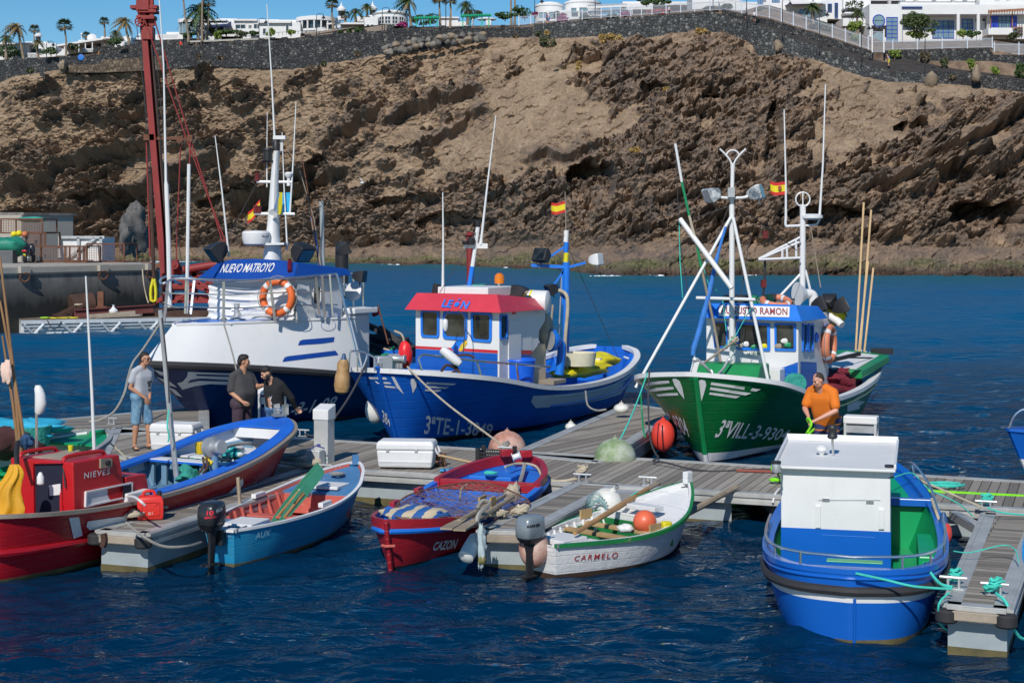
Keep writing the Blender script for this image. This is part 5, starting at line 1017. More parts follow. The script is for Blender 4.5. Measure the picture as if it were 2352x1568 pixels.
def text2d(body,bold=0.0,shear=0.0,space=1.0,res=3):
 key=(body,bold,shear,space)
 if key in TXT:return TXT[key]
 cu=bpy.data.curves.new('lettering','FONT');cu.body=body;cu.fill_mode='FRONT';cu.resolution_u=res;cu.offset=bold;cu.shear=shear;cu.space_character=space
 ob=bpy.data.objects.new('lettering',cu);COL.objects.link(ob);dg=bpy.context.evaluated_depsgraph_get();dg.update()
 me=ob.evaluated_get(dg).to_mesh();bm=bmesh.new();bm.from_mesh(me);ob.evaluated_get(dg).to_mesh_clear();bpy.data.objects.remove(ob)
 bmesh.ops.triangulate(bm,faces=bm.faces);vs=[v.co.copy()for v in bm.verts];fs=[[v.index for v in f.verts]for f in bm.faces];bm.free()
 x0,x1=min(v.x for v in vs),max(v.x for v in vs);y0,y1=min(v.y for v in vs),max(v.y for v in vs)
 TXT[key]=([((v.x-x0)/(x1-x0),(v.y-y0)/(y1-y0))for v in vs],fs);return TXT[key]
def stick(name,v2,fs,quad,bvs,m,parent,off=.008,sub=0,fallback=None):
 bm=bmesh.new();vv=[bm.verts.new((x,y,0))for x,y in v2]
 for f in fs:
  try:bm.faces.new([vv[i]for i in f])
  except ValueError:pass
 bmesh.ops.triangulate(bm,faces=bm.faces)
 if sub:bmesh.ops.subdivide_edges(bm,edges=bm.edges,cuts=sub,use_grid_fill=True)
 pts=[];ok=[]
 for v in bm.verts:
  p=hit(bvs,*bil(quad,v.co.x,v.co.y),off,False);ok.append(p is not None);pts.append(p or Vector((0,0,0)))
 bm.verts.index_update();mb=MB();mb.v=pts
 for f in bm.faces:
  ix=[v.index for v in f.verts]
  if all(ok[i]for i in ix):mb.f.append(ix);mb.m.append(0)
 bm.free()
 if not mb.f:return None
 if name not in('lettering','print_letter'):
  par=list(range(len(mb.v)))
  def fd(i):
   while par[i]!=i:par[i]=par[par[i]];i=par[i]
   return i
  for f in mb.f:
   for j in f[1:]:par[fd(j)]=fd(f[0])
  cnt={}
  for f in mb.f:cnt[fd(f[0])]=cnt.get(fd(f[0]),0)+1
  big=max(cnt,key=cnt.get);mb.f=[f for f in mb.f if fd(f[0])==big];mb.m=[0]*len(mb.f)
  used=sorted({i for f in mb.f for i in f});mp={a:b for b,a in enumerate(used)};mb.v=[mb.v[i]for i in used];mb.f=[[mp[i]for i in f]for f in mb.f]
 return mb.build(name,m,parent,smooth=False,recalc=False)
def letter(body,quad,bvs,m,parent,name='lettering',bold=.012,shear=0,space=1.0,off=.01):
 v2,fs=text2d(body,bold,shear,space);return stick(name,v2,fs,quad,bvs,m,parent,off)
def patch(name,poly,bvs,m,parent,off=.008,sub=2):
 return stick(name,[((u)/2352,(v)/1568)for u,v in poly],[list(range(len(poly)))],[(0,0),(2352,0),(2352,1568),(0,1568)],bvs,m,parent,off,sub)
def rquad(c4,rr=.14,k=4):
 out=[]
 for cx,cy,a0 in((1-rr,rr,-90),(1-rr,1-rr,0),(rr,1-rr,90),(rr,rr,180)):
  for i in range(k+1):t=R(a0+90*i/k);out.append((cx+rr*math.cos(t),cy+rr*math.sin(t)))
 return out
def window(quad,bvs,parent,fm,gm=None,fw=.13,dep=.03,rr=.14,name='window',inner=None):
 p4=[hit(bvs,u,v,0)for u,v in quad]
 if any(p is None for p in p4):return None
 n=(p4[1]-p4[0]).cross(p4[3]-p4[0]).normalized();n=n if n.dot(CAM-p4[0])>0 else-n
 wd,ht=(p4[1]-p4[0]).length,(p4[3]-p4[0]).length
 def q(a,b,o):return lerp(lerp(p4[0],p4[1],a),lerp(p4[3],p4[2],a),b)+n*o
 asp=ht/max(wd,1e-3);ol=rquad(None,rr)
 f1_,f2_=fw*min(1,asp),fw*min(1,1/asp)
 il=[(.5+(a-.5)*(1-2*f1_),.5+(b-.5)*(1-2*f2_))for a,b in ol]
 gl=MB();gl.v=[q(a,b,.006)for a,b in il];gl.f=[list(range(len(il)))];gl.m=[0]
 fr=MB();k=len(ol);fr.v=[q(a,b,-.01)for a,b in ol]+[q(a,b,dep)for a,b in ol]+[q(a,b,dep)for a,b in il]+[q(a,b,0)for a,b in il]
 for i in range(k):
  j=(i+1)%k
  for r0 in(0,k,2*k):fr.f.append([r0+i,r0+j,r0+k+j,r0+k+i]);fr.m.append(0)
 o=fr.build(name,fm,parent);gl.build('pane',gm or M_CABGLASS,o,smooth=False);return o
k=NT('cabin_glass');k.col(k.mix((.010,.013,.014),(.05,.055,.05),k.ramp(k.noise(1.6,3),[(.45,0),(.65,1)]))).rough(.07);k.b.inputs['Specular IOR Level'].default_value=.6;M_CABGLASS=k.m
def spline(pts,k=6):
 pts=[Vector(p)for p in pts];out=[]
 for i in range(len(pts)-1):
  a,b,c_,d=pts[max(i-1,0)],pts[i],pts[i+1],pts[min(i+2,len(pts)-1)]
  for j in range(k):t=j/k;out.append(.5*((2*b)+(c_-a)*t+(2*a-5*b+4*c_-d)*t*t+(3*b-a-3*c_+d)*t**3))
 return out+[pts[-1]]
M_ORING=paint('lifebuoy_orange',(.62,.10,.02),.5,.15);M_ORINGF=paint('lifebuoy_faded',(.50,.17,.09),.6,.2);M_BAND=paint('reflective_band',(.62,.60,.54),.45)
def lifebuoy(c,Rr,r,axis,label,m=M_ORING):
 rt=thing('lifebuoy',label,'lifebuoy',c,(1,0));mb=MB();mb.torus(c,Rr,r,axis,36,12,0,1.1);mb.build('ring',m,rt)
 ax=Vector(axis).normalized();ref=Vector((0,0,1))if abs(ax.z)<.9 else Vector((1,0,0));a=(ref-ax*ref.dot(ax)).normalized();b=ax.cross(a)
 for i in range(4):
  t0=R(45+90*i);mb=MB();rings=[]
  for t in np.linspace(t0-.12,t0+.12,4):d=a*math.cos(t)+b*math.sin(t);rings.append([Vector(c)+d*(Rr+(r+.006)*math.cos(6.2832*j/12))+ax*((r+.006)*1.1*math.sin(6.2832*j/12))for j in range(12)])
  mb.loft(rings,caps=False);mb.build('band',M_BAND,rt)
 mb=MB()
 for i in range(4):
  t0,t1=R(45+90*i),R(135+90*i);p=[Vector(c)+(a*math.cos(t)+b*math.sin(t))*(Rr+r+.05*math.sin((t-t0)/(t1-t0)*math.pi))for t in np.linspace(t0,t1,7)];mb.tube(p,.010,5)
 mb.build('grab_line',M_ROPEG,rt);return rt
def floodlight(r_,p,d,sz,m=None,glass=None,up=(0,0,1)):
 sz*=.78
 d=Vector(d).normalized();s_=d.cross(Vector(up)).normalized();u_=s_.cross(d);p=Vector(p);mb=MB();rings=[]
 for t,w_ in((-.62,.25),(-.45,.62),(-.15,.9),(.2,1.05),(.35,1.0)):rings.append([p+d*t*sz+s_*w_*sz*.5*x+u_*w_*sz*.42*y for x,y in((-1,-1),(1,-1),(1,1),(-1,1))])
 mb.loft(rings);mb.bar(p-u_*sz*.7,p-u_*sz*.3,.03,.03,d);o=mb.build('floodlight',m or M_BLACK,r_,bevel=.01)
 g=MB();g.add([p+d*(.356*sz)+s_*sz*.42*x+u_*sz*.34*y for x,y in((-1,-1),(1,-1),(1,1),(-1,1))],[(0,1,2,3)]);g.build('lens',glass or M_CABGLASS,o,smooth=False);return o
def pole(r_,pts,r,m,name='antenna',n=8):
 mb=MB();mb.tube(pts,r,n);return mb.build(name,m,r_)
def flag_es(r_,p,du,dv,wv=.1,fl=1):
 p,du,dv=Vector(p),Vector(du),Vector(dv);mb=MB();n_=du.cross(dv).normalized();nx,ny=10,8
 for j in range(ny+1):
  for i in range(nx+1):a,b=i/nx,j/ny;mb.v.append(p+du*a+dv*b+n_*wv*a*math.sin(a*6+b*1.2)+dv*.18*a*a*math.sin(a*4))
 for j in range(ny):
  for i in range(nx):a=j*(nx+1)+i;mb.f.append([a,a+1,a+nx+2,a+nx+1]);mb.m.append(0 if j in(0,1,6,7)else 1)
 return mb.build('flag',[paint('flag_red',(.42,.02,.015),.7),paint('flag_yellow',(.72,.45,.01),.7)],r_)
M_BLUEH=paint('hull_blue',(.005,.080,.38),.30,.18,.25,(.02,.10,.36),bump=.05,scale=2.5,plank=5,streak=.12,streakcol=(.10,.08,.09))
M_BLUEL=paint('bright_blue',(.008,.13,.52),.4,.12,.12,(.25,.32,.42));M_NAVY=paint('hull_navy',(.005,.022,.092),.22,.2,bump=.04,scale=2)
M_GRNH=paint('hull_green',(.003,.095,.022),.30,.22,.22,(.01,.10,.03),bump=.05,scale=2.5,plank=5,streak=.12,streakcol=(.12,.10,.05));M_GRNL=paint('bright_green',(.006,.17,.05),.4,.15,.1,(.2,.3,.22))
M_WHT=paint('boat_white',(.78,.78,.76),.38,.05,0,bump=.05,scale=2,streak=.13,streakcol=(.42,.28,.16));M_WHTR=paint('worn_white',(.74,.74,.71),.5,.08,.22,(.40,.34,.28),bump=.12,scale=3,streak=.22,streakcol=(.38,.22,.10))
M_REDP=paint('boat_red',(.42,.018,.028),.38,.12,.12,(.45,.10,.09));M_GREYL=paint('letter_grey',(.66,.67,.67),.6,.12,.15,(.05,.08,.14));M_BOOT=paint('black_boot',(.01,.012,.014),.5)
M_SHADEW=M_WHT
def stays(r_,lst,m,r=.008,name='stay'):
 for pts in lst:pole(r_,[Vector(p)for p in pts],r,m,name,5)
B=Boat('fishing_boat','big white and navy fishing boat, bow to the left, orange lifebuoy on its rail','boat',G(478,988,0),(-.515,-.857),12.5,[(0,1.7),(.1,1.95),(.4,2.1),(.7,2.05),(.82,1.85),(.9,1.45),(.95,1.0),(.98,.6),(1,.06)],[(0,.95),(.4,.95),(.7,1.05),(.85,1.3),(1,1.66)],2.05,.1,((0,.15),(.5,.2),(.75,.55),(.9,1.05),(1,1.3)),.8,rk=5)
r_=B.root;B.hull([(1,0),(.05,1)],[M_NAVY,M_FLOATB],transom=True);B.strake(M_BLACKR,1.0,.085)
def upper(t,k,side):
 p=B.pt(t,1,side,0);c=B.w(B.L*(t-1),0,0);zt=2.48;q=p+(c-p)*.0;lat=(p-B.o).dot(B.l);al=(p-B.o).dot(B.f)
 bow=max(0,(t-.62)/.38);y2=lat*(.86-.10*bow);a2=al-.95*bow**2*1.0;return lerp(p,B.w(a2,y2,zt),k)
TT=[lerp(.735,1,.5-.5*math.cos(math.pi*i/26))for i in range(27)]
mb=MB()
for side in(1,-1):
 rings=[[upper(t,k_/5,side)+Vector((0,0,0))for k_ in range(6)]for t in TT];mb.loft(rings,caps=False,ringclosed=False)
for k_ in range(5):mb.add([upper(1,k_/5,1),upper(1,(k_+1)/5,1),upper(1,(k_+1)/5,-1),upper(1,k_/5,-1)],[(0,1,2,3)])
NUP=mb.bvh();mb.build('bulwark',M_WHT,r_,recalc=True,ang=50)
mb=MB()
for i in range(26):a,b,c_,d=upper(TT[i],1,1),upper(TT[i+1],1,1),upper(TT[i+1],1,-1),upper(TT[i],1,-1);mb.add([p-Vector((0,0,.03))for p in(a,b,c_,d)],[(0,1,2,3)])
mb.build('foredeck',M_BLUEL,r_);mb=MB()
for side in(1,-1):mb.tube([upper(t,1,side)for t in TT],.035,6)
mb.build('deck_edge',M_WHT,r_)
B.deckat(M_BLUEL,.02,.735,-.25,off=.02,name='main_deck');mb=MB();mb.prism([upper(.735,0,1),upper(.735,1,1),upper(.735,1,-1),upper(.735,0,-1)],B.f*.04);mb.build('bulwark_end',M_WHT,r_,smooth=False)
def cabin_prism(B_,a0,a1,hw,z0,z1,tf=0,tb=0,tw=0):
 return[B_.w(a0,hw,z0),B_.w(a0,-hw,z0),B_.w(a1,-hw,z0),B_.w(a1,hw,z0),B_.w(a0-tf,hw-tw,z1),B_.w(a0-tf,-hw+tw,z1),B_.w(a1+tb,-hw+tw,z1),B_.w(a1+tb,hw-tw,z1)]
BOXF=[(0,3,2,1),(4,5,6,7),(0,1,5,4),(1,2,6,5),(2,3,7,6),(3,0,4,7)]
mb=MB();mb.add(cabin_prism(B,-1.55,-3.4,1.30,2.44,3.5,.02),BOXF);mb.add(cabin_prism(B,-3.405,-4.3,1.45,.8,2.55),BOXF);NCB=mb.bvh();mb.build('wheelhouse',M_WHT,r_,smooth=False,bevel=.06)
mb=MB();mb.add(cabin_prism(B,-3.42,-4.4,1.62,2.552,2.70),BOXF);mb.build('upper_deck',M_WHT,r_,smooth=False,bevel=.03)
br=MB();lo=[B.w(-1.30,1.42,3.46),B.w(-1.18,.8,3.44),B.w(-1.12,0,3.44),B.w(-1.18,-.8,3.44),B.w(-1.30,-1.5,3.46),B.w(-3.5,-1.5,3.5),B.w(-3.6,1.42,3.50)];hi=[B.w(-1.75,1.22,3.84),B.w(-1.62,.7,3.90),B.w(-1.6,0,3.92),B.w(-1.62,-.7,3.90),B.w(-1.75,-1.25,3.82),B.w(-3.5,-1.3,3.74),B.w(-3.55,1.30,3.66)]
br.loft([lo,hi]);NBR=br.bvh();br.build('roof_brow',paint('brow_blue',(.006,.045,.24),.4,.12),r_,smooth=False,bevel=.02)
letter('NUEVO MATROYO',[(505,627),(626,625),(633,604),(512,607)],NBR,M_WHT,r_,bold=.012,shear=.25,space=.95)
patch('navigation_recess',[(639,631),(651,597),(682,598),(684,630)],NBR,M_BLACK,r_);pole(r_,[hit(NBR,667,627,.06),hit(NBR,667,602,.06)],.055,paint('lamp_maroon',(.10,.008,.012),.2),'navigation_light')
cv=MB();nx,ny=40,16;q4=[(492,735),(694,735),(690,648),(493,646)];ok_=True
for j in range(ny+1):
 for i in range(nx+1):
  a,b=i/nx,j/ny;p=lerp(lerp(B.w(-1.52,-1.33,2.46),B.w(-1.52,1.33,2.46),a),lerp(B.w(-1.53,-1.3,3.30),B.w(-1.53,1.3,3.34),a),b);sg=math.sin(a*math.pi)
  f_=.045*math.sin(b*26+4*math.sin(a*3+b)+a*2)*(.4+.6*vnoise(np.array([a*5.]),np.array([b*6.]),5)[0])+.03*math.sin(b*50+a*5);cv.v.append(p+B.f*(.05+max(-.03,f_))-Vector((0,0,.10*sg*b)))
for j in range(ny):
 for i in range(nx):a=j*(nx+1)+i;cv.f.append([a,a+1,a+nx+2,a+nx+1]);cv.m.append(0)
cv.build('canvas_cover',paint('canvas_white',(.72,.72,.70),.85,.06,bump=.2),r_,ang=80)
cv=MB()
for j in range(9):
 for i in range(6):a,b=i/5,j/8;p=lerp(lerp(B.w(-1.52,1.34,2.46),B.w(-1.52-.75*(1-b*.3),1.36,2.46),a),lerp(B.w(-1.53,1.33,3.34),B.w(-2.0,1.34,3.3),a),b);cv.v.append(p+B.l*(.03+.03*math.sin(b*14+a*4)))
for j in range(8):
 for i in range(5):a=j*6+i;cv.f.append([a,a+1,a+7,a+6]);cv.m.append(0)
cv.build('canvas_cover',MC['canvas_white'],r_,ang=80)
for q in([(504,641),(528,641),(524,633),(508,633)],[(540,641),(565,641),(562,633),(543,633)]):window(q,NCB,r_,M_WHT,M_CABGLASS,.06)
window([(717,699),(736,700),(736,657),(718,658)],NCB,r_,M_WHT,M_CABGLASS,.08,name='door_window');patch('door_outline',[(712,716),(712,650),(713.4,650),(713.4,716)],NCB,M_GALV,r_,sub=0);patch('door_outline',[(743,716),(743,652),(744.4,652),(744.4,716)],NCB,M_GALV,r_,sub=0)
patch('stripe',[(684,793),(688,783),(695,780),(768,774),(766,785),(740,789)],NUP,MC['brow_blue'],r_,sub=3);patch('stripe',[(648,831),(653,821),(660,818),(770,805),(777,815),(720,822)],NUP,MC['brow_blue'],r_,sub=3)
emb=[(754+17*math.cos(t),747+13.5*math.sin(t))for t in np.linspace(0,6.283,29)[:-1]];patch('emblem',emb,NUP,MC['brow_blue'],r_,.008,1);patch('emblem_border',[(754+16*math.cos(t),747+12.6*math.sin(t))for t in np.linspace(0,6.283,29)[:-1]]+[(754+15*math.cos(t),747+11.6*math.sin(t))for t in np.linspace(6.283,0,29)[:-1]],NUP,M_WHT,r_,.012,0)
letter('FABRICADO POR:',[(742,743),(766,743),(766,737.5),(742,737.5)],NUP,M_WHT,r_,off=.014);letter('ASTILLEROS DEL',[(743,757),(765,756),(765,752),(743,752.5)],NUP,M_WHT,r_,off=.014);patch('emblem_ship',[(750,750),(749,745),(752,743),(754,740),(756,743),(759,745),(759,750)],NUP,M_WHT,r_,.013,0)
G_=paint('decor_grey',(.58,.59,.60),.6,.1)
patch('bow_decor',[(432,853),(543,857),(551,865),(528,883),(482,881),(446,886),(419,894),(407,879),(419,876),(429,865)],B.bv,G_,r_,.01,3)
for pl in[[(448,858),(541,861),(536,864),(453,862)],[(430,879),(438,871),(458,868),(531,872),(521,875),(458,873)]]:patch('decor_slot',pl,B.bv,M_NAVY,r_,.016,2)
for pl in[[(353,848),(373,853),(387,864),(368,860)],[(360,865),(390,875),(407,889),(385,883)],[(385,887),(402,894),(419,911),(404,906)]]:patch('bow_stripe',pl,B.bv,G_,r_,.01,2)
letter('3ªGC-3-1-08',[(588,966),(768,938),(776,908),(596,938)],B.bv,M_GREYL,r_,bold=.015,shear=.3)
RT=MB();top=[P(u,v,y)for u,v,y in[(372,652,35.9),(400,641,35.3),(450,641,35.3),(530,645,35.5),(640,640,36.0),(740,632,37.05),(773,629,37.5)]]
RT.tube(spline([P(440,637,38.6),P(395,634,37.5),P(370,640,36.3),P(372,652,35.2)]+top[1:]),.028,8)
for dv in(29,60):RT.tube(spline([P(375,652+dv*.7,35.9)]+[P(u,v+dv,y)for u,v,y in[(400,645,35.35),(450,645,35.35),(530,648,35.55),(640,643,36.05),(740,640,37.1),(775,640,37.5)]]),.016,6)
RT.build('guard_rail',M_STEEL,r_)
for(u0_,v0_,u1_,v1_,y0_,y1_)in[(377,738,386,644,35.8,35.6),(438,722,447,640,38.2,38.4),(514,741,514,646,35.5,35.45),(632,738,620,642,36.0,35.95),(746,729,740,632,37.1,37.0),(734,726,725,633,37.0,36.9)]:B.part('stanchion',M_STEEL,lambda m:m.bar(P(u0_,v0_,y0_),P(u1_,v1_,y1_),.06,.05,(0,1,0)))
B.part('rail_brace',M_STEEL,lambda m:(m.tube([P(773,629,37.4),P(800,735,37.3),P(832,868,37.0)],.03,8),m.tube([P(757,630,37.1),P(764,727,37.1)],.025,6)))
B.part('bollard',M_GALV,lambda m:(m.tube([P(544,733,36.6),P(544,697,36.6)],.07,12),m.lathe([(.20,0),(.1,.12),(.07,.16)],P(546,734,36.6),12),m.tube([P(532,712,36.6),P(558,710,36.6)],.035,8)));B.part('deck_hatch',M_WHT,lambda m:m.lathe([(.42,0),(.42,.05),(.36,.08)],P(590,730,36.4),24));B.part('fairlead',M_GALV,lambda m:(m.torus(P(514,739,35.6),.09,.022,(.3,1,.2),16,8),m.box(P(515,744,35.6),(.35,.1,.03))))
M_MASTW=paint('mast_white',(.80,.80,.79),.35,.04)
YM=38.6
def sec(u0_,u1_,v,d):a,b=P(u0_,v,YM),P(u1_,v,YM);c=(a+b)/2;rx=(b-a).length/2;return[c+Vector((rx*math.cos(t),d*math.sin(t),0))for t in np.linspace(0,6.2832,15)[:-1]]
B.part('mast',M_MASTW,lambda m:m.loft([sec(604,648,600,.35),sec(605,646,582,.33),sec(611,643,545,.28),sec(616,641,490,.22),sec(621,640,420,.18),sec(625,641,372,.15),sec(627,643,352,.14),sec(628,646,347,.15)]))
for(u0_,u1_,v)in[(584,677,491),(590,671,418)]:B.part('spreader',M_MASTW,lambda m:m.tube([P(u0_,v-.5,YM),P(u1_,v+.5,YM)],.035,8))
B.part('mast_platform',M_MASTW,lambda m:m.obox(P(566,564,YM-.5),P(652,562,YM-.5)-P(566,564,YM-.5),(0,.9,0),(0,0,.05)));rd=B.part('radar_dome',M_MASTW,lambda m:m.lathe([(.24,0),(.30,.03),(.335,.16),(.34,.30),(.31,.34),(.05,.36)],P(588,563,YM-.35),28));mbx=MB();mbx.lathe([(.335,.16),(.34,.30)],P(588,563,YM-.35),28);letter('Raym',[(602,546),(617,546),(617,540),(602,540)],mbx.bvh(),M_BLACK,r_)
B.part('mast_light',M_BLACK,lambda m:(m.lathe([(.12,0),(.15,.04),(.11,.06),(.11,.28),(.13,.30),(.1,.36)],P(615,373,YM-.1),14),m.lathe([(.09,0),(.09,.22),(.07,.25)],P(634,347,YM),12)))
for(u,v)in[(588,489),(595,489),(591,415)]:B.part('navigation_light',MC['lamp_maroon'],lambda m:m.lathe([(.07,0),(.07,.05),(.055,.06),(.055,.13),(.07,.14),(.07,.18)],P(u,v,YM),12))
B.part('horn',M_STEEL,lambda m:(m.tube([P(640,444,YM-.3),P(636,462,YM-.35),P(631,486,YM-.4)],[.03,.03,.05],8),m.lathe([(.05,0),(.11,.1)],P(630,482,YM-.4),14,(-.2,-.5,-.8))));B.part('satellite_antenna',M_MASTW,lambda m:(m.lathe([(.05,-.3),(.04,-.12),(.1,-.05),(.11,0),(.06,.04)],P(663,399,YM),14),m.obox(P(627,320,YM-.1),P(655,320,YM-.1)-P(627,320,YM-.1),(0,.2,0),(0,0,.09)),m.tube([P(646,347,YM),P(646,320,YM)],.02,6)))
for pts,r in[([(632,347),(624,180),(613,10)],.022),([(613,430),(613,345),(614,257)],.014),([(660,575),(652,420),(648,304)],.018),([(666,490),(674,360),(680,234)],.02),([(526,590),(510,440),(494,312)],.022),([(387,700),(387,640),(382,415),(377,150),(361,-90)],.0),([(428,714),(430,530),(434,375)],.0)]:
 if r:pole(r_,[P(a,b,YM)for a,b in pts],[r*1.2]+[r*.9]*(len(pts)-2)+[r*.5],M_MASTW)
pole(r_,[P(390,705,36.6),P(387,560,36.6),P(382,425,36.6),P(381,415,36.6),P(376,150,36.6),P(360,-90,36.6)],[.055,.055,.05,.03,.02,.012],M_MASTW,'whip_antenna');pole(r_,[P(427,720,36.2),P(430,640,36.2)],.05,M_STEEL,'antenna_socket');pole(r_,[P(430,640,36.2),P(434,377,36.2)],.042,M_MASTW,'whip_antenna')
fo=flag_es(r_,P(597,458,YM),(-.30,0,-.35),(0,0,-.28),.06);mb=MB();p_=P(668,440,YM);nx=6
for j in range(7):
 for i in range(7):a,b=i/6,j/6;mb.v.append(p_+Vector((-.42*a,.08*math.sin(a*5+b),-.5*b+.1*a*math.sin(b*4)-.02)))
for j in range(6):
 for i in range(6):a=j*7+i;mb.f.append([a,a+1,a+8,a+7]);mb.m.append(0 if i<3 else 1)
mb.build('flag',[paint('flag_cyan',(.02,.30,.52),.7),MC['flag_yellow']],r_)
for(u,v,d,sz,m_)in[(497,578,(-.5,-.3,-.45),.62,M_BLACK),(694,578,(.55,-.4,-.5),.62,M_BLACK),(790,572,(.7,.2,.35),.45,M_BLACK),(828,634,(.8,-.2,-.1),.42,M_BLACK)]:floodlight(r_,P(u,v,38.2),d,sz,m_,paint('lens_teal',(.05,.16,.17),.15)if u==694 else None)
B.part('exhaust_stack',M_BLACK,lambda m:m.tube([P(785,650,40.5),P(785,570,40.5),P(786,555,40.5)],.17,12));B.part('grey_post',M_GALV,lambda m:m.tube([P(742,620,40.5),P(738,462,40.5)],.055,8))
for pts,m_ in[([(735,622),(712,470),(692,350)],M_RUST),([(733,622),(728,560),(715,500)],M_BLUEL),([(740,624),(725,560),(708,470)],M_WOODW),([(738,622),(722,505),(688,390)],M_WOODW)]:pole(r_,[P(a,b,40.3)for a,b in pts],[.022,.018,.01],m_,'fishing_rod',6)
B.part('stern_rail',M_STEEL,lambda m:[m.tube([P(784,v,39.2),P(838,v+1,39.6)],.02,6)for v in(628,655,682,705)]+[m.tube([P(u,716,39.4),P(u,628,39.4)],.022,6)for u in(790,812,834)]);B.part('deck_lamp',M_WHT,lambda m:m.lathe([(.02,-.1),(.22,0),(.25,.1),(.22,.12)],P(816,671,39.2),18,(-.5,-.8,.3)))
B.part('deck_crane',M_BLACK,lambda m:(m.tube([P(826,810,40.2),P(826,742,40.2)],.13,10),m.bar(P(822,738,40.2),P(880,762,40.0),.16,.22,(0,1,0)),m.bar(P(872,752,40),P(924,790,39.8),.14,.2,(0,1,0)),m.bar(P(918,780,39.8),P(925,825,39.8),.13,.18,(0,1,0)),m.bar(P(826,790,40.1),P(905,808,39.9),.2,.16,(0,1,0)),m.tube([P(835,770,40),P(900,780,39.8)],.07,8)),bevel=.01)
for i,(pts,m_)in enumerate([([(905,760),(922,768),(928,785),(924,800)],M_ROPE),([(880,800),(898,808),(905,825)],M_ROPE),([(830,745),(860,750),(895,768)],M_BLACK),([(835,800),(860,815),(890,812),(905,795)],M_GREEN)]):B.part('hydraulic_hose',m_,lambda m:m.tube(spline([P(a,b,39.7)for a,b in pts]),.03,6))
heap('fishing_net','black net and gear heaped on the white boat aft deck','fishing net',P(868,806,40.6),(1.0,.5,.34),M_BLACKR,9,.75);B.part('gear_pile',M_BLACK,lambda m:[m.ell(P(835+i*11,812+6*math.sin(i*2),40),(.2,.2,.16),8,6)for i in range(8)],smooth=True);B.box('stern_bulwark',M_WHT,-6.5,-12.3,1.8,2.0,.9,1.5);B.part('blue_tub',M_BLUEL,lambda m:m.lathe([(.3,0),(.36,.4)],P(905,838,40),16))
B.part('flagstaff',M_RUST,lambda m:m.tube([P(892,790,39),P(868,700,39)],.02,6));mb=MB();mb.prism([P(868,703,39),P(853,722,39),P(858,728,39.1),P(872,722,39),P(876,732,39)],(0,.02,0));mb.build('pennant',paint('pennant_maroon',(.16,.008,.02),.8),r_)
stays(r_,[[P(640,320,YM),P(742,470,40.4)],[P(616,372,YM),P(500,590,YM)],[P(738,470,40.5),P(640,590,YM)]],M_ROPED,.009)
lifebuoy(P(637,683,36.2),.366,.085,(B.f*1.0+B.l*.25+Vector((0,0,.05))),'orange lifebuoy tied to the guard rail of the big white boat')
B=Boat('fishing_boat','blue fishing boat with a red roofed white cabin, centre of the row','boat',G(912,1027,0),(-.45,-.893),11.1,[(0,.5),(.03,.95),(.1,1.35),(.25,1.68),(.5,1.8),(.75,1.76),(.87,1.64),(.93,1.40),(.97,.98),(.988,.6),(1,.04)],[(0,1.42),(.12,1.15),(.3,.92),(.5,.9),(.68,1.05),(.85,1.40),(1,1.70)],.85,.25,((0,.5),(.3,.32),(.6,.4),(.8,.75),(.92,1.05),(1,1.2)),.7)
r_=B.root;B.hull([(1,0),(.10,1)],[M_BLUEH,M_BOOT],transom=True);B.gunwale(M_WHTR,.06,.12,.10);B.part('stem_bar',M_BLUEH,lambda m:m.tube([B.pt(1,f,1,-.02)for f in(1.04,.75,.5,.25,0,-.4)],.045,8));LBV=B.bv
B.inside(M_BLUEL,.42,.07,name='inner_hull');B.deckat(paint('deck_green',(.008,.11,.05),.6,.2,.15,(.2,.2,.18)),.70,.985,-.28,name='foredeck')
for t in np.linspace(.05,.42,12):
 for s_ in(1,-1):B.part('rib',M_BLUEL,lambda m:m.tube([B.pt(t,.95,s_,.10),B.pt(t,.45,s_,.10)],.035,5))
patch('side_band',[(1224,908),(1300,905),(1400,888),(1470,866),(1474,884),(1440,900),(1380,918),(1300,932),(1230,936),(1219,922)],B.bv,M_WHTR,r_,.01,3);B.strake(M_WHTR,.80,.03,'rub_rail',t1=.62);B.strake(M_BLUEH,.55,.035,'rub_rail',t1=.62)
for pl in[[(980,876),(1048,880),(1040,884),(978,881)],[(977,885),(1031,888),(1022,892),(976,889)],[(976,893),(1014,895),(1004,899),(976,897)],[(944,869),(952,869),(957,876),(956,888),(948,903),(946,890),(943,880)],[(899,864),(906,865),(928,905),(912,890)],[(846,865),(886,866),(890,871),(850,870)],[(862,875),(895,877),(900,881),(868,880)],[(880,884),(906,887),(910,891),(886,889)]]:patch('bow_stripe',pl,B.bv,M_WHTR,r_,.01,1)
letter('3ªTE-1-3849',[(973,996),(1128,1001),(1133,973),(978,953)],B.bv,M_GREYL,r_,bold=.014,shear=.05);letter('3849',[(880,968),(903,985),(903,960),(878,940)],B.bv,M_GREYL,r_,bold=.014)
mb=MB();c8=cabin_prism(B,-2.62,-4.3,1.08,.85,2.86);mb.add(c8,BOXF);LCB=mb.bvh();cabo=mb.build('cabin',M_WHT,r_,smooth=False,bevel=.015)
B.part('cabin_wing',M_WHT,lambda m:m.prism([B.w(-4.3,1.07,2.8),B.w(-5.05,1.07,2.8),B.w(-5.0,1.07,2.45),B.w(-4.7,1.07,2.25),B.w(-4.62,1.07,1.9),B.w(-4.3,1.07,1.75)],B.l*-.06),smooth=False)
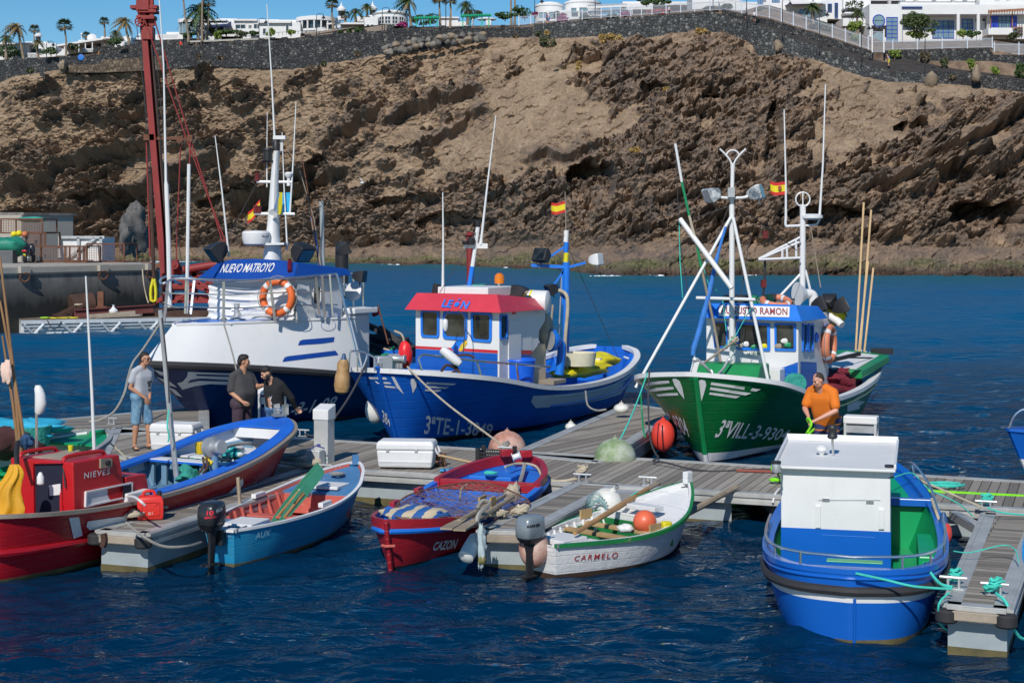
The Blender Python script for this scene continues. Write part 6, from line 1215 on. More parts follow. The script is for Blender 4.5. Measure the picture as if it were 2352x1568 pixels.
patch('lower_band',[(955,801),(1143,812),(1143,900),(955,880)],LCB,M_BLUEH,cabo,.006,1);patch('lower_band',[(1143.5,812),(1221,815),(1221,870),(1143.5,895)],LCB,M_BLUEH,cabo,.006,1);patch('red_stripe',[(955,794),(1143,804),(1143,811),(955,800)],LCB,M_REDP,cabo,.009,1);patch('red_stripe',[(1143.5,804),(1221,804),(1221,814),(1143.5,812)],LCB,M_REDP,cabo,.009,1)
br=MB();lo=[B.w(-2.38,1.24,2.76),B.w(-2.38,-1.24,2.78),B.w(-4.7,-1.24,2.74),B.w(-4.7,1.24,2.74)];hi=[B.w(-2.62,1.02,3.16),B.w(-2.62,-1.05,3.16),B.w(-4.6,-1.05,3.02),B.w(-4.6,1.02,3.0)];br.loft([lo,hi]);LBR=br.bvh();br.build('roof_brow',paint('brow_red',(.42,.025,.045),.42,.1,.05,(.5,.2,.18)),r_,smooth=False,bevel=.012)
letter('LEÓN',[(1014,706),(1076,711),(1083,689),(1019,683)],LBR,M_BLUEL,r_,bold=.03,shear=.2,off=.02)
for q in([(968,774),(1010,776),(1010,712),(967,711)],[(1018,778),(1074,782),(1074,714),(1019,713)],[(1083,783),(1130,787),(1131,718),(1082,715)],[(1147,780),(1164,778),(1164,721),(1147,721)]):window(q,LCB,r_,M_BLUEL,None,.11,.035,.12)
dr_=window([(1172,795),(1186,793),(1187,740),(1173,741)],LCB,r_,M_WHT,None,.16,.02,.04,'door_window');B.part('door',M_WHT,lambda m:m.obox(B.w(-3.05,1.085,.95),B.f*-.62,B.l*.02,(0,0,1.6)),smooth=False)
B.part('roof_hatch',M_WHT,lambda m:m.obox(B.w(-2.8,-.6,3.08),B.f*-1.3,B.l*1.3,(0,0,.22)),smooth=False,bevel=.02);B.part('liferaft_canister',M_WHT,lambda m:m.lathe([(.15,-.42),(.27,-.38),(.28,0),(.27,.38),(.15,.42)],P(1223,693,37),18,(1,-.3,0)));B.part('canister_strap',M_YEL,lambda m:m.lathe([(.285,-.02),(.285,.02)],P(1223,693,37),18,(1,-.3,0)))
B.part('turquoise_tub',M_NETT,lambda m:m.lathe([(.22,0),(.24,.16)],P(1096,668,37),18));B.part('beacon',paint('beacon_amber',(.55,.14,.01),.15),lambda m:m.lathe([(.11,0),(.12,.08),(.11,.18),(.05,.24)],P(1147,651,36.5),14));pole(r_,[P(1145,672,36.5),P(1146,651,36.5)],.03,M_STEEL,'beacon_post')
rt_=lifebuoy(P(1135,677,36.6),.34,.075,(0.05,-.25,1),'faded orange lifebuoy lying flat on the red cabin roof',M_ORINGF)
pole(r_,[P(1076,668,36.8),P(1085,612,36.8)],.055,M_BLUEL,'mast_foot');pole(r_,[P(1085,612,36.8),P(1092,565,36.8),P(1098,520,36.8)],.05,M_MASTW,'mast');B.part('spreader',M_MASTW,lambda m:m.bar(P(1065,564,36.8),P(1120,565,36.8),.12,.05,(0,1,0)));B.part('mast_light',M_BLACK,lambda m:(m.lathe([(.06,0),(.07,.05),(.07,.15)],P(1098,521,36.8),12),m.lathe([(.08,0),(.09,.14),(.05,.18)],P(1083,562,36.7),12),m.lathe([(.05,0),(.09,.05),(.05,.09)],P(1069,562,36.7),12)))
pole(r_,[P(1104,562,36.8),P(1106,545,36.8),P(1120,420,36.8),P(1139,266,36.8)],[.05,.03,.022,.012],M_MASTW);pole(r_,[P(1017,672,36),P(1018,560,36),P(1017,442,36)],[.035,.022,.012],M_MASTW)
for(u,v,d,sz,g_)in[(1005,664,(-.9,-.2,.2),.36,None),(1192,672,(.75,-.2,-.5),.52,paint('lens_yellow',(.5,.36,.05),.3)),(1266,664,(-.7,-.3,-.3),.4,None),(1052,705,(-.2,-.8,-.5),.26,None),(1245,588,(-.4,-.5,.3),.5,None),(1370,596,(.8,-.4,.1),.42,M_WHT)]:floodlight(r_,P(u,v,36.4 if u<1240 else 38.5),d,sz,M_BLACK if u!=1370 else M_GREYL,g_)
B.part('side_light',M_REDP,lambda m:m.box(P(1178,711,35.6),(.16,.12,.2)));B.part('side_light_lens',M_WHT,lambda m:m.torus(P(1186,711,35.55),.07,.02,(.7,-.7,0),4,6))
YL=38.6
stays(r_,[[P(1300,540,YL),P(1120,566,36.9)],[P(1224,610,YL),P(1298,545,YL)],[P(1301,560,YL),P(1420,822,40)],[P(1096,530,36.8),P(1010,672,35.6)],[P(1345,603,YL),P(1303,575,YL)]],M_ROPED,.008)
for(v0_,v1_,m_)in[(845,602,M_BLUEL),(602,580,M_YEL),(580,556,M_BLUEL),(556,529,M_MASTW)]:pole(r_,[P(1299.5,v0_,YL),P(1301,v1_,YL)],.085 if v0_>602 else.062,m_,'mast_section',12)
B.part('boom_arm',M_BLUEL,lambda m:(m.bar(P(1220,609,YL),P(1300,613,YL),.08,.12,(0,1,0)),m.bar(P(1237,608,YL),P(1296,567,YL),.05,.06,(0,1,0)),m.bar(P(1300,615,YL),P(1345,603,YL),.06,.06,(0,1,0)),m.bar(P(1296,620,YL),P(1268,660,YL),.05,.05,(0,1,0)),m.bar(P(1292,700,YL),P(1292,610,YL),.04,.05,(0,1,0))));pole(r_,[P(1300,530,YL),P(1298,440,YL)],.012,M_WOODW,'flagstaff')
flag_es(r_,P(1300,461,YL),(-.36,0,-.08),(0,0,-.28),.05);B.part('hydraulic_hose',M_ROPE,lambda m:m.tube(spline([P(1302,845,YL-.2),P(1298,790,YL-.3),P(1304,700,YL-.3),P(1296,672,YL-.2),P(1270,668,YL),P(1252,685,YL),P(1240,720,YL)]),.045,8));pole(r_,[P(1282,800,YL),P(1290,640,YL),P(1299,585,YL)],.02,M_GALV,'rod');pole(r_,[P(1270,700,38),P(1262,780,38)],.03,M_WOODW,'boat_hook')
B.part('winch_horn',M_BLUEL,lambda m:(m.lathe([(.27,0),(.27,.05),(.18,.18),(.10,.26)],P(1264,781,37.4),20,(.85,.5,-.1)),m.tube(spline([P(1276,778,37.6),P(1290,795,37.7),P(1288,830,37.8),P(1284,860,37.8)]),.11,10)));B.part('horn_mouth',M_GALV,lambda m:m.lathe([(.24,0),(.02,.06)],P(1262.5,781,37.35),20,(.85,.5,-.1)))
B.box('tan_cover',paint('tan_box',(.48,.38,.26),.7),-4.55,-5.35,.0,.95,.7,1.9,bevel=.05);B.box('engine_box',M_BLUEL,-5.9,-7.6,-.75,.75,.5,1.02,bevel=.03);B.box('work_table',M_WOODW,-4.9,-5.6,.5,1.35,.95,1.05);B.part('float_hanging',M_ROPE,lambda m:m.ell(P(1253,778-20,37.6),(.2,.2,.42),12,9));heap('yellow_oilskin','bright yellow oilskin tarpaulin spread over the blue boat stern','tarpaulin',B.w(-7.4,.95,1.12),(1.25,.5,.18),paint('oilskin_yellow',(.72,.45,.01),.5,.15),5,.55,M=Matrix.Rotation(math.atan2(B.f.y,B.f.x),3,'Z'))
heap('yellow_oilskin','smaller yellow oilskin heap beside the hatch boards at the stern','tarpaulin',B.w(-8.8,.85,1.25),(.7,.45,.17),MC['oilskin_yellow'],8,.55,M=Matrix.Rotation(math.atan2(B.f.y,B.f.x),3,'Z'));mb=MB();q=B.w(-8.1,.8,1.30);mb.obox(q,B.f*-.9,B.l*.35,(0,0,.05));tag(mb.build('hatch_board',paint('pale_board',(.62,.48,.36),.7)),'pale board lying on the yellow oilskins','board')
mb=MB();p_=P(1194,858,35.6);mb.lathe([(.02,-.33),(.30,-.33),(.35,.28),(.37,.30),(.36,.34),(.31,.34),(.29,-.2),(.02,-.22)],p_,28,caps=False);tag(mb.build('blue_tub',paint('tub_blue',(.006,.09,.55),.35,.08)),'blue plastic tub standing on deck behind the red roofed cabin rail','tub')
mb=MB();mb.lathe([(.02,-.16),(.38,-.16),(.43,.16),(.40,.16),(.36,-.1),(.02,-.12)],P(1330,824,38.5),24);tag(mb.build('cream_tub',paint('tub_cream',(.66,.50,.36),.5)),'cream fish tub in the stern of the blue boat','tub')
coil(B.w(-2.5,1.35,1.05),.3,5,.03,M_REDP,'red hose coil behind the blue tub',random.Random(6),'hose_coil');heap('green_rope','pile of turquoise rope on the blue boat foredeck','rope',B.w(-1.75,.85,1.22),(.75,.32,.12),M_NETT,3,.6,M=Matrix.Rotation(math.atan2(B.f.y,B.f.x),3,'Z'))
B.part('bow_rail',M_STEEL,lambda m:(m.tube(spline([P(801,851,32.8),P(803,813,32.8),P(812,806,32.8),P(838,809,32.6),P(842,820,32.5),P(830,852,32.4)]),.024,8),m.tube([P(822,808,32.7),P(821,850,32.7)],.016,6),m.tube(spline([P(858,846,32.3),P(864,826,32.4),P(852,816,32.8),P(842,812,33)]),.02,8)))
B.part('side_rail',M_STEEL,lambda m:(m.tube(spline([P(974,862,33.2),P(962,826,33.2),P(972,815,33.3),P(1000,817,33.5),P(1100,829,34.2),P(1264,842,35.4)]),.024,8),m.tube([P(1095,828,34.2),P(1108,874,34.3)],.024,6),m.tube([P(1186,835,34.8),P(1192,884,35)],.024,6)))
B.part('windlass',M_GALV,lambda m:(m.box(P(880,837,33.6),(.34,.32,.36),.4),m.box(P(905,832,33.8),(.22,.24,.36),.4),m.lathe([(.10,-.16),(.07,-.08),(.07,.08),(.10,.16)],P(915,824,33.6),14,(1,-.3,0))),bevel=.02);B.part('bollard',M_STEEL,lambda m:[m.tube([P(u,852,32.6),P(u,834,32.6)],.04,10)for u in(865,874,913,921)])
heap('buoy_bag','bright red inflatable fender among the blue boat foredeck gear','fender',P(931,815,33.9),(.16,.15,.30),paint('fender_red',(.55,.012,.015),.35),2,.15);B.box('white_hatch',M_WHT,-1.2,-2.2,-.9,.2,1.1,1.45,bevel=.02)
an=thing('anchor','rusty folding anchor with a white float on the blue boat foredeck','anchor',P(1040,860,33.6));mb=MB();a0_=P(1030,820,33.7);mb.tube([a0_,P(1060,862,33.5)],.035,7)
for pts in([(1026,838),(1012,858),(1014,872)],[(1045,820),(1075,815),(1090,822)],[(1040,855),(1022,868),(1012,866)],[(1058,860),(1075,870),(1090,868)]):mb.tube(spline([P(1050,848,33.6)]+[P(a,b,33.5)for a,b in pts]),.028,6)
mb.build('flukes',M_RUSTD,an);mb=MB();mb.lathe([(.04,-.27),(.09,-.25),(.105,-.08),(.105,.15),(.07,.25),(.02,.27)],P(1036,819,33.5),14,(.75,-.1,-.6));mb.build('float',M_WHT,an)
patch('painted_motif',[(1036,800),(1050,780),(1060,776),(1066,784),(1058,800),(1048,808)],LCB,M_BLUEL,r_,.012);patch('painted_motif',[(1054,802),(1060,790),(1072,780),(1074,788),(1066,800),(1058,808)],LCB,paint('motif_yellow',(.7,.36,.02),.5),r_,.014)
pole(r_,spline([P(1032,712,34.8),P(1019,740,34.7),P(1022,765,34.7)]),.012,M_ROPED,'lamp_cable');pole(r_,spline([P(1052,712,34.8),P(1068,735,34.7),P(1066,780,34.6),P(1064,810,34.5)]),.012,M_ROPED,'lamp_cable');B.part('hand_lamp',M_WHT,lambda m:m.lathe([(.03,-.12),(.06,-.05),(.06,.1),(.03,.14)],P(1023,747,34.7),10))
B=Boat('fishing_boat','green fishing boat with a blue and white cabin, bow toward the camera','boat',G(1617,1060,0),(-.42,-.907),11.0,[(0,.6),(.03,1.0),(.12,1.45),(.3,1.72),(.55,1.78),(.8,1.72),(.89,1.62),(.935,1.50),(.965,1.15),(.985,.65),(1,.05)],[(0,1.45),(.12,1.2),(.35,1.0),(.6,.96),(.75,1.06),(.86,1.36),(1,1.80)],.78,.3,((0,.5),(.3,.35),(.6,.4),(.8,.8),(.92,1.15),(1,1.3)),.7)
r_=B.root;B.hull([(1,0),(.94,1),(.10,2),(.0,3)],[M_GRNL,M_GRNH,M_WHTR,M_BOOT],transom=True);B.gunwale(M_WHTR,.05,.11,.09);B.part('stem_bar',M_GRNL,lambda m:m.tube([B.pt(1,f,1,-.03)for f in(.96,.75,.5,.25,.1)],.055,8));B.part('stem_foot',M_WHTR,lambda m:m.tube([B.pt(1,f,1,-.03)for f in(.1,.02,-.02)],.05,8));B.inside(M_BLUEH,.4,.08);B.deckat(M_GRNL,.66,.985,-.26,name='foredeck');ABV=B.bv
def mir(pl,c=1):return pl
W_=M_WHTR
for pl in[[(1634,877),(1747,893),(1736,898),(1632,883)],[(1632,888),(1725,902),(1712,907),(1630,894)],[(1630,900),(1700,909),(1690,914),(1629,905)],[(1603,874),(1612,871),(1620,874),(1622,884),(1616,905),(1611,920),(1608,898)],[(1545,870),(1552,868),(1562,874),(1568,890),(1573,916),(1563,904),(1550,884)],[(1471,884),(1500,875),(1537,873),(1539,879),(1496,884),(1474,888)],[(1490,895),(1512,889),(1547,887),(1549,893),(1510,897),(1493,899)],[(1508,905),(1530,902),(1557,901),(1559,907),(1532,908),(1514,909)]]:patch('bow_stripe',pl,B.bv,W_,r_,.012,1)
letter('3ªVILL-3-9304',[(1640,1004),(1803,1011),(1815,986),(1658,962)],B.bv,M_GREYL,r_,bold=.014,shear=.15);letter('VI-3-9304',[(1521,975),(1586,1004),(1572,960),(1513,940)],B.bv,M_GREYL,r_,bold=.012)
B.strake(M_GRNH,.78,.035,'rub_rail',t1=.7);patch('side_band',[(1945,925),(2000,905),(2035,870),(2036,885),(2020,910),(1985,935),(1945,945)],B.bv,M_WHTR,r_,.012,2)
mb=MB();mb.add(cabin_prism(B,-3.35,-6.1,1.03,.8,2.72),BOXF);ACB=mb.bvh();cabo=mb.build('cabin',M_WHT,r_,smooth=False,bevel=.015)
patch('blue_panel',[(1745,862),(1800,843),(1833,831),(1833,930),(1745,900)],ACB,M_BLUEH,cabo,.008,1);patch('blue_panel',[(1838,830),(1912,834),(1912,900),(1838,930)],ACB,M_BLUEH,cabo,.008,1)
br=MB();lo=[B.w(-3.12,1.16,2.64),B.w(-3.12,-1.12,2.68),B.w(-5.4,-1.12,2.66),B.w(-5.4,1.18,2.6)];hi=[B.w(-3.36,.98,2.98),B.w(-3.36,-1.0,2.98),B.w(-5.3,-1.0,2.92),B.w(-5.3,.98,2.88)];br.loft([lo,hi]);ABR=br.bvh();br.build('roof_brow',M_BLUEL,r_,smooth=False,bevel=.012)
patch('name_board',[(1650,726),(1813,729),(1814,705),(1652,701)],ABR,M_WHT,r_,.012,1);letter('AUGUSTO RAMON',[(1655,721),(1809,725),(1809,708),(1655,705)],ABR,paint('letter_maroon',(.20,.03,.045),.6),r_,bold=.022,space=1.05,off=.018)
for q in([(1641,797),(1672,799),(1671,738),(1641,737)],[(1692,803),(1770,806),(1769,742),(1692,738)],[(1780,805),(1829,806),(1829,742),(1779,741)],[(1842,808),(1852,806),(1853,742),(1842,742)],[(1855,809),(1866,806),(1867,742),(1856,743)]):window(q,ACB,r_,M_BLUEL,None,.10,.035,.05)
patch('name_plate',[(1716,817),(1749,818),(1749,805),(1716,804)],ACB,M_WHT,r_,.012,0);letter('LA TIÑOSA',[(1717,814),(1748,815),(1748,808),(1717,807)],ACB,M_GRNH,r_,off=.018,bold=.02)
for(u,v,m_)in[(1704,795,M_WOODW),(1715,790,M_WHT),(1735,797,M_GREEN),(1757,795,M_YEL),(1790,795,M_WOODW),(1804,783,M_WHT),(1812,792,M_GREEN)]:
 p_=hit(ACB,u,v,.012)
 if p_ is not None:B.part('dash_clutter',m_,lambda m:m.ell(p_,(.10,.02,.06),8,6))
lifebuoy(hit(ACB,1895,789,.10)or P(1895,789,35),.37,.085,B.l,'weathered orange lifebuoy on the side of the green boat cabin',M_ORINGF)
B.part('porthole',M_BLUEL,lambda m:m.torus(hit(ACB,1874,775,.02),.09,.03,B.l,16,6));B.part('small_window',M_BLUEL,lambda m:m.obox(B.w(-5.75,1.03,1.95),B.f*-.25,B.l*.03,(0,0,.5)),smooth=False)
B.part('green_hatch',M_GRNL,lambda m:m.prism([B.w(-1.7,-.75,1.15),B.w(-1.7,-.75,1.5),B.w(-1.95,-.75,1.78),B.w(-2.6,-.75,1.78),B.w(-2.75,-.75,1.15)],B.l*1.35),smooth=False,bevel=.03);B.box('white_locker',M_WHT,-2.9,-3.3,.1,.75,.9,1.62);B.box('white_locker',M_WHT,-3.0,-3.3,-1.25,-.7,.9,1.72)
B.part('line_hauler',M_NETT,lambda m:(m.lathe([(.20,-.12),(.21,-.08),(.12,-.04),(.12,.04),(.21,.08),(.20,.12)],P(1826,880,32.2),22,(.3,-1,.1)),m.tube([P(1832,905,32.4),P(1830,880,32.4)],.05,8)))
an=thing('anchor','steel grapnel anchor hooked over the green boat bow','anchor',P(1640,880,30.6));mb=MB();c_=P(1640,868,30.6)
for pts in([(1624,845),(1606,828),(1601,824),(1594,828)],[(1660,848),(1672,828),(1678,826)],[(1620,888),(1604,905),(1600,900)],[(1668,882),(1682,896),(1684,910)]):mb.tube(spline([c_]+[P(a,b,30.5)for a,b in pts]),.026,7)
mb.tube([P(1633,850,30.6),P(1642,872,30.5),P(1660,858,30.6)],.03,7)
for u,v in((1597,826),(1676,827),(1602,904),(1684,905)):mb.ell(P(u,v,30.5),(.06,.03,.05),8,6)
mb.build('flukes',M_GALV,an)
YA=33.2
pole(r_,[P(1681,850,YA),P(1681,470,YA)],.058,M_MASTW,'mast',12);pole(r_,[P(1681,470,YA),P(1683,375,YA)],.042,M_MASTW,'topmast',12)
B.part('antenna_fork',M_MASTW,lambda m:[m.tube(spline([P(1683+s_*3,388,YA),P(1683+s_*4,373,YA),P(1683+s_*14,358,YA),P(1683+s_*30,342,YA)]),.02,7)for s_ in(-1,1)]+[m.tube([P(1683+15*math.cos(t),360-15*math.sin(t)*1.0,YA)for t in np.linspace(.1,3.04,12)],.018,7)])
for(a,b,r)in[((1678,500),(1460,890),.034),((1684,500),(1772,912),.036),((1562,503),(1681,662),.056),((1600,684),(1735,688),.036)]:pole(r_,[P(*a,YA-.1),P(*b,YA-(.8 if r<.06 else.3))],r,M_MASTW,'mast_leg' if r<.06 and a[1]<600 else 'mast_boom',10)
for(a,b,m_)in[((1551,330),(1566,418),M_MASTW),((1566,418),(1583,495),M_GREEN),((1583,495),(1600,560),M_ROPE),((1600,560),(1612,620),M_GREEN),((1612,620),(1640,745),M_WOODW),((1640,745),(1655,830),M_WOODW)]:pole(r_,[P(*a,YA-.3),P(*b,YA-.3)],.028,m_,'fishing_rod',8)
B.part('lamp_arm',M_MASTW,lambda m:m.tube(spline([P(1635,449,YA),P(1652,450,YA),P(1660,454,YA),P(1706,454,YA),P(1722,448,YA)]),.03,8))
k=NT('torn_plastic');k.col(k.mix((.10,.13,.16),(.62,.64,.64),k.ramp(k.noise(5,5,.7),[(.4,0),(.6,1)])));k.rough(.5);M_TORN=k.m
floodlight(r_,P(1634,447,YA),(-.85,-.3,-.35),.44,M_TORN,M_GALV);floodlight(r_,P(1738,443,YA),(.8,-.3,.25),.46,M_TORN,MC['lens_teal'])
B.part('anchor_light',M_GALV,lambda m:m.box(P(1679,442,YA-.15),(.14,.12,.2)));B.part('furled_sail',paint('sail_blue',(.03,.14,.42),.8,.3,bump=.3),lambda m:m.tube(spline([P(1667,520,YA-.2),P(1650,580,YA-.2),P(1636,640,YA-.25),P(1622,700,YA-.3),P(1606,760,YA-.3),P(1594,800,YA-.3),P(1592,815,YA-.3)]),[.02]+[.03]*6+[.045]*6+[.05]*6+[.06]*6+[.06]*6+[.05]*6+[.02],8));pole(r_,[P(1596,815,YA-.3),P(1586,855,YA-.4)],.015,M_GALV,'shackle_chain')
stays(r_,[[P(1560,506,YA),P(1562,600,YA),P(1568,684,YA)]],M_ROPET,.012,'halyard');stays(r_,[[P(1564,512,YA),P(1680,472,YA)],[P(1551,332,YA),P(1562,560,YA),P(1582,684,YA)],[P(1676,470,YA),P(1640,560,YA)],[P(1690,470,YA),P(1745,510,YA+.5),P(1830,575,YA+2)],[P(1724,532,YA+1),P(1700,690,YA),P(1680,790,YA)]],M_ROPED,.010,'rigging_line');stays(r_,[[P(1608,590,YA),P(1628,655,YA),P(1665,680,YA)],[P(1660,690,YA-.2),P(1668,760,YA-.3)],[P(1728,700,YA-.2),P(1690,770,YA-.4),P(1660,800,YA-.5)]],M_ROPET,.009,'rigging_line')
pole(r_,[P(1610,838,31.5),P(1690,782,32.5)],.025,M_WOODW,'boat_hook');coil(P(1686,795,YA-.2),.10,6,.02,M_ROPE,'x',random.Random(4),'rope_hank',1,.06,parent=r_)
YB=36.5
pole(r_,[P(1843,690,YB),P(1844,470,YB)],.07,M_MASTW,'mast',12);B.part('antenna_ring',M_MASTW,lambda m:m.torus(P(1844,458,YB),.165,.018,(0,1,0),28,8));pole(r_,[P(1844,473,YB),P(1844,442,YB)],.015,M_MASTW,'antenna')
B.part('gantry',M_MASTW,lambda m:[m.tube([P(*a,YB-.2),P(*b,YB-.2)],.028,7)for a,b in(((1742,596),(1838,592)),((1742,595),(1838,545)),((1752,592),(1836,556)),((1828,548),(1829,592)),((1807,562),(1808,592)),((1797,567),(1797,592)))])
B.part('antenna_bracket',M_MASTW,lambda m:(m.tube(spline([P(1805,500,YB),P(1805,518,YB),P(1815,519,YB),P(1842,518,YB)]),.03,8),m.tube([P(1842,519,YB),P(1876,516,YB),P(1882,505,YB)],.025,8)));pole(r_,[P(1805,505,YB),P(1805,420,YB),P(1801,252,YB)],[.03,.022,.014],M_MASTW);pole(r_,[P(1882,505,YB),P(1890,380,YB),P(1896,194,YB)],[.03,.022,.014],M_MASTW);B.part('radar_dome',M_MASTW,lambda m:m.lathe([(.14,0),(.25,.04),(.25,.10),(.15,.14)],P(1865,505,YB),20))
flag_es(r_,P(1805,417,YB),(-.36,0,-.02),(0,0,-.30),.03);crest=MB();crest.lathe([(.045,0),(.045,.006)],P(1791,431,YB-.06),10,(0,-1,0));crest.build('flag_crest',paint('crest_red',(.30,.05,.04),.7),r_)
for a,b in(((1838,630),(1782,690)),((1850,620),(1868,695))):pole(r_,[P(*a,YB),P(*b,YB)],.03,M_MASTW,'mast_leg',8)
B.part('ventilator',M_WHT,lambda m:(m.tube(spline([P(1869,722,YB-.2),P(1869,688,YB-.2),P(1864,676,YB-.2),P(1848,674,YB-.25)]),.11,14),m.lathe([(.13,0),(.26,.18),(.28,.2)],P(1849,675,YB-.25),20,(-1,-.35,0))))
for(u,v,d,sz)in[(1886,697,(.8,-.3,.35),.5),(1932,702,(.85,-.2,.45),.52),(1905,690,(.3,.8,.3),.4)]:floodlight(r_,P(u,v,36),d,sz)
stays(r_,[[P(1757,596,YB),P(1756,640,YB),P(1752,690,YB)]],M_BLACK,.03,'signal_pole');B.part('signal_lamp',MC['lamp_maroon'],lambda m:(m.lathe([(.07,0),(.07,.18)],P(1758,548,YB),12),m.lathe([(.07,0),(.07,.18)],P(1754,660,YB),12)));pole(r_,[P(1862,520,YB),P(1885,660,YB)],.012,M_WOODW,'fishing_rod');lifebuoy(P(1782,692,35.5),.30,.07,(.05,-.3,1),'salmon lifebuoy lying on the green boat cabin roof',M_ORINGF)
B.part('roof_gear',M_GREEN,lambda m:(m.box(P(1750,690,35.8),(.5,.3,.16)),m.lathe([(.09,0),(.09,.12)],P(1731,690,35.7),12),m.lathe([(.09,0),(.09,.12)],P(1765,688,35.7),12)));B.part('roof_tank',M_BLACK,lambda m:(m.lathe([(.11,-.25),(.11,.25)],P(1800,696,35.8),14,(1,-.2,0)),m.obox(P(1665,696,36),(.75,0,0),(0,.4,0),(0,0,.18))));heap('yellow_oilskin','crumpled yellow oilskin by the cabin lights of the green boat','oilskin',P(1922,722,36.2),(.22,.2,.22),MC['oilskin_yellow'],4,.6);B.part('roof_pipe',M_WHT,lambda m:m.tube([P(1890,715,36.2),P(1925,738,36),P(1934,747,35.9)],.09,10))
for(a,b)in[((1965,815),(1984,465)),((1975,812),(2001,482)),((1985,810),(2006,615)),((1972,812),(1994,600))]:pole(r_,[P(*a,40),P(*b,40)],.028,paint('bamboo_pale',(.55,.36,.19),.6,.2),'bamboo_pole',7)
sk=B.part('stern_platform',M_GRNL,lambda m:m.prism([B.w(-6.9,.2,1.12),B.w(-6.9,1.62,1.12),B.w(-9.6,1.72,1.30),B.w(-10.2,.6,1.36),B.w(-9.6,-1.0,1.30)],(0,0,.20)),smooth=False,bevel=.03);B.part('platform_top',M_WHTR,lambda m:m.prism([B.w(-7.1,.3,1.335),B.w(-7.1,1.45,1.335),B.w(-9.4,1.5,1.49),B.w(-9.8,.6,1.53)],(0,0,.012)),smooth=False);B.part('outrigger',M_BLACK,lambda m:(m.box(P(2026,806,39.5),(.5,.3,.14)),m.bar(P(1900,830,35.8),P(1975,812,36.2),.08,.08),m.tube([P(1900,820,36),P(2005,822,38.5)],.02,6)))
k=NT('fishing_net_red');k.col(k.mix((.10,.008,.016),(.34,.022,.045),k.noise(3,5,.7)));k.rough(.9);k.bump(k.noise(18,5,.7),1.0,.06);M_NETR=k.m;k=NT('fishing_net_dark');k.col(k.mix((.03,.018,.018),(.10,.05,.045),k.noise(5,5,.7)));k.rough(.95);k.bump(k.noise(18,5,.7),1.0,.06);M_NETD=k.m
Mr=Matrix.Rotation(math.atan2(B.f.y,B.f.x),3,'Z');heap('fishing_net','crimson fishing net heaped in the green boat stern','fishing net',B.w(-6.9,1.0,.98),(1.15,.55,.36),M_NETR,6,.5,M=Mr);heap('fishing_net','dark brown net piled on the crimson one','fishing net',B.w(-6.6,.35,1.1),(.9,.55,.5),M_NETD,7,.5,M=Mr)
def V2(p):return(p.x,p.y)
M_AUXB=paint('faded_blue',(.008,.19,.36),.5,.18,.12,(.30,.38,.42),bump=.12,scale=3,streak=.15,streakcol=(.25,.3,.3),plank=9);M_AUXD=paint('deck_blue',(.05,.15,.30),.6,.2,.3,(.45,.5,.55),bump=.15,scale=5)
M_SALM=paint('salmon_red',(.40,.085,.065),.65,.18,.25,(.45,.30,.24),bump=.2,scale=4);M_CREAM=paint('cream_white',(.60,.59,.54),.6,.12,.25,(.42,.38,.3),bump=.15,scale=4)
M_GRNB=paint('moss_green',(.008,.13,.035),.5,.2,.22,(.25,.2,.1),bump=.15,scale=4);M_WBOARD=paint('worn_board',(.33,.22,.10),.8,.3,.3,(.06,.13,.05),bump=.4,scale=5)
M_CARW=paint('thick_white',(.70,.71,.73),.45,.08,.12,(.5,.5,.5),bump=.55,scale=3,streak=.15,streakcol=(.35,.3,.25),plank=9);M_CAZB=paint('cazon_blue',(.008,.12,.48),.5,.2,.22,(.18,.30,.45),bump=.15,scale=4);M_CAZR=paint('cazon_red',(.26,.010,.018),.4,.18,.15,(.42,.12,.10),bump=.12,scale=4,plank=9)
M_NIER=paint('nieves_red',(.36,.008,.012),.38,.16,.14,(.42,.08,.06),bump=.12,scale=3);M_NIED=paint('nieves_hull',(.26,.006,.012),.28,.16,.06,(.3,.05,.05),bump=.12,scale=2.5,plank=9);M_NIEB=paint('nieves_blue',(.01,.10,.46),.45,.18,.22,(.40,.32,.24),bump=.12,scale=4);M_SLATE=paint('slate_blue',(.10,.19,.28),.6,.16,.2,(.28,.3,.3),bump=.2,scale=4)
M_NEARB=paint('gloss_blue',(.006,.085,.37),.22,.08,.02,(.1,.2,.4),bump=.03,scale=2);M_NEARG=paint('gloss_green',(.004,.24,.085),.35,.14,.05,(.2,.4,.3),bump=.05,scale=3)
M_OAR=paint('oar_wood',(.25,.20,.14),.75,.3,.12,(.5,.48,.42),bump=.3,scale=6);M_OARB=paint('oar_brown',(.30,.17,.07),.6,.3,bump=.3,scale=6)
def bar_across(B,name,m,t,w_,h,z,off=.06,parent=None):
 f=z/sitp(B.sh,t);a,b=B.pt(t,f,1,off),B.pt(t,f,-1,off);return B.part(name,m,lambda q:q.obox(a-B.f*w_/2-Vector((0,0,h)),b-a,B.f*w_,(0,0,h)),parent,smooth=False,bevel=.008)
def ribs(B,m,t0,t1,n,fi=.3,off=.06,r=.025):
 for t in np.linspace(t0,t1,n):
  for s_ in(1,-1):B.part('rib',m,lambda q:q.tube([B.pt(t,.96,s_,off),B.pt(t,(.96+fi)/2,s_,off),B.pt(t,fi,s_,off)],r,5))
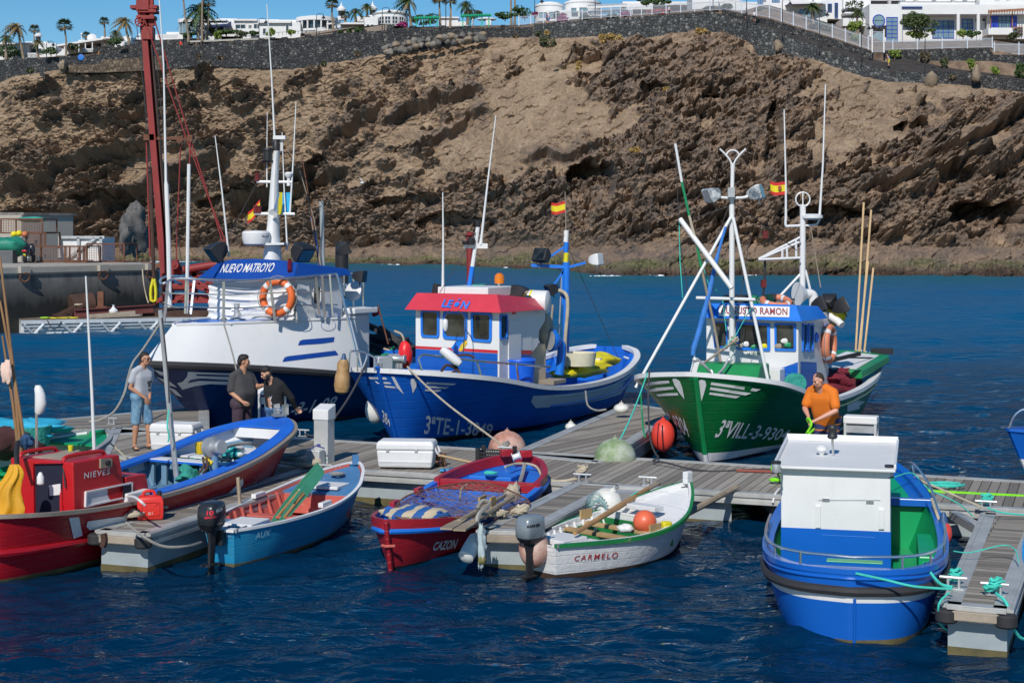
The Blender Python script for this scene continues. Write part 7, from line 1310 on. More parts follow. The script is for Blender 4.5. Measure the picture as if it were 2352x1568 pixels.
def outboard(label,p,aft,cowl,words,sc=1.0,lcol=None):
 aft=Vector(aft).normalized();sd=Vector((-aft.y,aft.x,0));up=Vector((0,0,1));o=thing('outboard_motor',label,'outboard motor',p,(aft.x,aft.y));c=Vector(p)+aft*.24*sc+up*.30*sc
 def rg(z,a,b,oy=0):return[c+up*z*sc+aft*(oy+a*math.copysign(abs(math.cos(t))**.42,math.cos(t)))*sc+sd*b*math.copysign(abs(math.sin(t))**.42,math.sin(t))*sc for t in np.linspace(0,6.2832,21)[:-1]]
 mb=MB();mb.loft([rg(-.17,.20,.14),rg(-.14,.23,.165),rg(-.02,.235,.17),rg(.12,.225,.162),rg(.175,.20,.145,-.01),rg(.20,.15,.11,-.02)]);bv=mb.bvh();mb.build('cowl',cowl,o,ang=45)
 mb=MB();mb.loft([rg(-.24,.16,.11),rg(-.17,.215,.155)]);mb.build('tray',M_BLACK,o)
 mb=MB();q=lambda z,a,b,oy:[c+up*z*sc+aft*(oy+x*a)*sc+sd*y*b*sc for x,y in((-1,-.6),(0,-1),(1,-.4),(1,.4),(0,1),(-1,.6))]
 mb.loft([q(-.22,.13,.09,0),q(-.42,.08,.06,.0),q(-.72,.07,.045,.02),q(-.95,.075,.03,.03),q(-1.15,.06,.02,.03)]);mb.obox(c+up*-.80*sc-aft*.08*sc-sd*.09*sc,aft*.30*sc,sd*.18*sc,up*.02);mb.build('leg',M_BLACK,o,ang=30)
 mb=MB();mb.obox(Vector(p)-sd*.12*sc-up*.22*sc,sd*.24*sc,aft*.12*sc,up*.24*sc);mb.tube([Vector(p)+up*.15*sc,Vector(p)-aft*.28*sc+up*.22*sc],.025*sc,8);mb.build('clamp_bracket',M_BLACK,o,bevel=.01)
 mb=MB();mb.obox(c+up*.10*sc-aft*.30*sc-sd*.05*sc,aft*.09*sc,sd*.1*sc,up*.04*sc);mb.build('handle',M_BLACK,o,bevel=.01)
 pc=lambda q:(U0+q.x*F/q.y,V0+(H-q.z)*F/q.y)
 uc,vc=pc(c)
 for body,(x0,y0,x1,y1,x2,y2,x3,y3),m_ in words:letter(body,[(uc+x0,vc+y0),(uc+x1,vc+y1),(uc+x2,vc+y2),(uc+x3,vc+y3)],bv,m_,o,off=.006,bold=.03,shear=.1)
 return o
B=Boat('rowing_boat','light blue rowing boat with salmon red inside and green oars','boat',(-2.61,25.23),(.318,.948),4.13,[(0,.22),(.06,.36),(.2,.55),(.5,.70),(.75,.60),(.9,.36),(.97,.16),(1,.025)],[(0,.50),(.4,.50),(.7,.58),(1,.80)],.28,.12,((0,.3),(.5,.32),(.85,.6),(1,.9)),.3)
r_=B.root;B.hull([(1,0),(.05,1)],[M_AUXB,M_FLOATB],transom=True);B.gunwale(M_CREAM,.02,.035,.035,close=True);B.inside(M_SALM,.25,.04);ribs(B,M_SALM,.2,.66,8,.25);AXB=B.bv
B.deckat(M_AUXD,.0,.25,-.07,off=.04,name='stern_deck');B.deckat(M_AUXD,.70,.985,-.05,off=.04,name='foredeck');bar_across(B,'thwart',M_SALM,.44,.2,.03,.36);bar_across(B,'bulkhead',M_SALM,.70,.03,.30,.50);bar_across(B,'bulkhead',M_SALM,.255,.03,.22,.42)
B.part('seat_board',M_WHTR,lambda m:m.obox(B.w(-3.78,-.24,.445),B.f*.55,B.l*.46,(0,0,.05)),smooth=False,bevel=.01);B.part('seat_board',M_WHTR,lambda m:m.obox(B.w(-1.12,-.30,.565),B.f*.45,B.l*.55,(0,0,.05)),smooth=False,bevel=.01);B.part('stem_post',M_AUXD,lambda m:m.box(B.w(.22,0,.84),(.1,.06,.16),.3),smooth=False)
for s_,t in((1,.50),(-1,.42)):B.part('oarlock_block',M_WHTR,lambda m:m.obox(B.pt(t,1,s_,.02)+Vector((0,0,.02)),B.f*.32,B.l*(-.08*s_),(0,0,.07)),smooth=False,bevel=.01)
B.part('corner_plate',M_GALV,lambda m:m.obox(B.pt(0,1,-1,-.045)-Vector((0,0,.03)),B.f*.3,B.l*.02,(0,0,.05)),smooth=False);letter('AUX',[(585,1238),(618,1229),(621,1215),(588,1222)],B.bv,paint('ghost_letter',(.22,.42,.55),.7),r_,bold=.01)
pole(r_,[B.pt(.02,1,1,.05)+Vector((0,0,-.1)),B.pt(.02,1,1,.05)+Vector((-.10,-.05,.32))],.035,M_OAR,'tiller',8);pole(r_,[B.pt(.42,1,1,.0)+Vector((0,0,-.1)),B.pt(.42,1,1,.02)+Vector((-.05,0,.40))],.03,M_OAR,'stake',6)
def oar(label,a,b,m,mb_,bl=1.0,r=.028,bw=.085,name='oar',flip=(0,0,1)):
 a,b=Vector(a),Vector(b);d=(b-a).normalized();o=thing(name,label,'oar',a,(d.x,d.y));mb=MB();mb.tube([a,lerp(a,b,.5),b-d*bl*.6],[r*.8,r*1.15,r],8);mb.build('shaft',m,o)
 sd=d.cross(Vector(flip)).normalized();up=sd.cross(d);mb=MB();L_=[]
 for t,w_ in((0,.3),(.25,.7),(.7,1),(1.0,.95)):
  p=b-d*bl*(1-t);L_.append([p-sd*bw*w_-up*.012,p+sd*bw*w_-up*.012,p+sd*bw*w_+up*.012,p-sd*bw*w_+up*.012])
 mb.loft(L_);mb.build('blade',mb_,o);return o
M_OARG=paint('oar_green',(.04,.22,.13),.6,.2,.3,(.28,.2,.1),bump=.2,scale=6)
oar('green bladed oar leaning out of the light blue boat, upper of the pair',P(635,1188,23.0),P(736,1072,24.1),M_OARB,M_OARG,1.5,.03,.09,flip=(.5,-.8,.2));oar('green bladed oar leaning out of the light blue boat, lower of the pair',P(651,1190,22.9),P(738,1079,23.9),M_OARB,M_OARG,1.5,.03,.08,flip=(.5,-.8,.2))
outboard('black outboard motor on the light blue rowing boat',B.pt(0,.98,1,sitp(B.hb,0)),-B.f,paint('cowl_black',(.018,.02,.024),.25),[('10',(-12,3,4,2,4,-9,-12,-8),paint('decal_red',(.6,.02,.04),.4)),('MERCURY',(-16,11,12,8,12,4,-16,6),MC['decal_red']),('MERCURY',(10,-3,25,-9,25,-16,10,-11),M_WHT)],.84)
coil(B.w(-.45,0,.68),.14,3,.018,M_ROPEG,'grey rope coil on the light blue foredeck',random.Random(2));mb=MB();mb.box(P(697,1131,23.6)+Vector((0,0,0)),(.22,.12,.12));tag(mb.build('white_block',M_WHTR,bevel=.01),'small white block on the foredeck rim beside the green oars','block')
B=Boat('rowing_boat','red and blue double ended rowing boat with a net and grey oars inside','boat',(-1.64,21.05),(-.327,-.945),5.35,[(0,.04),(.02,.30),(.07,.55),(.18,.80),(.35,.88),(.55,.85),(.75,.72),(.88,.52),(.95,.32),(.985,.14),(1,.03)],[(0,.74),(.2,.60),(.5,.48),(.8,.50),(1,.62)],.18,.12,((0,.5),(.15,.35),(.5,.32),(.85,.55),(1,.9)),.32)
r_=B.root;B.hull([(1,0),(.03,1)],[M_CAZR,M_BOOT]);B.inside(M_CAZB,.22,.05,t0=.03,t1=.97);ribs(B,M_CAZB,.32,.82,9,.22)
B.gunwale(M_CAZR,.0,.09,.16,t0=0,t1=.30,dz=.02,name='wash_strake');B.gunwale(M_CAZR,.0,.06,.14,t0=.80,t1=1,dz=.02,name='wash_strake');B.gunwale(M_CAZB,.04,.06,.05,t0=.28,t1=.82);B.strake(M_CAZB,.86,.04)
B.deckat(M_CAZB,.01,.27,-.10,name='foredeck',camber=.02);B.part('deck_hatch',M_CAZB,lambda m:m.obox(B.w(-4.55,-.42,.52),B.f*.45,B.l*.72,(0,0,.12)),smooth=False,bevel=.015);bar_across(B,'beam',M_CAZR,.285,.10,.16,.62,0);bar_across(B,'bulkhead',M_CAZB,.30,.03,.35,.46);bar_across(B,'thwart',M_CAZB,.40,.22,.04,.40);bar_across(B,'thwart',M_CAZB,.60,.26,.05,.36);B.box('fish_box',M_CAZB,-2.55,-1.95,-.35,.45,.12,.42);B.deckat(M_CAZB,.85,.985,-.06,name='stern_deck')
for t in(.42,.62):B.part('thole_block',M_CAZR,lambda m:m.obox(B.pt(t,1,-1,.02),B.f*.22,B.l*.08,(0,0,.10)),smooth=False,bevel=.01)
B.part('stem_post',M_CAZR,lambda m:m.tube([B.pt(1,f,1,-.01)+B.f*.03 for f in(1.10,.8,.4,0,-.4)],.035,6));B.part('gudgeon',M_SALM,lambda m:m.tube([B.pt(1,.55,1)+B.f*.05-B.l*.07,B.pt(1,.55,1)+B.f*.09,B.pt(1,.56,1)+B.f*.05+B.l*.12],.02,6));B.part('rubber_pad',M_BLACKR,lambda m:m.tube([B.pt(t,.88,-1,-.05)for t in(.90,.93,.96)],.03,6))
letter('CAZON',[(992,1263),(1046,1259),(1052,1236),(998,1243)],B.bv,M_WHTR,r_,bold=.035,shear=.2)
B.part('bow_bitts',M_CAZR,lambda m:(m.box(B.w(-5.25,.16,.86),(.2,.12,.12),.3),m.box(B.w(-5.25,-.18,.86),(.2,.12,.12),.3)),bevel=.015)
oar('grey weathered oar lying across the red boat, left of the pair',P(1160,1117+20,23.3),P(1025,1216-2,19.9),M_OAR,M_OAR,1.1,.035,.085);oar('grey weathered oar lying across the red boat, right of the pair',P(1180,1140,23.1),P(1055,1217,19.9),M_OAR,M_OAR,1.2,.035,.085)
B.part('thole_pin_boards',M_WBOARD,lambda m:(m.obox(P(1098,1168,21.9),B.f*-.26,B.l*.03,(0,0,.16)),m.obox(P(1124,1166,22.0),B.f*-.2,B.l*.03,(0,0,.14))))
nt_=thing('hoop_net','brown wire mesh hoop net hanging over the side of the red boat','net',B.w(-2.6,-.9,.6));mb=MB();cH=P(1035,1158,22.4);hp=[P(905,1168,22.0),P(935,1138,22.4),P(1020,1115,23.0),P(1110,1108,23.6),P(1190,1135,23.4),P(1215,1160,22.8),P(1140,1180,21.9),P(1020,1190,21.6),P(930,1192,21.5),P(903,1180,21.8)];HP=spline(hp+[hp[0]]);mb.tube(HP,.012,5);mb.build('hoop',M_RUST,nt_)
mb=MB();cn=sum(hp,Vector())/len(hp)-Vector((0,0,.18));n_=len(HP)
for i in range(0,n_-1):
 for s_ in(5,11,19):a,b=HP[i],HP[(i*7+s_*3)%n_];m1_=lerp(a,b,.5)-Vector((0,0,.12+.06*math.sin(i*3.1)));mb.tube([a,lerp(a,m1_,.5)-Vector((0,0,.03)),m1_,b],.0028,3,caps=False)
for k_ in(.85,.7,.55,.4):mb.tube([lerp(cn,p,k_)-Vector((0,0,.03*math.sin(i*1.3)))for i,p in enumerate(HP)],.003,3)
mb.build('mesh',paint('net_brown',(.14,.09,.07),.9),nt_)
heap('striped_cushion','blue and beige striped cloth bundle in the near end of the red boat','cushion',B.w(-.95,-.05,.58),(.52,.30,.10),(lambda:(lambda k:(k.col(k.ramp(k.math('FRACT',k.math('MULTIPLY',(lambda s:(k.l(k.coord('Object',(1,1,1),(0,0,R(35))),s.inputs[0]),s.outputs[0])[1])(k.n('ShaderNodeSeparateXYZ')),4.2)),[(.49,(.015,.09,.30)),(.51,(.48,.40,.28))],'CONSTANT')),k.rough(.8),k.m)[2])(NT('striped_cloth')))(),3,.35)
rope_px('thick grey rope running over the red boat bow down to a big knot',[(1205,1066,25.6),(1200,1090,25.2),(1190,1120,24.4),(1185,1135,24.2)],.035,M_ROPEG);heap('rope_knot','big tan rope knot hanging on the red beam','knot',P(1178,1145,23.9),(.10,.08,.24),M_ROPE,4,.8);rope_px('thin rope draped over the red cross beam',[(1073,1112,24.0),(1060,1122,23.8),(1056,1150,23.4)],.015,M_ROPE);rope_px('pale mooring rope from the red boat bow to the walkway cleat',[(1160,1072,25.4),(1190,1064,25.7),(1230,1070,25.7),(1250,1098,25.4),(1290,1104,25.3),(1335,1096,25.3)],.02,M_ROPE);coil(P(1128,1090,24.9),.12,3,.02,M_ROPET,'small rope coil on the blue foredeck of the red boat',random.Random(8))
B=Boat('rowing_boat','white rowing boat with a green rim, green inside and oars','boat',(2.46,22.92),(.683,.730),2.98,[(0,.27),(.15,.48),(.4,.72),(.6,.74),(.78,.60),(.9,.36),(.97,.15),(1,.03)],[(0,.42),(.4,.42),(.75,.54),(1,.84)],.20,.08,((0,.3),(.5,.3),(.85,.55),(1,.9)),.3)
r_=B.root;B.hull([(1,0),(.05,1)],[M_CARW,paint('boot_brown',(.045,.025,.015),.7)],transom=True);B.gunwale(M_GRNB,.035,.02,.05,close=False);B.gunwale(M_CARW,-.02,.06,.05,name='inner_rim');B.inside(M_GRNB,.22,.05,ftop=.80);B.inside(M_CARW,.78,.045,name='inner_top',fl=False);ribs(B,M_CARW,.22,.66,8,.55)
B.deckat(M_CARW,.0,.30,-.06,name='stern_deck');B.deckat(M_CARW,.67,.985,-.05,name='foredeck');B.part('seat_board',M_CARW,lambda m:m.obox(B.w(-2.85,-.22,.37),B.f*.50,B.l*.44,(0,0,.07)),smooth=False,bevel=.012);B.part('deck_hatch',M_CARW,lambda m:m.obox(B.w(-.95,-.26,.58),B.f*.22,B.l*.5,(0,0,.07)),smooth=False,bevel=.01);bar_across(B,'bulkhead',M_CARW,.665,.05,.10,.52);bar_across(B,'thwart',M_WBOARD,.40,.12,.05,.38);bar_across(B,'thwart',M_WBOARD,.55,.12,.05,.40);B.part('stem_post',M_CARW,lambda m:m.box(B.w(.18,0,.92),(.14,.09,.18),.82),smooth=False,bevel=.015);bar_across(B,'bulkhead',M_GRNB,.66,.03,.25,.42)
for s_,t in((1,.56),(-1,.50)):B.part('oarlock_board',M_WBOARD,lambda m:m.obox(B.pt(t,1,s_,.04)-Vector((0,0,.02))-B.f*.12,B.f*.24,B.l*(-.03*s_),(0,0,.13)))
B.part('corner_plate',M_GALV,lambda m:m.obox(B.pt(0,1,-1,-.045)-Vector((0,0,.03)),B.f*.26,B.l*.02,(0,0,.05)),smooth=False);letter('CARMELO',[(1318,1287),(1418,1280),(1419,1266),(1320,1275)],B.bv,paint('letter_red',(.30,.03,.035),.6),r_,bold=.01,space=1.35,shear=.1)
oar('brown oar resting over the far side of the white boat, blade on the walkway',P(1320,1224,20.9),P(1512,1108,23.9),M_OARB,M_OAR,.75,.038,.05);oar('grey oar sticking out past the white boat bow to the right',P(1530,1206,21.9),P(1692,1117,24.4),M_OAR,M_OAR,.9,.045,.06)
tag((lambda m:(m.ell(P(1481,1198,21.75),.165,20,14),m.build('net_buoy',paint('buoy_orange',(.55,.10,.045),.4,.15)))[1])(MB()),'round orange float lying inside the white rowing boat','buoy');coil(B.w(-1.75,-.25,.16),.18,4,.014,M_ROPE,'tan rope coil in the bottom of the white boat',random.Random(12));mb=MB();mb.box(P(1530,1205,21.6),(.14,.1,.1),.5);tag(mb.build('sponge',M_YEL,bevel=.02),'yellow orange sponge on the white boat rim','sponge');heap('plastic_bottle','crumpled white bottle between the worn thwarts','bottle',P(1436,1213,21.7),(.12,.07,.06),M_WHT,3)
outboard('grey outboard motor on the white rowing boat',B.pt(0,.98,1,sitp(B.hb,0)),-B.f,paint('cowl_grey',(.20,.23,.25),.25,.08,metal=.3),[('MARINER',(-8,2,22,-3,22,-10,-8,-5),M_BLACK)],.80)
B=Boat('fishing_boat','red cabin boat with blue bow deck and slate blue inside, at the left','boat',(-4.18,26.5),(.44,.898),7.0,[(0,.45),(.04,.80),(.15,1.02),(.4,1.08),(.7,1.04),(.85,.92),(.93,.72),(.98,.36),(1,.05)],[(0,.92),(.25,.78),(.5,.78),(.75,.95),(.9,1.18),(1,1.34)],.50,.15,((0,.25),(.4,.3),(.75,.55),(.9,.9),(1,1.1)),.4)
r_=B.root;B.hull([(1,0),(.05,1)],[M_NIED,M_FLOATB],transom=True);B.gunwale(paint('rub_wood',(.20,.17,.14),.7,.25,.2,(.02,.08,.3),bump=.2,scale=6),.05,.03,.05,close=True);B.gunwale(M_NIEB,-.03,.27,.05,name='side_deck',t0=.42,dz=.02);B.strake(M_NIED,.45,.05,'chine_rail',t1=.45);NBV=B.bv
B.inside(M_SLATE,.40,.06,t0=.35,t1=.97,ftop=.8);B.inside(M_WHTR,.60,.055,t0=.78,t1=.992,name='bow_lining',fl=False);B.inside(M_WHTR,.76,.055,t0=.42,t1=.80,name='inner_top',fl=False);ribs(B,M_SLATE,.46,.78,6,.42,.07,.045)
B.deckat(M_NIEB,.935,.995,.012,off=.03,name='foredeck',camber=.02);bar_across(B,'bulkhead',M_WHTR,.937,.03,.16,1.22,.12);B.deckat(M_WHTR,.80,.955,z=.88,off=.06,name='well_floor');B.deckat(M_NIED,.0,.36,-.12,name='stern_deck');B.deckat(M_SLATE,.36,.88,z=.40,off=.04,name='sole');bar_across(B,'thwart',M_WHTR,.72,.26,.05,.92,.10);bar_across(B,'thwart_end',M_NIEB,.72,.262,.045,.915,.0)
for i in range(7):B.part('slat',M_SLATE,lambda m:m.obox(B.w(-1.98,-.75+i*.25,.42),B.f*.04,B.l*.10,(0,0,.45)),smooth=False)
B.box('engine_hatch',M_SLATE,-4.2,-3.0,-.15,.72,.40,.68,bevel=.02);B.box('engine_hatch',M_SLATE,-2.9,-2.4,-.55,.3,.40,.60,bevel=.02);B.box('fish_hold',M_SLATE,-4.9,-4.25,-.75,-.1,.40,.72,bevel=.02);B.box('cream_case',MC['tan_box'],-4.75,-4.2,-.05,.55,.55,.80,bevel=.04)
B.box('white_locker',M_WHTR,-4.62,-4.12,-.92,-.35,.4,.86,bevel=.02)
patch('white_band',[(300,1196),(380,1180),(450,1162),(520,1135),(545,1110),(556,1096),(558,1110),(540,1138),(480,1166),(400,1192),(330,1208),(290,1214)],B.bv,M_WHTR,r_,.012,2);patch('white_band',[(157,1188),(180,1186),(188,1228),(168,1236)],B.bv,M_WHTR,r_,.012,1);patch('white_band',[(200,1196),(270,1186),(290,1184),(290,1206),(205,1216),(197,1208)],B.bv,M_WHTR,r_,.012,1)
a0,a1=-5.62,-4.50
mb=MB();q=[B.w(a0,-.86,.5),B.w(a0,.30,.5),B.w(a1,.30,.5),B.w(a1,-.86,.5)];t_=[B.w(a0,-.83,1.42),B.w(a0,.28,1.42),B.w(a1-.18,.28,1.41),B.w(a1-.18,-.83,1.41)];mb.add(q+t_,BOXF);CBV=mb.bvh();cb=mb.build('cabin',M_NIER,r_,smooth=False,bevel=.018)
mb=MB();mb.add([B.w(a1-.05,-.855,.5),B.w(a1-.05,.4,.5),B.w(a1+.55,.38,.5),B.w(a1+.55,-.83,.5),B.w(a1-.05,-.835,1.08),B.w(a1-.05,.38,1.08),B.w(a1+.42,.36,1.06),B.w(a1+.42,-.81,1.06)],BOXF);TBV=mb.bvh();mb.build('cabin_trunk',M_NIER,r_,smooth=False,bevel=.015)
k=NT('interior_shade');k.col((.006,.009,.028)).rough(.8);M_DARK=k.m  # near-black colour that stands in for shade inside the cabin
B.part('doorway_shade',M_DARK,lambda m:m.add([hit(CBV,u,v,.004)for u,v in((82,1178),(144,1178),(144,1062),(80,1062))],[(0,1,2,3)]),smooth=False)  # flat dark sheet on the closed wall, painted shade of the doorway
for pl in([(79,1180),(83,1180),(81,1060),(77,1060)],[(142,1180),(149,1180),(149,1056),(142,1058)],[(78,1064),(146,1063),(146,1056),(78,1057)]):B.part('door_frame',M_NIER,lambda m:m.prism([hit(CBV,u,v,.002)for u,v in pl],B.f*-.04),smooth=False)
B.part('door_item',M_WHT,lambda m:m.add([hit(CBV,u,v,.010)for u,v in((115,1138),(140,1135),(140,1110),(114,1114))],[(0,1,2,3)]),smooth=False)
letter('NIEVES',[(192,1099),(250,1088),(252,1075),(192,1085)],CBV,paint('letter_pale',(.50,.52,.55),.6),r_,bold=.008,space=1.2)
window([(193,1165),(300,1140),(302,1106),(194,1128)],[CBV,TBV],r_,M_WHTR,paint('shutter_white',(.62,.64,.66),.5),.10,.03,.03);B.part('sign_box',M_WOODW,lambda m:m.prism([hit(CBV,u,v,0)for u,v in((228,1075),(254,1072),(254,1052),(228,1053))],B.l*-.03),smooth=False);B.part('vent_hole',M_BLACK,lambda m:m.lathe([(.035,0),(.035,.06)],hit(CBV,241,1062,.02),10,-B.l));patch('gap_shade',[(278,1143),(298,1138),(298,1112),(278,1116)],[CBV,TBV],M_DARK,r_,.03,0)  # last patch: dark sheet painting the shade of a gap in the shutter
for(y0_,x0_,x1_)in[(-.62,a0+.05,a1-.25),(.20,a0+.1,a1-.3)]:B.part('roof_rail',M_NIER,lambda m:m.tube(spline([B.w(x0_,y0_,1.40),B.w(x0_+.05,y0_,1.47),B.w((x0_+x1_)/2,y0_,1.48),B.w(x1_-.05,y0_,1.46),B.w(x1_,y0_,1.39)]),.028,7))
B.part('roof_hatch',M_WOODW,lambda m:(m.obox(B.w(a0+.15,-.50,1.40),B.f*.7,B.l*.52,(0,0,.03)),m.lathe([(.12,0),(.13,.05)],B.w(a1-.35,-.1,1.39),16)),smooth=False);B.part('compass',M_YEL,lambda m:(m.lathe([(.03,0),(.04,.08)],B.w(a1-.35,-.1,1.44),10)))
pole(r_,spline([P(162,1062,21.4),P(146,1070,21.2),P(148,1100,21.1),P(150,1120,21.1)]),.010,M_ROPED,'lamp_cable');pole(r_,spline([P(195,1062,21.6),P(176,1080,21.2),P(160,1110,21.15),P(167,1150,21.2),P(180,1176,21.2)]),.008,M_ROPED,'lamp_cable');B.part('hanging_lamp',M_WHT,lambda m:(m.lathe([(.03,-.09),(.05,-.07),(.05,.02),(.02,.08)],P(93,1098,21.0),10)))
pole(r_,[P(217,1048,22.5),P(211,900,22.5),P(197,634,22.5)],[.028,.022,.012],M_MASTW);pole(r_,[P(405,1093,23.3),P(385,900,23.3),P(368,712,23.3)],[.042,.038,.034],M_GALV,'steel_mast');pole(r_,spline([P(388,940,23.2),P(384,975,23.1),P(388,1000,23.1),P(386,1015,23.1)]),.012,M_ROPET,'halyard');pole(r_,[P(372,730,23.2),P(379,790,23.2),P(386,860,23.2),P(389,925,23.2)],.012,M_ROPED,'chain')
wi=thing('line_hauler','yellow hydraulic line hauler with a steel drum inside the red boat','winch',B.w(-2.6,.45,.42));c=P(492,1027,24.0);mb=MB();mb.lathe([(.09,-.13),(.155,-.12),(.165,-.02),(.10,.0),(.09,.12),(.115,.15),(.10,.19)],c,24,(.75,-.62,.1));mb.build('drum',M_GALV,wi);mb=MB();mb.box(c+Vector((-.18,.1,-.02)),(.22,.16,.18),.6);mb.tube(spline([c+Vector((-.12,.08,-.1)),c+Vector((-.1,.02,-.2)),c+Vector((-.02,-.02,-.25))]),.045,7);mb.build('motor',paint('winch_yellow',(.62,.36,.01),.5,.2,.3,(.08,.05,.03)),wi,bevel=.01);mb=MB();mb.tube([P(492,1083,24.05),P(490,1040,24.05)],.075,12);mb.build('pedestal',M_SLATE,wi);mb=MB();mb.tube(spline([P(466,1050,23.9),P(468,1070,23.8),P(458,1085,23.8)]),.02,6);mb.tube(spline([P(474,1052,23.9),P(476,1072,23.8),P(466,1086,23.8)]),.02,6);mb.build('hose',M_RUSTD,wi)
B.part('bow_roller',M_STEEL,lambda m:(m.box(B.w(.42,0,1.40),(.22,.2,.04),.4),m.box(B.w(.48,.09,1.49),(.16,.02,.18),1.1),m.box(B.w(.48,-.09,1.49),(.16,.02,.18),1.1),m.tube([B.w(.5,.10,1.47),B.w(.5,-.10,1.47)],.035,8)))
k=NT('striped_towel');sx_=k.n('ShaderNodeSeparateXYZ');k.l(k.coord('Object',(1,1,1),(0,0,R(30))),sx_.inputs[0]);k.col(k.ramp(k.math('FRACT',k.math('MULTIPLY',sx_.outputs[0],4)),[(.49,(.02,.33,.35)),(.51,(.68,.70,.68))],'CONSTANT'));k.rough(.85);heap('striped_towel','turquoise and white striped towel in the bow well of the red boat','towel',B.w(-1.15,-.1,.98),(.25,.40,.12),k.m,5,.6);heap('green_rope','turquoise rope stowed behind the slats of the red boat','rope',B.w(-1.7,.15,.72),(.2,.65,.16),M_NETT,6,.6);heap('patterned_cloth','grey patterned sheet on the floor of the red boat','cloth',B.w(-2.45,.15,.42),(.4,.5,.05),M_ROPEG,6,.5)
rope_px('thick grey rope around the red boat bow to the walkway',[(500,1052,24.5),(515,1030,24.8),(545,1020,25.2),(580,1019,25.5),(600,1035,26.2),(640,1060,26.6),(700,1070,26.6)],.03,M_ROPEG)
mb=MB();c=P(33,1066,20.6);rings=[]
for i in range(13):
 t=i/12;rr=.05+.15*t**.7;rings.append([c+Vector((rr*math.cos(a)*(1+.25*math.sin(a*4+t*3))-.12*t+.03*math.sin(t*9),.45*rr*math.sin(a)*(1+.3*math.sin(a*5+t*3))-.02*t,-.66*t+.02*math.sin(a*3)*t))for a in np.linspace(0,6.2832,29)[:-1]])
mb.loft(rings);tag(mb.build('yellow_oilskin',paint('oilskin_ochre',(.50,.25,.008),.5,.2),ang=70),'dark yellow oilskin trousers hanging at the aft side of the red cabin','oilskin');pole(r_,spline([P(40,1072,21.0),P(38,1040,21.2),P(42,1015,21.4)]),.035,M_BLACK,'strap')
M_BAMB=paint('bamboo_brown',(.22,.12,.055),.6,.25)
for(a,b)in[((52,1078),(0,590)),((66,1078),(0,690)),((48,1079),(5,770))]:pole(r_,[P(*a,23.5),lerp(P(*a,23.5),P(*b,23.5),.5)+Vector((.02,0,0)),P(*b,23.5)],[.028,.024,.016],M_BAMB,'bamboo_pole',7)
pole(r_,[P(84,1062,22.6),P(84,890,22.6)],.022,M_STEEL,'antenna_post');B.part('dome_antenna',M_WHT,lambda m:m.loft([[P(92,918,22.6)+Vector((x*.085*w_+ox,y*.07*w_,z))for x,y in[(math.cos(t),math.sin(t))for t in np.linspace(0,6.28,13)[:-1]]]for z,w_,ox in((-.21,.4,-.02),(-.17,.8,-.01),(-.05,1.0,.01),(.08,.9,0),(.16,.75,-.02),(.21,.45,-.03))]));heap('torn_flag','torn pale pink cloth strip on a bamboo pole at the left edge','flag',P(14,880+-25,23.4),(.09,.03,.16),paint('cloth_pink',(.55,.38,.32),.9,.3),3,.6);heap('mop_head','dark blue rag mop on a pole between the bamboo rods','mop',P(62,1012,23.4),(.10,.09,.11),paint('rag_blue',(.015,.05,.12),.9),5,.7);pole(r_,[P(68,1076,23.4),P(62,1020,23.4)],.018,M_GALV,'mop_handle')
B=Boat('fishing_boat','green and white open boat behind the red one at the left edge','boat',(-7.05,26.05),(.40,.917),6.5,[(0,.6),(.2,1.0),(.5,1.1),(.75,1.0),(.9,.70),(.97,.35),(1,.05)],[(0,.98),(.4,.88),(.75,1.0),(1,1.2)],.42,.15,((0,.25),(.5,.3),(.85,.6),(1,1)),.4)
r_=B.root;M_GW=paint('sea_green',(.005,.20,.075),.4,.14,.08,(.2,.35,.28),bump=.06,scale=3);B.hull([(1,0),(.88,1),(.60,0),(.05,2)],[M_GW,M_WHTR,M_BOOT],transom=True);B.gunwale(paint('rim_grey',(.22,.23,.24),.6,.2),.05,.05,.06);B.inside(M_GW,.35,.06,ftop=.72);B.inside(M_WHTR,.70,.055,name='inner_top',fl=False);B.deckat(M_GW,.90,.985,-.04,name='foredeck');bar_across(B,'thwart',M_GW,.6,.3,.05,.5);bar_across(B,'thwart',M_GW,.8,.2,.05,.68)
B.part('bow_cleat',M_GW,lambda m:m.box(B.w(.28,0,1.15),(.35,.12,.12),1.1),bevel=.02);heap('blue_tarp','light blue plastic sheet over the green boat stern','tarpaulin',P(40,985,25.6),(.75,.5,.16),paint('tarp_cyan',(.03,.32,.48),.5,.2),6,.6);heap('fishing_net','dark maroon fishing net in the green boat','fishing net',P(18,1012,25.2),(.6,.5,.26),paint('net_maroon',(.05,.016,.016),.95,.3),5,.5);mb=MB();mb.lathe([(.02,-.18),(.30,-.18),(.34,.18),(.30,.18),(.26,-.12)],P(68,1003,25.3),20);tag(mb.build('turquoise_bucket',M_NETT),'turquoise tub under the blue sheet in the green boat','tub');coil(P(186,1003,26.6),.14,4,.022,M_ROPE,'rope bundle hanging at the green boat bow',random.Random(4),sq=.4,up=.05)
B=Boat('cabin_boat','blue boat with green deck and tall white and blue cabin, nearest to the camera','boat',(3.73,17.25),(-.236,-.972),6.6,[(0,.05),(.05,.42),(.15,.76),(.35,1.02),(.6,1.10),(.80,1.06),(.90,.94),(.955,.74),(.985,.45),(1,.04)],[(0,1.18),(.15,.98),(.4,.80),(.7,.74),(1,.80)],.10,.3,((0,.9),(.2,.5),(.5,.25),(.85,.22),(1,.25)),.45)
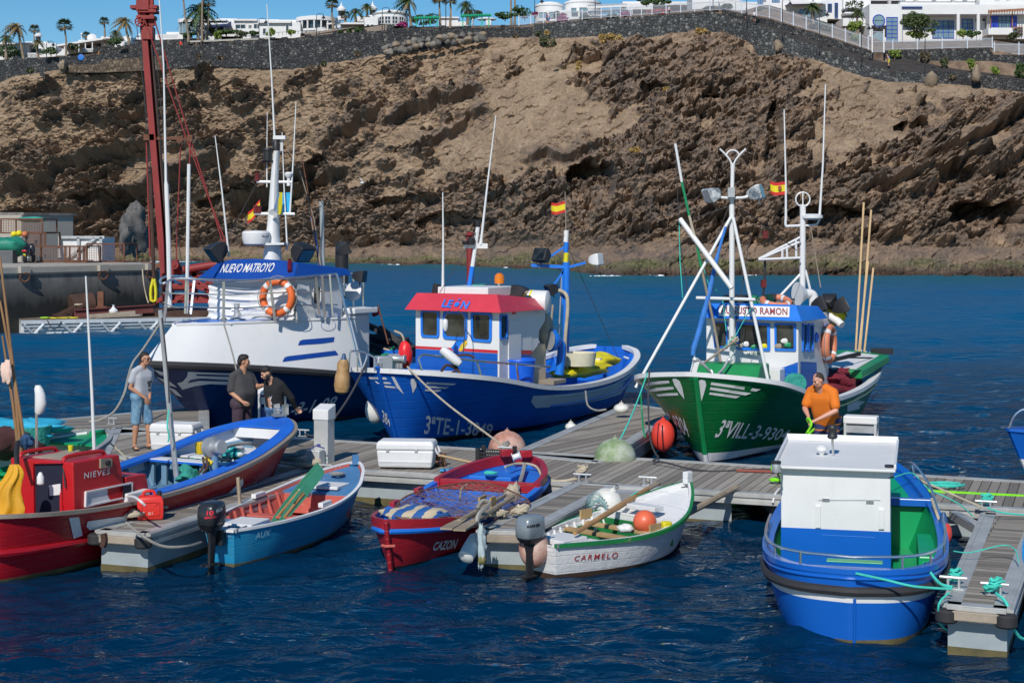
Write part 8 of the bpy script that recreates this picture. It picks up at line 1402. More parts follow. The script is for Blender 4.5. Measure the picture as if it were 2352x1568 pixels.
r_=B.root;M_NW=paint('gloss_white',(.74,.75,.76),.32,.05,.05,(.5,.5,.48),bump=.1,streak=.16,streakcol=(.40,.36,.30));B.hull([(1,0),(.66,1),(.56,0),(.035,2)],[M_NEARB,M_NW,M_FLOATB],n=60);B.strake(M_BLACKR,.72,.055,n=60);B.gunwale(M_NEARB,.01,.12,.06,n=60);B.strake(M_NEARB,.90,.018,'bead',n=60);B.inside(M_NEARG,.22,.10,t0=.04,t1=.96);B.deckat(M_NEARG,.02,.30,-.04,off=.26,name='foredeck');B.deckat(M_NEARB,.015,.31,-.05,off=.05,name='foredeck_border');bar_across(B,'bulkhead',M_NEARG,.31,.04,.60,.76,.08);bar_across(B,'coaming',M_NEARB,.32,.14,.10,.88,.02);B.part('stem_ridge',M_NEARB,lambda m:m.tube([B.pt(1,f,1,-.005)for f in(.62,.4,.2,0,-.4)],.018,6));B.deckat(M_NEARB,.93,.985,-.03,off=.05,name='stern_deck');B.part('stern_seat',M_NEARG,lambda m:m.obox(B.w(-.52,-.28,.80),B.f*.16,B.l*.62,(0,0,.015)),smooth=False,bevel=.005)
ca,cb_,p0,p1=-2.05,-3.85,-.90,.42
mb=MB();mb.add([B.w(ca,p1,.30),B.w(ca,p0,.30),B.w(cb_,p0,.30),B.w(cb_,p1,.30),B.w(ca,p1,1.60),B.w(ca,p0,1.60),B.w(cb_,p0,1.64),B.w(cb_,p1,1.64)],BOXF);NBC=mb.bvh();cbn=mb.build('cabin',M_NW,r_,smooth=False,bevel=.012)
B.part('blue_front',M_NEARB,lambda m:m.obox(B.w(ca+.001,p0,.3),B.f*.006,B.l*(p1-p0),(0,0,.56)),cbn,smooth=False);B.part('blue_side',M_NEARB,lambda m:m.obox(B.w(ca,p1+.001,.3),B.f*(cb_-ca),B.l*.006,(0,0,.56)),cbn,smooth=False)
for(u0_,v0_,u1_,v1_,m_)in[(1879,1072,1880.5,1212,M_GALV),(2022,1072,2023.5,1170,M_GALV),(1884,1212,1885.5,1325,M_NAVY),(1880,1147,2022,1148.4,M_GALV)]:patch('panel_joint',[(u0_,v1_),(u1_,v1_),(u1_,v0_),(u0_,v0_)],NBC,m_,cbn,.009,0)
for(u0_,v0_,u1_,v1_)in[(1873,1160,1885,1211),(2018,1168,2031,1214)]:B.part('door_slide',M_NW,lambda m:m.prism([hit(NBC,u,v,0)for u,v in((u0_,v1_),(u1_,v1_),(u1_,v0_),(u0_,v0_))],B.f*.03),cbn,smooth=False,bevel=.004)
for u,v in((1897,1147),(1998,1152)):B.part('hinge',M_STEEL,lambda m:m.box(hit(NBC,u,v,.008),(.09,.015,.035),-.24),cbn,smooth=False)
patch('hatch_outline',[(1888,1226),(2010,1232),(2010,1234),(1888,1228)],NBC,paint('outline_blue',(.03,.15,.5),.4),cbn,.010,0)
mb=MB();lo=[B.w(ca+.12,p1+.06,1.60),B.w(ca+.12,p0-.07,1.60),B.w(cb_-.10,p0-.05,1.66),B.w(cb_-.10,p1+.10,1.66)];mb.loft([lo,[p+Vector((0,0,.035))for p in lo]]);RBV=mb.bvh();M_ROOFW=paint('roof_white',(.66,.66,.63),.6,.08,.16,(.45,.42,.36),bump=.08,scale=3);mb.build('roof',M_ROOFW,r_,smooth=False,bevel=.01);mb=MB()
for i in(1,2,3):a,b=lo[i],lo[(i+1)%4];n_=((a+b)/2-sum(lo,Vector())/4);n_.z=0;n_.normalize();mb.obox(a-n_*.02+Vector((0,0,.036)),b-a,n_*.03,(0,0,.09 if i==2 else.06))
mb.build('roof_lip',M_NW,r_,smooth=False,bevel=.008)
pole(r_,[P(1914,1056,20.0),P(1912,1005,20.0)],.016,M_STEEL,'lamp_post');B.part('mast_light',M_BLACK,lambda m:(m.lathe([(.05,0),(.07,.03),(.055,.05),(.055,.12),(.07,.14),(.06,.17)],P(1912,1007,20.0),14)));B.part('gps_antenna',M_WHT,lambda m:m.lathe([(.04,0),(.05,.01),(.02,.03),(.03,.06),(.075,.11),(.075,.15),(.03,.18)],P(1887,1053,20.1),16))
for u,v in((1783,1073),(2043,1082)):o=B.part('side_lamp',M_GALV,lambda m:m.lathe([(.05,-.07),(.055,-.05),(.055,.04),(.05,.06)],P(u,v,19.2),12));B.part('lamp_cap',M_BLACK,lambda m:m.lathe([(.06,0),(.06,.03)],P(u,v-9,19.2),12),o);B.part('lamp_base',M_BLACK,lambda m:m.lathe([(.06,0),(.04,.05)],P(u,v+14,19.2),12),o);B.part('cable',M_ROPED,lambda m:m.tube(spline([P(u,v+12,19.2),P(u+(8 if u<1900 else-8),v+25,19.2),P(u+(6 if u<1900 else-10),v+38,19.25)]),.01,5),o)
RL=MB();ts_=np.linspace(.60,1,22);pr=[B.pt(t,1,1,.03)+Vector((0,0,.16))for t in ts_]+[B.pt(t,1,-1,.03)+Vector((0,0,.16))for t in ts_[::-1][1:]];RL.tube(pr,.018,7);RL.build('stern_rail',M_STEEL,r_)
for t in(.66,.80,.92,.975):
 for s_ in(1,-1):B.part('stanchion',M_STEEL,lambda m:m.tube([B.pt(t,1,s_,.03),B.pt(t,1,s_,.03)+Vector((0,0,.16))],.014,6))
B.part('bow_rail',M_STEEL,lambda m:m.tube(spline([B.pt(.16,1,1,.02)+Vector((0,0,.02)),B.pt(.15,1,1,.02)+Vector((0,0,.20)),B.pt(.28,1,1,.02)+Vector((0,0,.17)),B.pt(.42,1,1,.02)+Vector((0,0,.02))]),.016,7));B.part('deck_locker',M_NEARG,lambda m:m.obox(B.w(-2.1,.75,.25),B.f*-1.5,B.l*.22,(0,0,.32)),smooth=False,bevel=.02)
NEAR=B
B=Boat('motor_boat','dark blue and white motor boat cut off by the right edge, with a steel rail','boat',(9.15,27.5),(-.94,-.34),5.0,[(0,.8),(.5,.95),(.8,.8),(.93,.45),(1,.04)],[(0,.8),(.6,.85),(1,1.1)],.55,.1,((0,.3),(.6,.4),(1,1.1)),.4);r_=B.root;B.hull([(1,0),(.80,1),(.52,2),(.25,3)],[M_NEARB,M_NEARB,M_WHT,M_BOOT],transom=True);B.gunwale(M_NEARB,.02,.08,.05);B.deckat(M_NEARB,.2,.985,-.03,name='foredeck');B.part('guard_rail',M_STEEL,lambda m:(m.tube(spline([B.pt(1,1,1)+Vector((0,0,.02)),B.pt(.97,1,1)+Vector((0,0,.4)),B.pt(.8,1,1)+Vector((0,0,.42)),B.pt(.5,1,1)+Vector((0,0,.4))]),.02,6),m.tube([B.pt(.85,1,1),B.pt(.85,1,1)+Vector((0,0,.41))],.016,6),m.tube([B.pt(.7,1,1),B.pt(.7,1,1)+Vector((0,0,.41))],.016,6)))
B.box('console',M_NEARB,-1.4,-2.2,-.4,.4,.8,1.3)
B=Boat('rowing_boat','sky blue rowing boat half cut off by the lower right edge','boat',(7.85,21.6),(.31,.95),4.2,[(0,.6),(.4,.75),(.8,.6),(1,.04)],[(0,.5),(.6,.52),(1,.7)],.25,.1,((0,.3),(.6,.35),(1,.9)),.3);r_=B.root;M_SKYB=paint('sky_blue_paint',(.02,.22,.50),.45,.12,.1,(.3,.45,.5));B.hull([(1,0)],[M_SKYB],transom=True);B.gunwale(M_SKYB,.03,.06,.05,close=True);B.inside(M_SKYB,.25,.05);bar_across(B,'thwart',M_WHTR,.5,.2,.03,.38)
def cooler(c,L_,W_,H_,rz,label,dark=True):
 o=thing('cool_box',label,'cool box',c,(math.cos(rz),math.sin(rz)));q=Matrix.Rotation(rz,3,'Z');m_=paint('cooler_white',(.74,.73,.69),.45,.06,.06,(.5,.45,.38),bump=.05,streak=.12,streakcol=(.45,.32,.2));c=Vector(c)
 def ring(z,k_):return[c+q@Vector((x*L_/2*k_,y*W_/2*k_,z))for x,y in((-1,-1),(1,-1),(1,1),(-1,1))]
 mb=MB();mb.loft([ring(.01,.93),ring(H_*.66,1.0)]);mb.build('body',m_,o,smooth=False,bevel=.03,seg=3);mb=MB();mb.loft([ring(H_*.67,1.01),ring(H_*.86,1.01),ring(H_,.95)]);mb.build('lid',m_,o,smooth=False,bevel=.03,seg=3)
 for x in(-.3,.2):mb=MB();mb.box(c+q@Vector((x*L_,-W_/2*1.02,H_*.66)),(.05,.02,.05),rz);mb.build('latch',M_GALV,o,smooth=False)
 mb=MB();p=c+q@Vector((L_/2*1.02,0,H_*.62));mb.tube([p+q@Vector((0,-W_*.3,.06)),p+q@Vector((.05,-W_*.28,-.04)),p+q@Vector((.05,W_*.28,-.04)),p+q@Vector((0,W_*.3,.06))],.018,6);mb.build('handle',m_,o)
 mb=MB()
 for i in range(4):mb.obox(c+q@Vector((-L_*.46,-W_/2*(.945+.012*i)-.006,H_*(.10+.045*i))),q@Vector((L_*.92,0,0)),q@Vector((0,.02,0)),(0,0,H_*.018))
 mb.build('ribs',m_,o,smooth=False);return o
cooler(G(935,1071,ZD+.02),.98,.48,.46,-.10,'large white cool box on the walkway left of the red boat');cooler(G(405,1032,ZD+.02),.85,.5,.5,-.2,'white cool box half hidden behind the blue bow deck')
cr_=thing('plastic_crate','black lattice plastic crate on the walkway behind the red boat','crate',G(1140,1068,ZD));c=G(1140,1066,ZD+.01);mb=MB();q=Matrix.Rotation(-.25,3,'Z')
for s_ in(-1,1):
 for zz in(.02,.09,.16,.22):mb.bar(c+q@Vector((-.29,s_*.2,zz)),c+q@Vector((.29,s_*.2,zz)),.02,.025);mb.bar(c+q@Vector((s_*.29,-.2,zz)),c+q@Vector((s_*.29,.2,zz)),.02,.025)
 for i in range(15):mb.bar(c+q@Vector((-.29+i*.0414,s_*.2,0)),c+q@Vector((-.29+i*.0414,s_*.2,.23)),.012,.014,(0,1,0))
 for i in range(9):mb.bar(c+q@Vector((s_*.29,-.2+i*.05,0)),c+q@Vector((s_*.29,-.2+i*.05,.23)),.012,.014,(0,1,0))
 for t in(-1,1):mb.box(c+q@Vector((s_*.28,t*.19,.15)),(.07,.06,.30),-.25)
mb.obox(c+q@Vector((-.29,-.2,0)),q@Vector((.58,0,0)),q@Vector((0,.4,0)),(0,0,.012));mb.build('lattice',M_BLACK,cr_,smooth=False)
mb=MB();mb.lathe([(.075,-.07),(.08,-.06),(.05,-.05),(.05,.05),(.08,.06),(.075,.07)],P(1186,1043+5,25.9),16,(.9,.1,.3));tag(mb.build('line_spool',M_WHT),'white line spool on the corner of the black crate','spool')
rope('bamboo_rod','bamboo rod lying from the copper pot to the black crate',[G(1008,1045,ZD+.30),G(1110,1068,ZD+.06)],.022,MC['bamboo_pale'],'rod')
oar('sky blue painted oar lying on the walkway in front of the black crate',G(1140,1077,ZD+.05),G(1010,1079,ZD+.04),paint('oar_blue',(.05,.26,.50),.5,.15),MC['oar_blue'],.55,.025,.07)
mb=MB();mb.box(G(1060,1076,ZD+.09),(.42,.07,.04),-.1);tag(mb.build('dark_blue_board',paint('board_teal',(.02,.10,.20),.5),bevel=.01),'short dark teal board lying on the blue oar','board');pt_=thing('copper_pot','rusty copper spirit lamp with a bent spout','pot',G(1012,1066,ZD));mb=MB();mb.lathe([(.10,0),(.12,.02),(.09,.08),(.085,.15),(.11,.19),(.12,.20)],G(1011,1068,ZD+.01),16);mb.build('body',paint('copper_rust',(.14,.06,.025),.6,.4),pt_);mb=MB();mb.tube(spline([G(1013,1060,ZD+.20),G(1014,1060,ZD+.28),G(1008,1060,ZD+.36),G(1002,1060,ZD+.38)]),.018,7);mb.build('spout',MC['copper_rust'],pt_)
jc=thing('jerrycan','red plastic jerrycan on the left finger pontoon','jerrycan',G(345,1193,ZD));c=G(345,1191,ZD+.01);q=Matrix.Rotation(.25,3,'Z');m_=paint('jerry_red',(.50,.022,.016),.4,.1,bump=.08);mb=MB()
def jr(z,a,b):return[c+q@Vector((x*a,y*b,z))for x,y in((-1,-1),(1,-1),(1,1),(-1,1))]
mb.loft([jr(0,.17,.10),jr(.05,.18,.115),jr(.25,.18,.115),jr(.31,.16,.10),jr(.33,.13,.08)]);jbv=mb.bvh();mb.build('body',m_,jc,bevel=.03,seg=3);mb=MB();mb.tube(spline([c+q@Vector((-.10,0,.32)),c+q@Vector((-.07,0,.385)),c+q@Vector((.04,0,.385)),c+q@Vector((.07,0,.32))]),.022,8);mb.build('handle',m_,jc);mb=MB();mb.lathe([(.035,0),(.035,.06),(.02,.07)],c+q@Vector((.125,0,.32)),12);mb.build('cap',M_BLACK,jc);mb=MB();o_=c+q@Vector((0,-.118,.16))
for(x0,z0,x1,z1)in((-.12,-.09,.12,-.09),(-.12,.09,.12,.09),(-.12,-.09,-.12,.09),(.12,-.09,.12,.09),(-.12,-.09,-.06,-.04),(.12,-.09,.06,-.04),(-.12,.09,-.06,.04),(.12,.09,.06,.04)):mb.bar(o_+q@Vector((x0,0,z0)),o_+q@Vector((x1,0,z1)),.012,.015,q@Vector((0,1,0)))
mb.build('moulded_ribs',m_,jc,smooth=False);letter('20 l',[(339,1183),(351,1181),(351,1174),(339,1176)],jbv,paint('pale_print',(.6,.35,.3),.6),jc,off=.006)
rope_px('clear fuel hose from the red cabin shutter to the jerrycan',[(292,1140,21.6),(308,1141,21.2),(322,1150,20.9),(333,1160,20.9)],.018,M_CREAM,name='fuel_hose')
rnd=random.Random(21)
for(u,v,r0,t,r,m,lab,up)in[(243,1192,.13,7,.026,M_ROPEG,'grey rope wound thick around the outer cleat of the left finger',.055),(300,1190,.24,6,.024,M_ROPE,'tan mooring rope tangled beside the jerrycan',.03),(368,1170,.16,3,.022,M_ROPE,'end of tan rope behind the jerrycan',.015),(710,1072,.22,6,.028,M_ROPE,'coarse tan rope heap at the pedestal foot',.03),(660,1052,.28,4,.025,M_ROPEG,'dark wet rope heap on the walkway by the blue bow',.02),(1140,1188,.20,4,.024,M_ROPE,'tan rope looped on the end of the middle finger',.03),(1195,1186,.14,5,.024,M_ROPE,'rope wound on the right cleat of the middle finger',.05),(1336,1093,.11,6,.02,M_ROPE,'pale rope wound on the walkway cleat',.05),(470,936,.32,4,.03,M_CREAM,'white rope heap on the rear pontoon',.03),(1160,1032,.10,5,.018,M_ROPEG,'green grey rope on the cleat by the pink buoy',.05),(2265,1160,.11,6,.018,M_ROPET,'turquoise rope wound on the joint cleat of the right finger',.05),(2192,1340,.10,5,.016,M_ROPET,'turquoise rope wound on the boat side end cleat',.06),(2283,1362,.12,5,.016,M_ROPET,'turquoise rope loops on the outer end cleat',.06),(2175,1116,.34,3,.02,M_ROPET,'faded turquoise rope coil on the walkway behind the blue boat',.01),(1440,1037,.0,0,.02,M_ROPE,'',0),(742,1060,.12,3,.014,M_NETT,'turquoise twine at the pedestal',.02)]:
 if t:coil(G(u,v,ZD+.03),r0,t,r,m,lab,rnd,up=up)
rope_px('dark rope sagging from the left finger to the black motor',[(290,1200,20.6),(330,1232,20.2),(375,1254,20.2),(430,1254,20.4),(462,1245,20.9)],.02,M_ROPEG);rope_px('worn hanging rope end under the left finger corner',[(238,1225,20.2),(240,1240,20.2),(236,1255,20.2)],.045,M_RUSTD);heap('rope_fender','bundle of pale blue grey rope hanging at the middle finger corner','rope',P(1106,1254,20.5),(.055,.055,.26),paint('rope_paleblue',(.33,.40,.42),.9,.3),6,.6,20,16);heap('rope_fender','mossy lower end of the hanging rope bundle','rope',P(1106,1284,20.5),(.065,.06,.07),paint('rope_moss',(.14,.13,.05),.95,.3),3,.6)
rope_px('rope bundle over the middle finger edge beside the red boat',[(1096,1168,20.9),(1108,1150,21.0),(1125,1156,21.0),(1100,1180,20.7),(1094,1205,20.6)],.03,M_ROPEG)
for lab,pts,r,m in[('heavy mooring rope drooping from the white boat bow to the rear pontoon',[(372,736,34.8),(330,800,34),(306,832,33.6),(295,865,33),(285,905,32.5),(262,945,32),(228,965,31.8),(205,968,31.8)],.028,M_ROPEG),('thin grey line hanging down the white boat bow',[(514,744,34.4),(528,790,34.2),(541,840,33.8),(552,900,33.2),(570,950,32.4),(583,966,31.8)],.018,M_ROPEG),('dark mooring line from the blue boat bow to the walkway',[(842,833,32.5),(815,888,32),(790,930,31.6),(760,970,31.2),(735,995,30.9),(700,1003,30.9)],.024,M_ROPED),('pale mooring line from the blue boat deck down to the pink buoy cleat',[(936,842,32.3),(975,882,31.6),(1030,930,30.6),(1090,975,29.6),(1140,1012,28.8),(1160,1030,28.4)],.02,M_ROPE),('turquoise line from the green boat bow to the mossy buoy',[(1487,856,30.2),(1470,905,29.6),(1448,960,28.8),(1420,1018,28.2),(1405,1044,27.8)],.014,M_ROPET),('dark hose from the green boat bow down onto the walkway',[(1492,848,30),(1489,900,29.6),(1490,960,29),(1494,1010,28.5),(1505,1040,28),(1512,1050,27.4),(1500,1058,27.2),(1530,1062,26.9),(1580,1075,26.5),(1640,1082,26.4),(1720,1078,26.5),(1780,1078,26.5)],.018,M_ROPED),('green rope hanging beside the gangway',[(1472,900,31),(1474,940,31),(1477,980,30.6),(1482,1005,30.4)],.018,M_GREEN),('mooring rope drooping from the blue boat side to the gangway',[(1345,898,35.2),(1350,930,34.5),(1370,942,34),(1392,940,33.8)],.022,M_ROPEG),('dark line leading from the walkway cleat under the pedestal',[(700,996,30.9),(720,1000,30.8),(745,985,31)],.02,M_ROPED),('tan line from the green and white boat bow over the walkway',[(196,1002,27),(230,1000,27),(262,1025,27.6),(290,1050,27.2),(318,1068,26.6)],.014,M_ROPE),('pale rope from the walkway cleat to the white rowing boat',[(1488,1096,25.2),(1490,1120,24.8),(1492,1150,24)],.018,M_ROPE),('thin line from the middle finger to the netted float',[(1430,1160,22.6),(1448,1140,22.9),(1465,1128,23)],.008,M_ROPET),('long pale rope from the blue boat bow to the right finger',[(2100,1098,22.6),(2150,1118,22.4),(2210,1145,22.2),(2258,1165,22.1)],.014,M_ROPE),('thin turquoise line along the blue boat deck',[(1990,1110,21.5),(2040,1100,21.8),(2095,1086,22.4),(2130,1120,22.3),(2200,1155,22.2),(2235,1185,21.6)],.009,M_ROPET),('turquoise line hanging at the outer side of the right finger',[(2288,1362,17.0),(2312,1385,16.8),(2322,1430,16.8),(2340,1460,16.9),(2360,1470,17)],.018,M_ROPET),('turquoise mooring line from the blue boat stern rail to the end cleat',[(1965,1316,17.0),(2030,1330,17.0),(2100,1346,16.9),(2185,1352,17.0)],.014,M_ROPET),('second turquoise line to the end cleat from the blue boat quarter',[(2122,1292,17.6),(2140,1318,17.4),(2160,1340,17.2),(2188,1348,17.1)],.018,M_ROPET),('frayed turquoise line dangling below the end cleat',[(2180,1360,16.9),(2160,1380,16.8),(2155,1400,16.8),(2158,1430,16.9),(2180,1450,17.0)],.012,M_ROPET),('turquoise line from the joint cleat to the right frame edge',[(2268,1165,22.0),(2300,1176,21.9),(2352,1182,21.9),(2400,1183,21.9)],.012,M_ROPET),('pale rope hanging from the walkway edge behind the blue boat cabin',[(1790,1122,24.2),(1780,1135,24.0),(1775,1155,23.9)],.018,M_CREAM),('turquoise thread over the middle of the right finger',[(2190,1265,19.2),(2230,1268,19.1),(2300,1252,19.2),(2330,1260,19.0),(2340,1290,18.7)],.008,M_ROPET)]:rope_px(lab,pts,r,m)
rope_px('lime green hose from the orange shirted man down to the walkway',[(1906,962,28.4),(1890,968,28.3),(1870,985,28.2),(1848,1006,28.0)],.022,M_ROPEL,name='water_hose');rope_px('lime green hose lying along the walkway at the right',[(2130,1127,24.3),(2200,1131,24.2),(2300,1136,24.0),(2420,1142,23.8)],.022,M_ROPEL,name='water_hose');rope_px('lime green hose loop beside the near cabin',[(1795,1060,25.6),(1776,1066,25.5),(1774,1080,25.2),(1792,1088,25.0)],.02,M_ROPEL,name='water_hose');coil(G(1786,1106,ZD+.03),.14,3,.022,M_ROPEL,'lime green hose coil at the near cabin',rnd,'hose_coil')
rope('rusty_pipe','thin rusty red pipe lying on the walkway under the green boat bow',[G(1692,1080,ZD+.03),G(1788,1083,ZD+.03)],.022,paint('pipe_red',(.22,.06,.04),.7),'pipe')
def buoy(c,r,m,label,name='mooring_buoy',cap=None,cat='buoy',ax=(0,0,1)):
 o=thing(name,label,cat,c);mb=MB();mb.ell(c,r,24,16);mb.build('body',m,o);ax=Vector(ax).normalized();rr=r if isinstance(r,(int,float))else r[2];mb=MB();mb.lathe([(.05,-.03),(.05,.012),(.03,.025)],Vector(c)+ax*rr,12,ax);mb.torus(Vector(c)+ax*(rr+.03),.025,.009,(1,0,0),12,6);mb.build('eye',cap or m,o);return o
def mottled(name,a,b,c_,s=2.5):
 k=NT(name);f=k.noise(s,6,.7);k.col(k.ramp(f,[(.32,a),(.5,b),(.68,c_)]));k.rough(.6);k.bump(k.noise(14,5),.3,.02);return k.m
M_PINKB=mottled('buoy_pink',(.30,.12,.07),(.50,.26,.20),(.62,.48,.40));M_MOSSB=mottled('buoy_moss',(.10,.20,.04),(.28,.34,.22),(.48,.50,.44));M_WHB=mottled('buoy_white',(.42,.40,.32),(.66,.65,.60),(.74,.74,.70));M_ORB=paint('buoy_red_orange',(.60,.045,.03),.4,.12);M_TANB=mottled('fender_tan',(.16,.08,.025),(.38,.22,.09),(.50,.33,.16))
buoy(P(1165,1033,30.3),.37,M_PINKB,'big faded pink buoy between the blue boat and the walkway');buoy(P(1413,1050,27.9),(.37,.36,.34),M_MOSSB,'big mossy green and white buoy at the gangway corner');buoy(P(1523,1000,31.6),(.24,.24,.33),M_ORB,'bright red orange buoy beside the green boat bow, on its left side');buoy(P(862,940,33.6),(.22,.22,.30),M_WHB,'white pear shaped buoy against the blue boat bow',ax=(-.2,0,1));buoy(P(1427,938,34.2),(.17,.17,.11),M_WHB,'small white buoy on the gangway edge by the blue hull');buoy(P(1311,980,32.8),(.12,.14,.09),M_WHB,'small white fender squeezed between the blue hull and gangway')
buoy(P(1393,1158,22.9),(.24,.23,.24),M_WHB,'white net wrapped float hanging beside the brown oar',ax=(.4,-.2,.9));mb=MB();c=P(1380,1162,22.75)
for i in range(9):
 t=i*.35;mb.torus(c+Vector((-.05,0,0)),.20-.012*i*.5,.006,(math.cos(t),.6,math.sin(t)),24,4)
tag(mb.build('net_wrap',paint('net_teal',(.16,.30,.30),.9)),'teal netting wrapped round the white float','net')
buoy(P(1226,1257,20.7),(.20,.19,.27),M_PINKB,'pinkish orange weathered buoy beside the grey motor');mb=MB();a,b=P(1068,1282,20.4),P(1096,1235,20.7);mb.tube([a,lerp(a,b,.06),lerp(a,b,.5),lerp(a,b,.94),b],[.06,.105,.11,.105,.05],16);tag(mb.build('fender',paint('fender_cream',(.66,.62,.50),.5,.1)),'cream cylinder fender between the red boat and the middle finger','fender')
mb=MB();c=P(787,865,32.4);mb.lathe([(.04,-.36),(.14,-.31),(.17,-.18),(.155,.02),(.125,.15),(.13,.26),(.08,.36)],c,18,(.06,0,1));fo_=mb.build('fender',M_TANB);tag(fo_,'tan pear fender hanging on the blue boat bow','fender');mb=MB();mb.lathe([(.085,.33),(.05,.40),(.03,.48)],c,14,(.06,0,1));mb.build('cap',paint('cap_navy',(.02,.06,.14),.5),fo_)
f_=thing('fender','red fender with a dark blue top hanging on the near blue boat','fender',P(2165,1225,20));c=P(2167,1222,20.2);mb=MB();mb.lathe([(.02,-.15),(.08,-.12),(.11,-.04),(.10,.06),(.06,.13)],c,16);mb.build('body',M_ORB,f_);mb=MB();mb.lathe([(.065,.12),(.04,.22),(.02,.26)],c,12);mb.build('cap',MC['cap_navy'],f_);rope_px('tan rope holding the red fender to the near blue boat',[(2140,1145,20.9),(2150,1175,20.5),(2160,1200,20.3)],.02,M_ROPE)
mb=MB();mb.ell(P(438,1177,22.3),(.32,.12,.09),16,9);tag(mb.build('fender',mottled('fender_pale_red',(.45,.10,.08),(.60,.30,.25),(.62,.5,.42))),'pale red fender lying between the red boat and the left finger','fender')if False else None
mb=MB();mb.ell(G(562,1134,.42)+Vector((-.15,.1,0)),(.30,.12,.10),16,9,Matrix.Rotation(.6,3,'Z'));tag(mb.build('fender',mottled('fender_pale_red',(.45,.10,.08),(.60,.30,.25),(.62,.5,.42))),'pale red fender beside the left finger under the red hull','fender')
M_SKIN=[paint('skin_a',(.42,.22,.14),.5,.08,bump=.03),paint('skin_b',(.36,.18,.11),.5,.08,bump=.03),paint('skin_c',(.46,.23,.16),.5,.08,bump=.03)]
M_HAIR=paint('hair_dark',(.012,.009,.008),.6,.3,bump=.5,scale=20)
def caps(mb,p,q,r0,r1,n=10):
 p,q=Vector(p),Vector(q);d=(q-p);L_=max(d.length,1e-4);d=d/L_;pr=[]
 for t in(-1,-.7,-.35,0):pr.append((r0*math.sqrt(max(0,1-t*t)),r0*t))
 for t in(0,.35,.7,1):pr.append((r1*math.sqrt(max(0,1-t*t)),L_+r1*t))
 mb.lathe(pr,p,n,d)
def blob(name,parts,m,parent,vox=.014,smooth=3,ang=80):
 mb=MB()
 for s_ in parts:
  if len(s_)==4:caps(mb,*s_)
  else:mb.ell(s_[0],s_[1],14,10,s_[2])
 ob=mb.build(name,m,parent,recalc=True)
 rm=ob.modifiers.new('remesh','REMESH');rm.mode='VOXEL';rm.voxel_size=vox;rm.use_smooth_shade=True
 sm=ob.modifiers.new('smooth','SMOOTH');sm.iterations=smooth;sm.factor=.5
 bpy.context.view_layer.update();dg=bpy.context.evaluated_depsgraph_get();me=bpy.data.meshes.new_from_object(ob.evaluated_get(dg));ob.modifiers.clear();ob.data=me
 if not len(me.materials):me.materials.append(m)
 return ob
def hand(parts,wr,d,palm_n,curl=.5,sc=1.0):
 d=Vector(d).normalized();n=Vector(palm_n);n=(n-d*n.dot(d)).normalized();s_=d.cross(n);wr=Vector(wr)
 c=wr+d*.055*sc;parts.append((wr,wr+d*.03*sc,.027*sc,.030*sc))
 for k_ in(-1,0,1):parts.append((wr+d*.03*sc+s_*k_*.018*sc,wr+d*.085*sc+s_*k_*.024*sc,.017*sc,.015*sc))
 for i,L_ in enumerate((.068,.078,.072,.056)):
  o=wr+d*.09*sc+s_*(-.033+.022*i)*sc;a=o+(d*math.cos(curl*.5)+n*math.sin(curl*.5))*L_*.5*sc;b=a+(d*math.cos(curl*1.4)+n*math.sin(curl*1.4))*L_*.5*sc;parts.append((o,a,.0095*sc,.009*sc));parts.append((a,b,.009*sc,.007*sc))
 o=wr+d*.03*sc-s_*.03*sc;a=o+(d*.6-s_*.6+n*.4).normalized()*.04*sc;b=a+(d*.8+n*.5).normalized()*.032*sc;parts.append((o,a,.013*sc,.011*sc));parts.append((a,b,.011*sc,.008*sc))
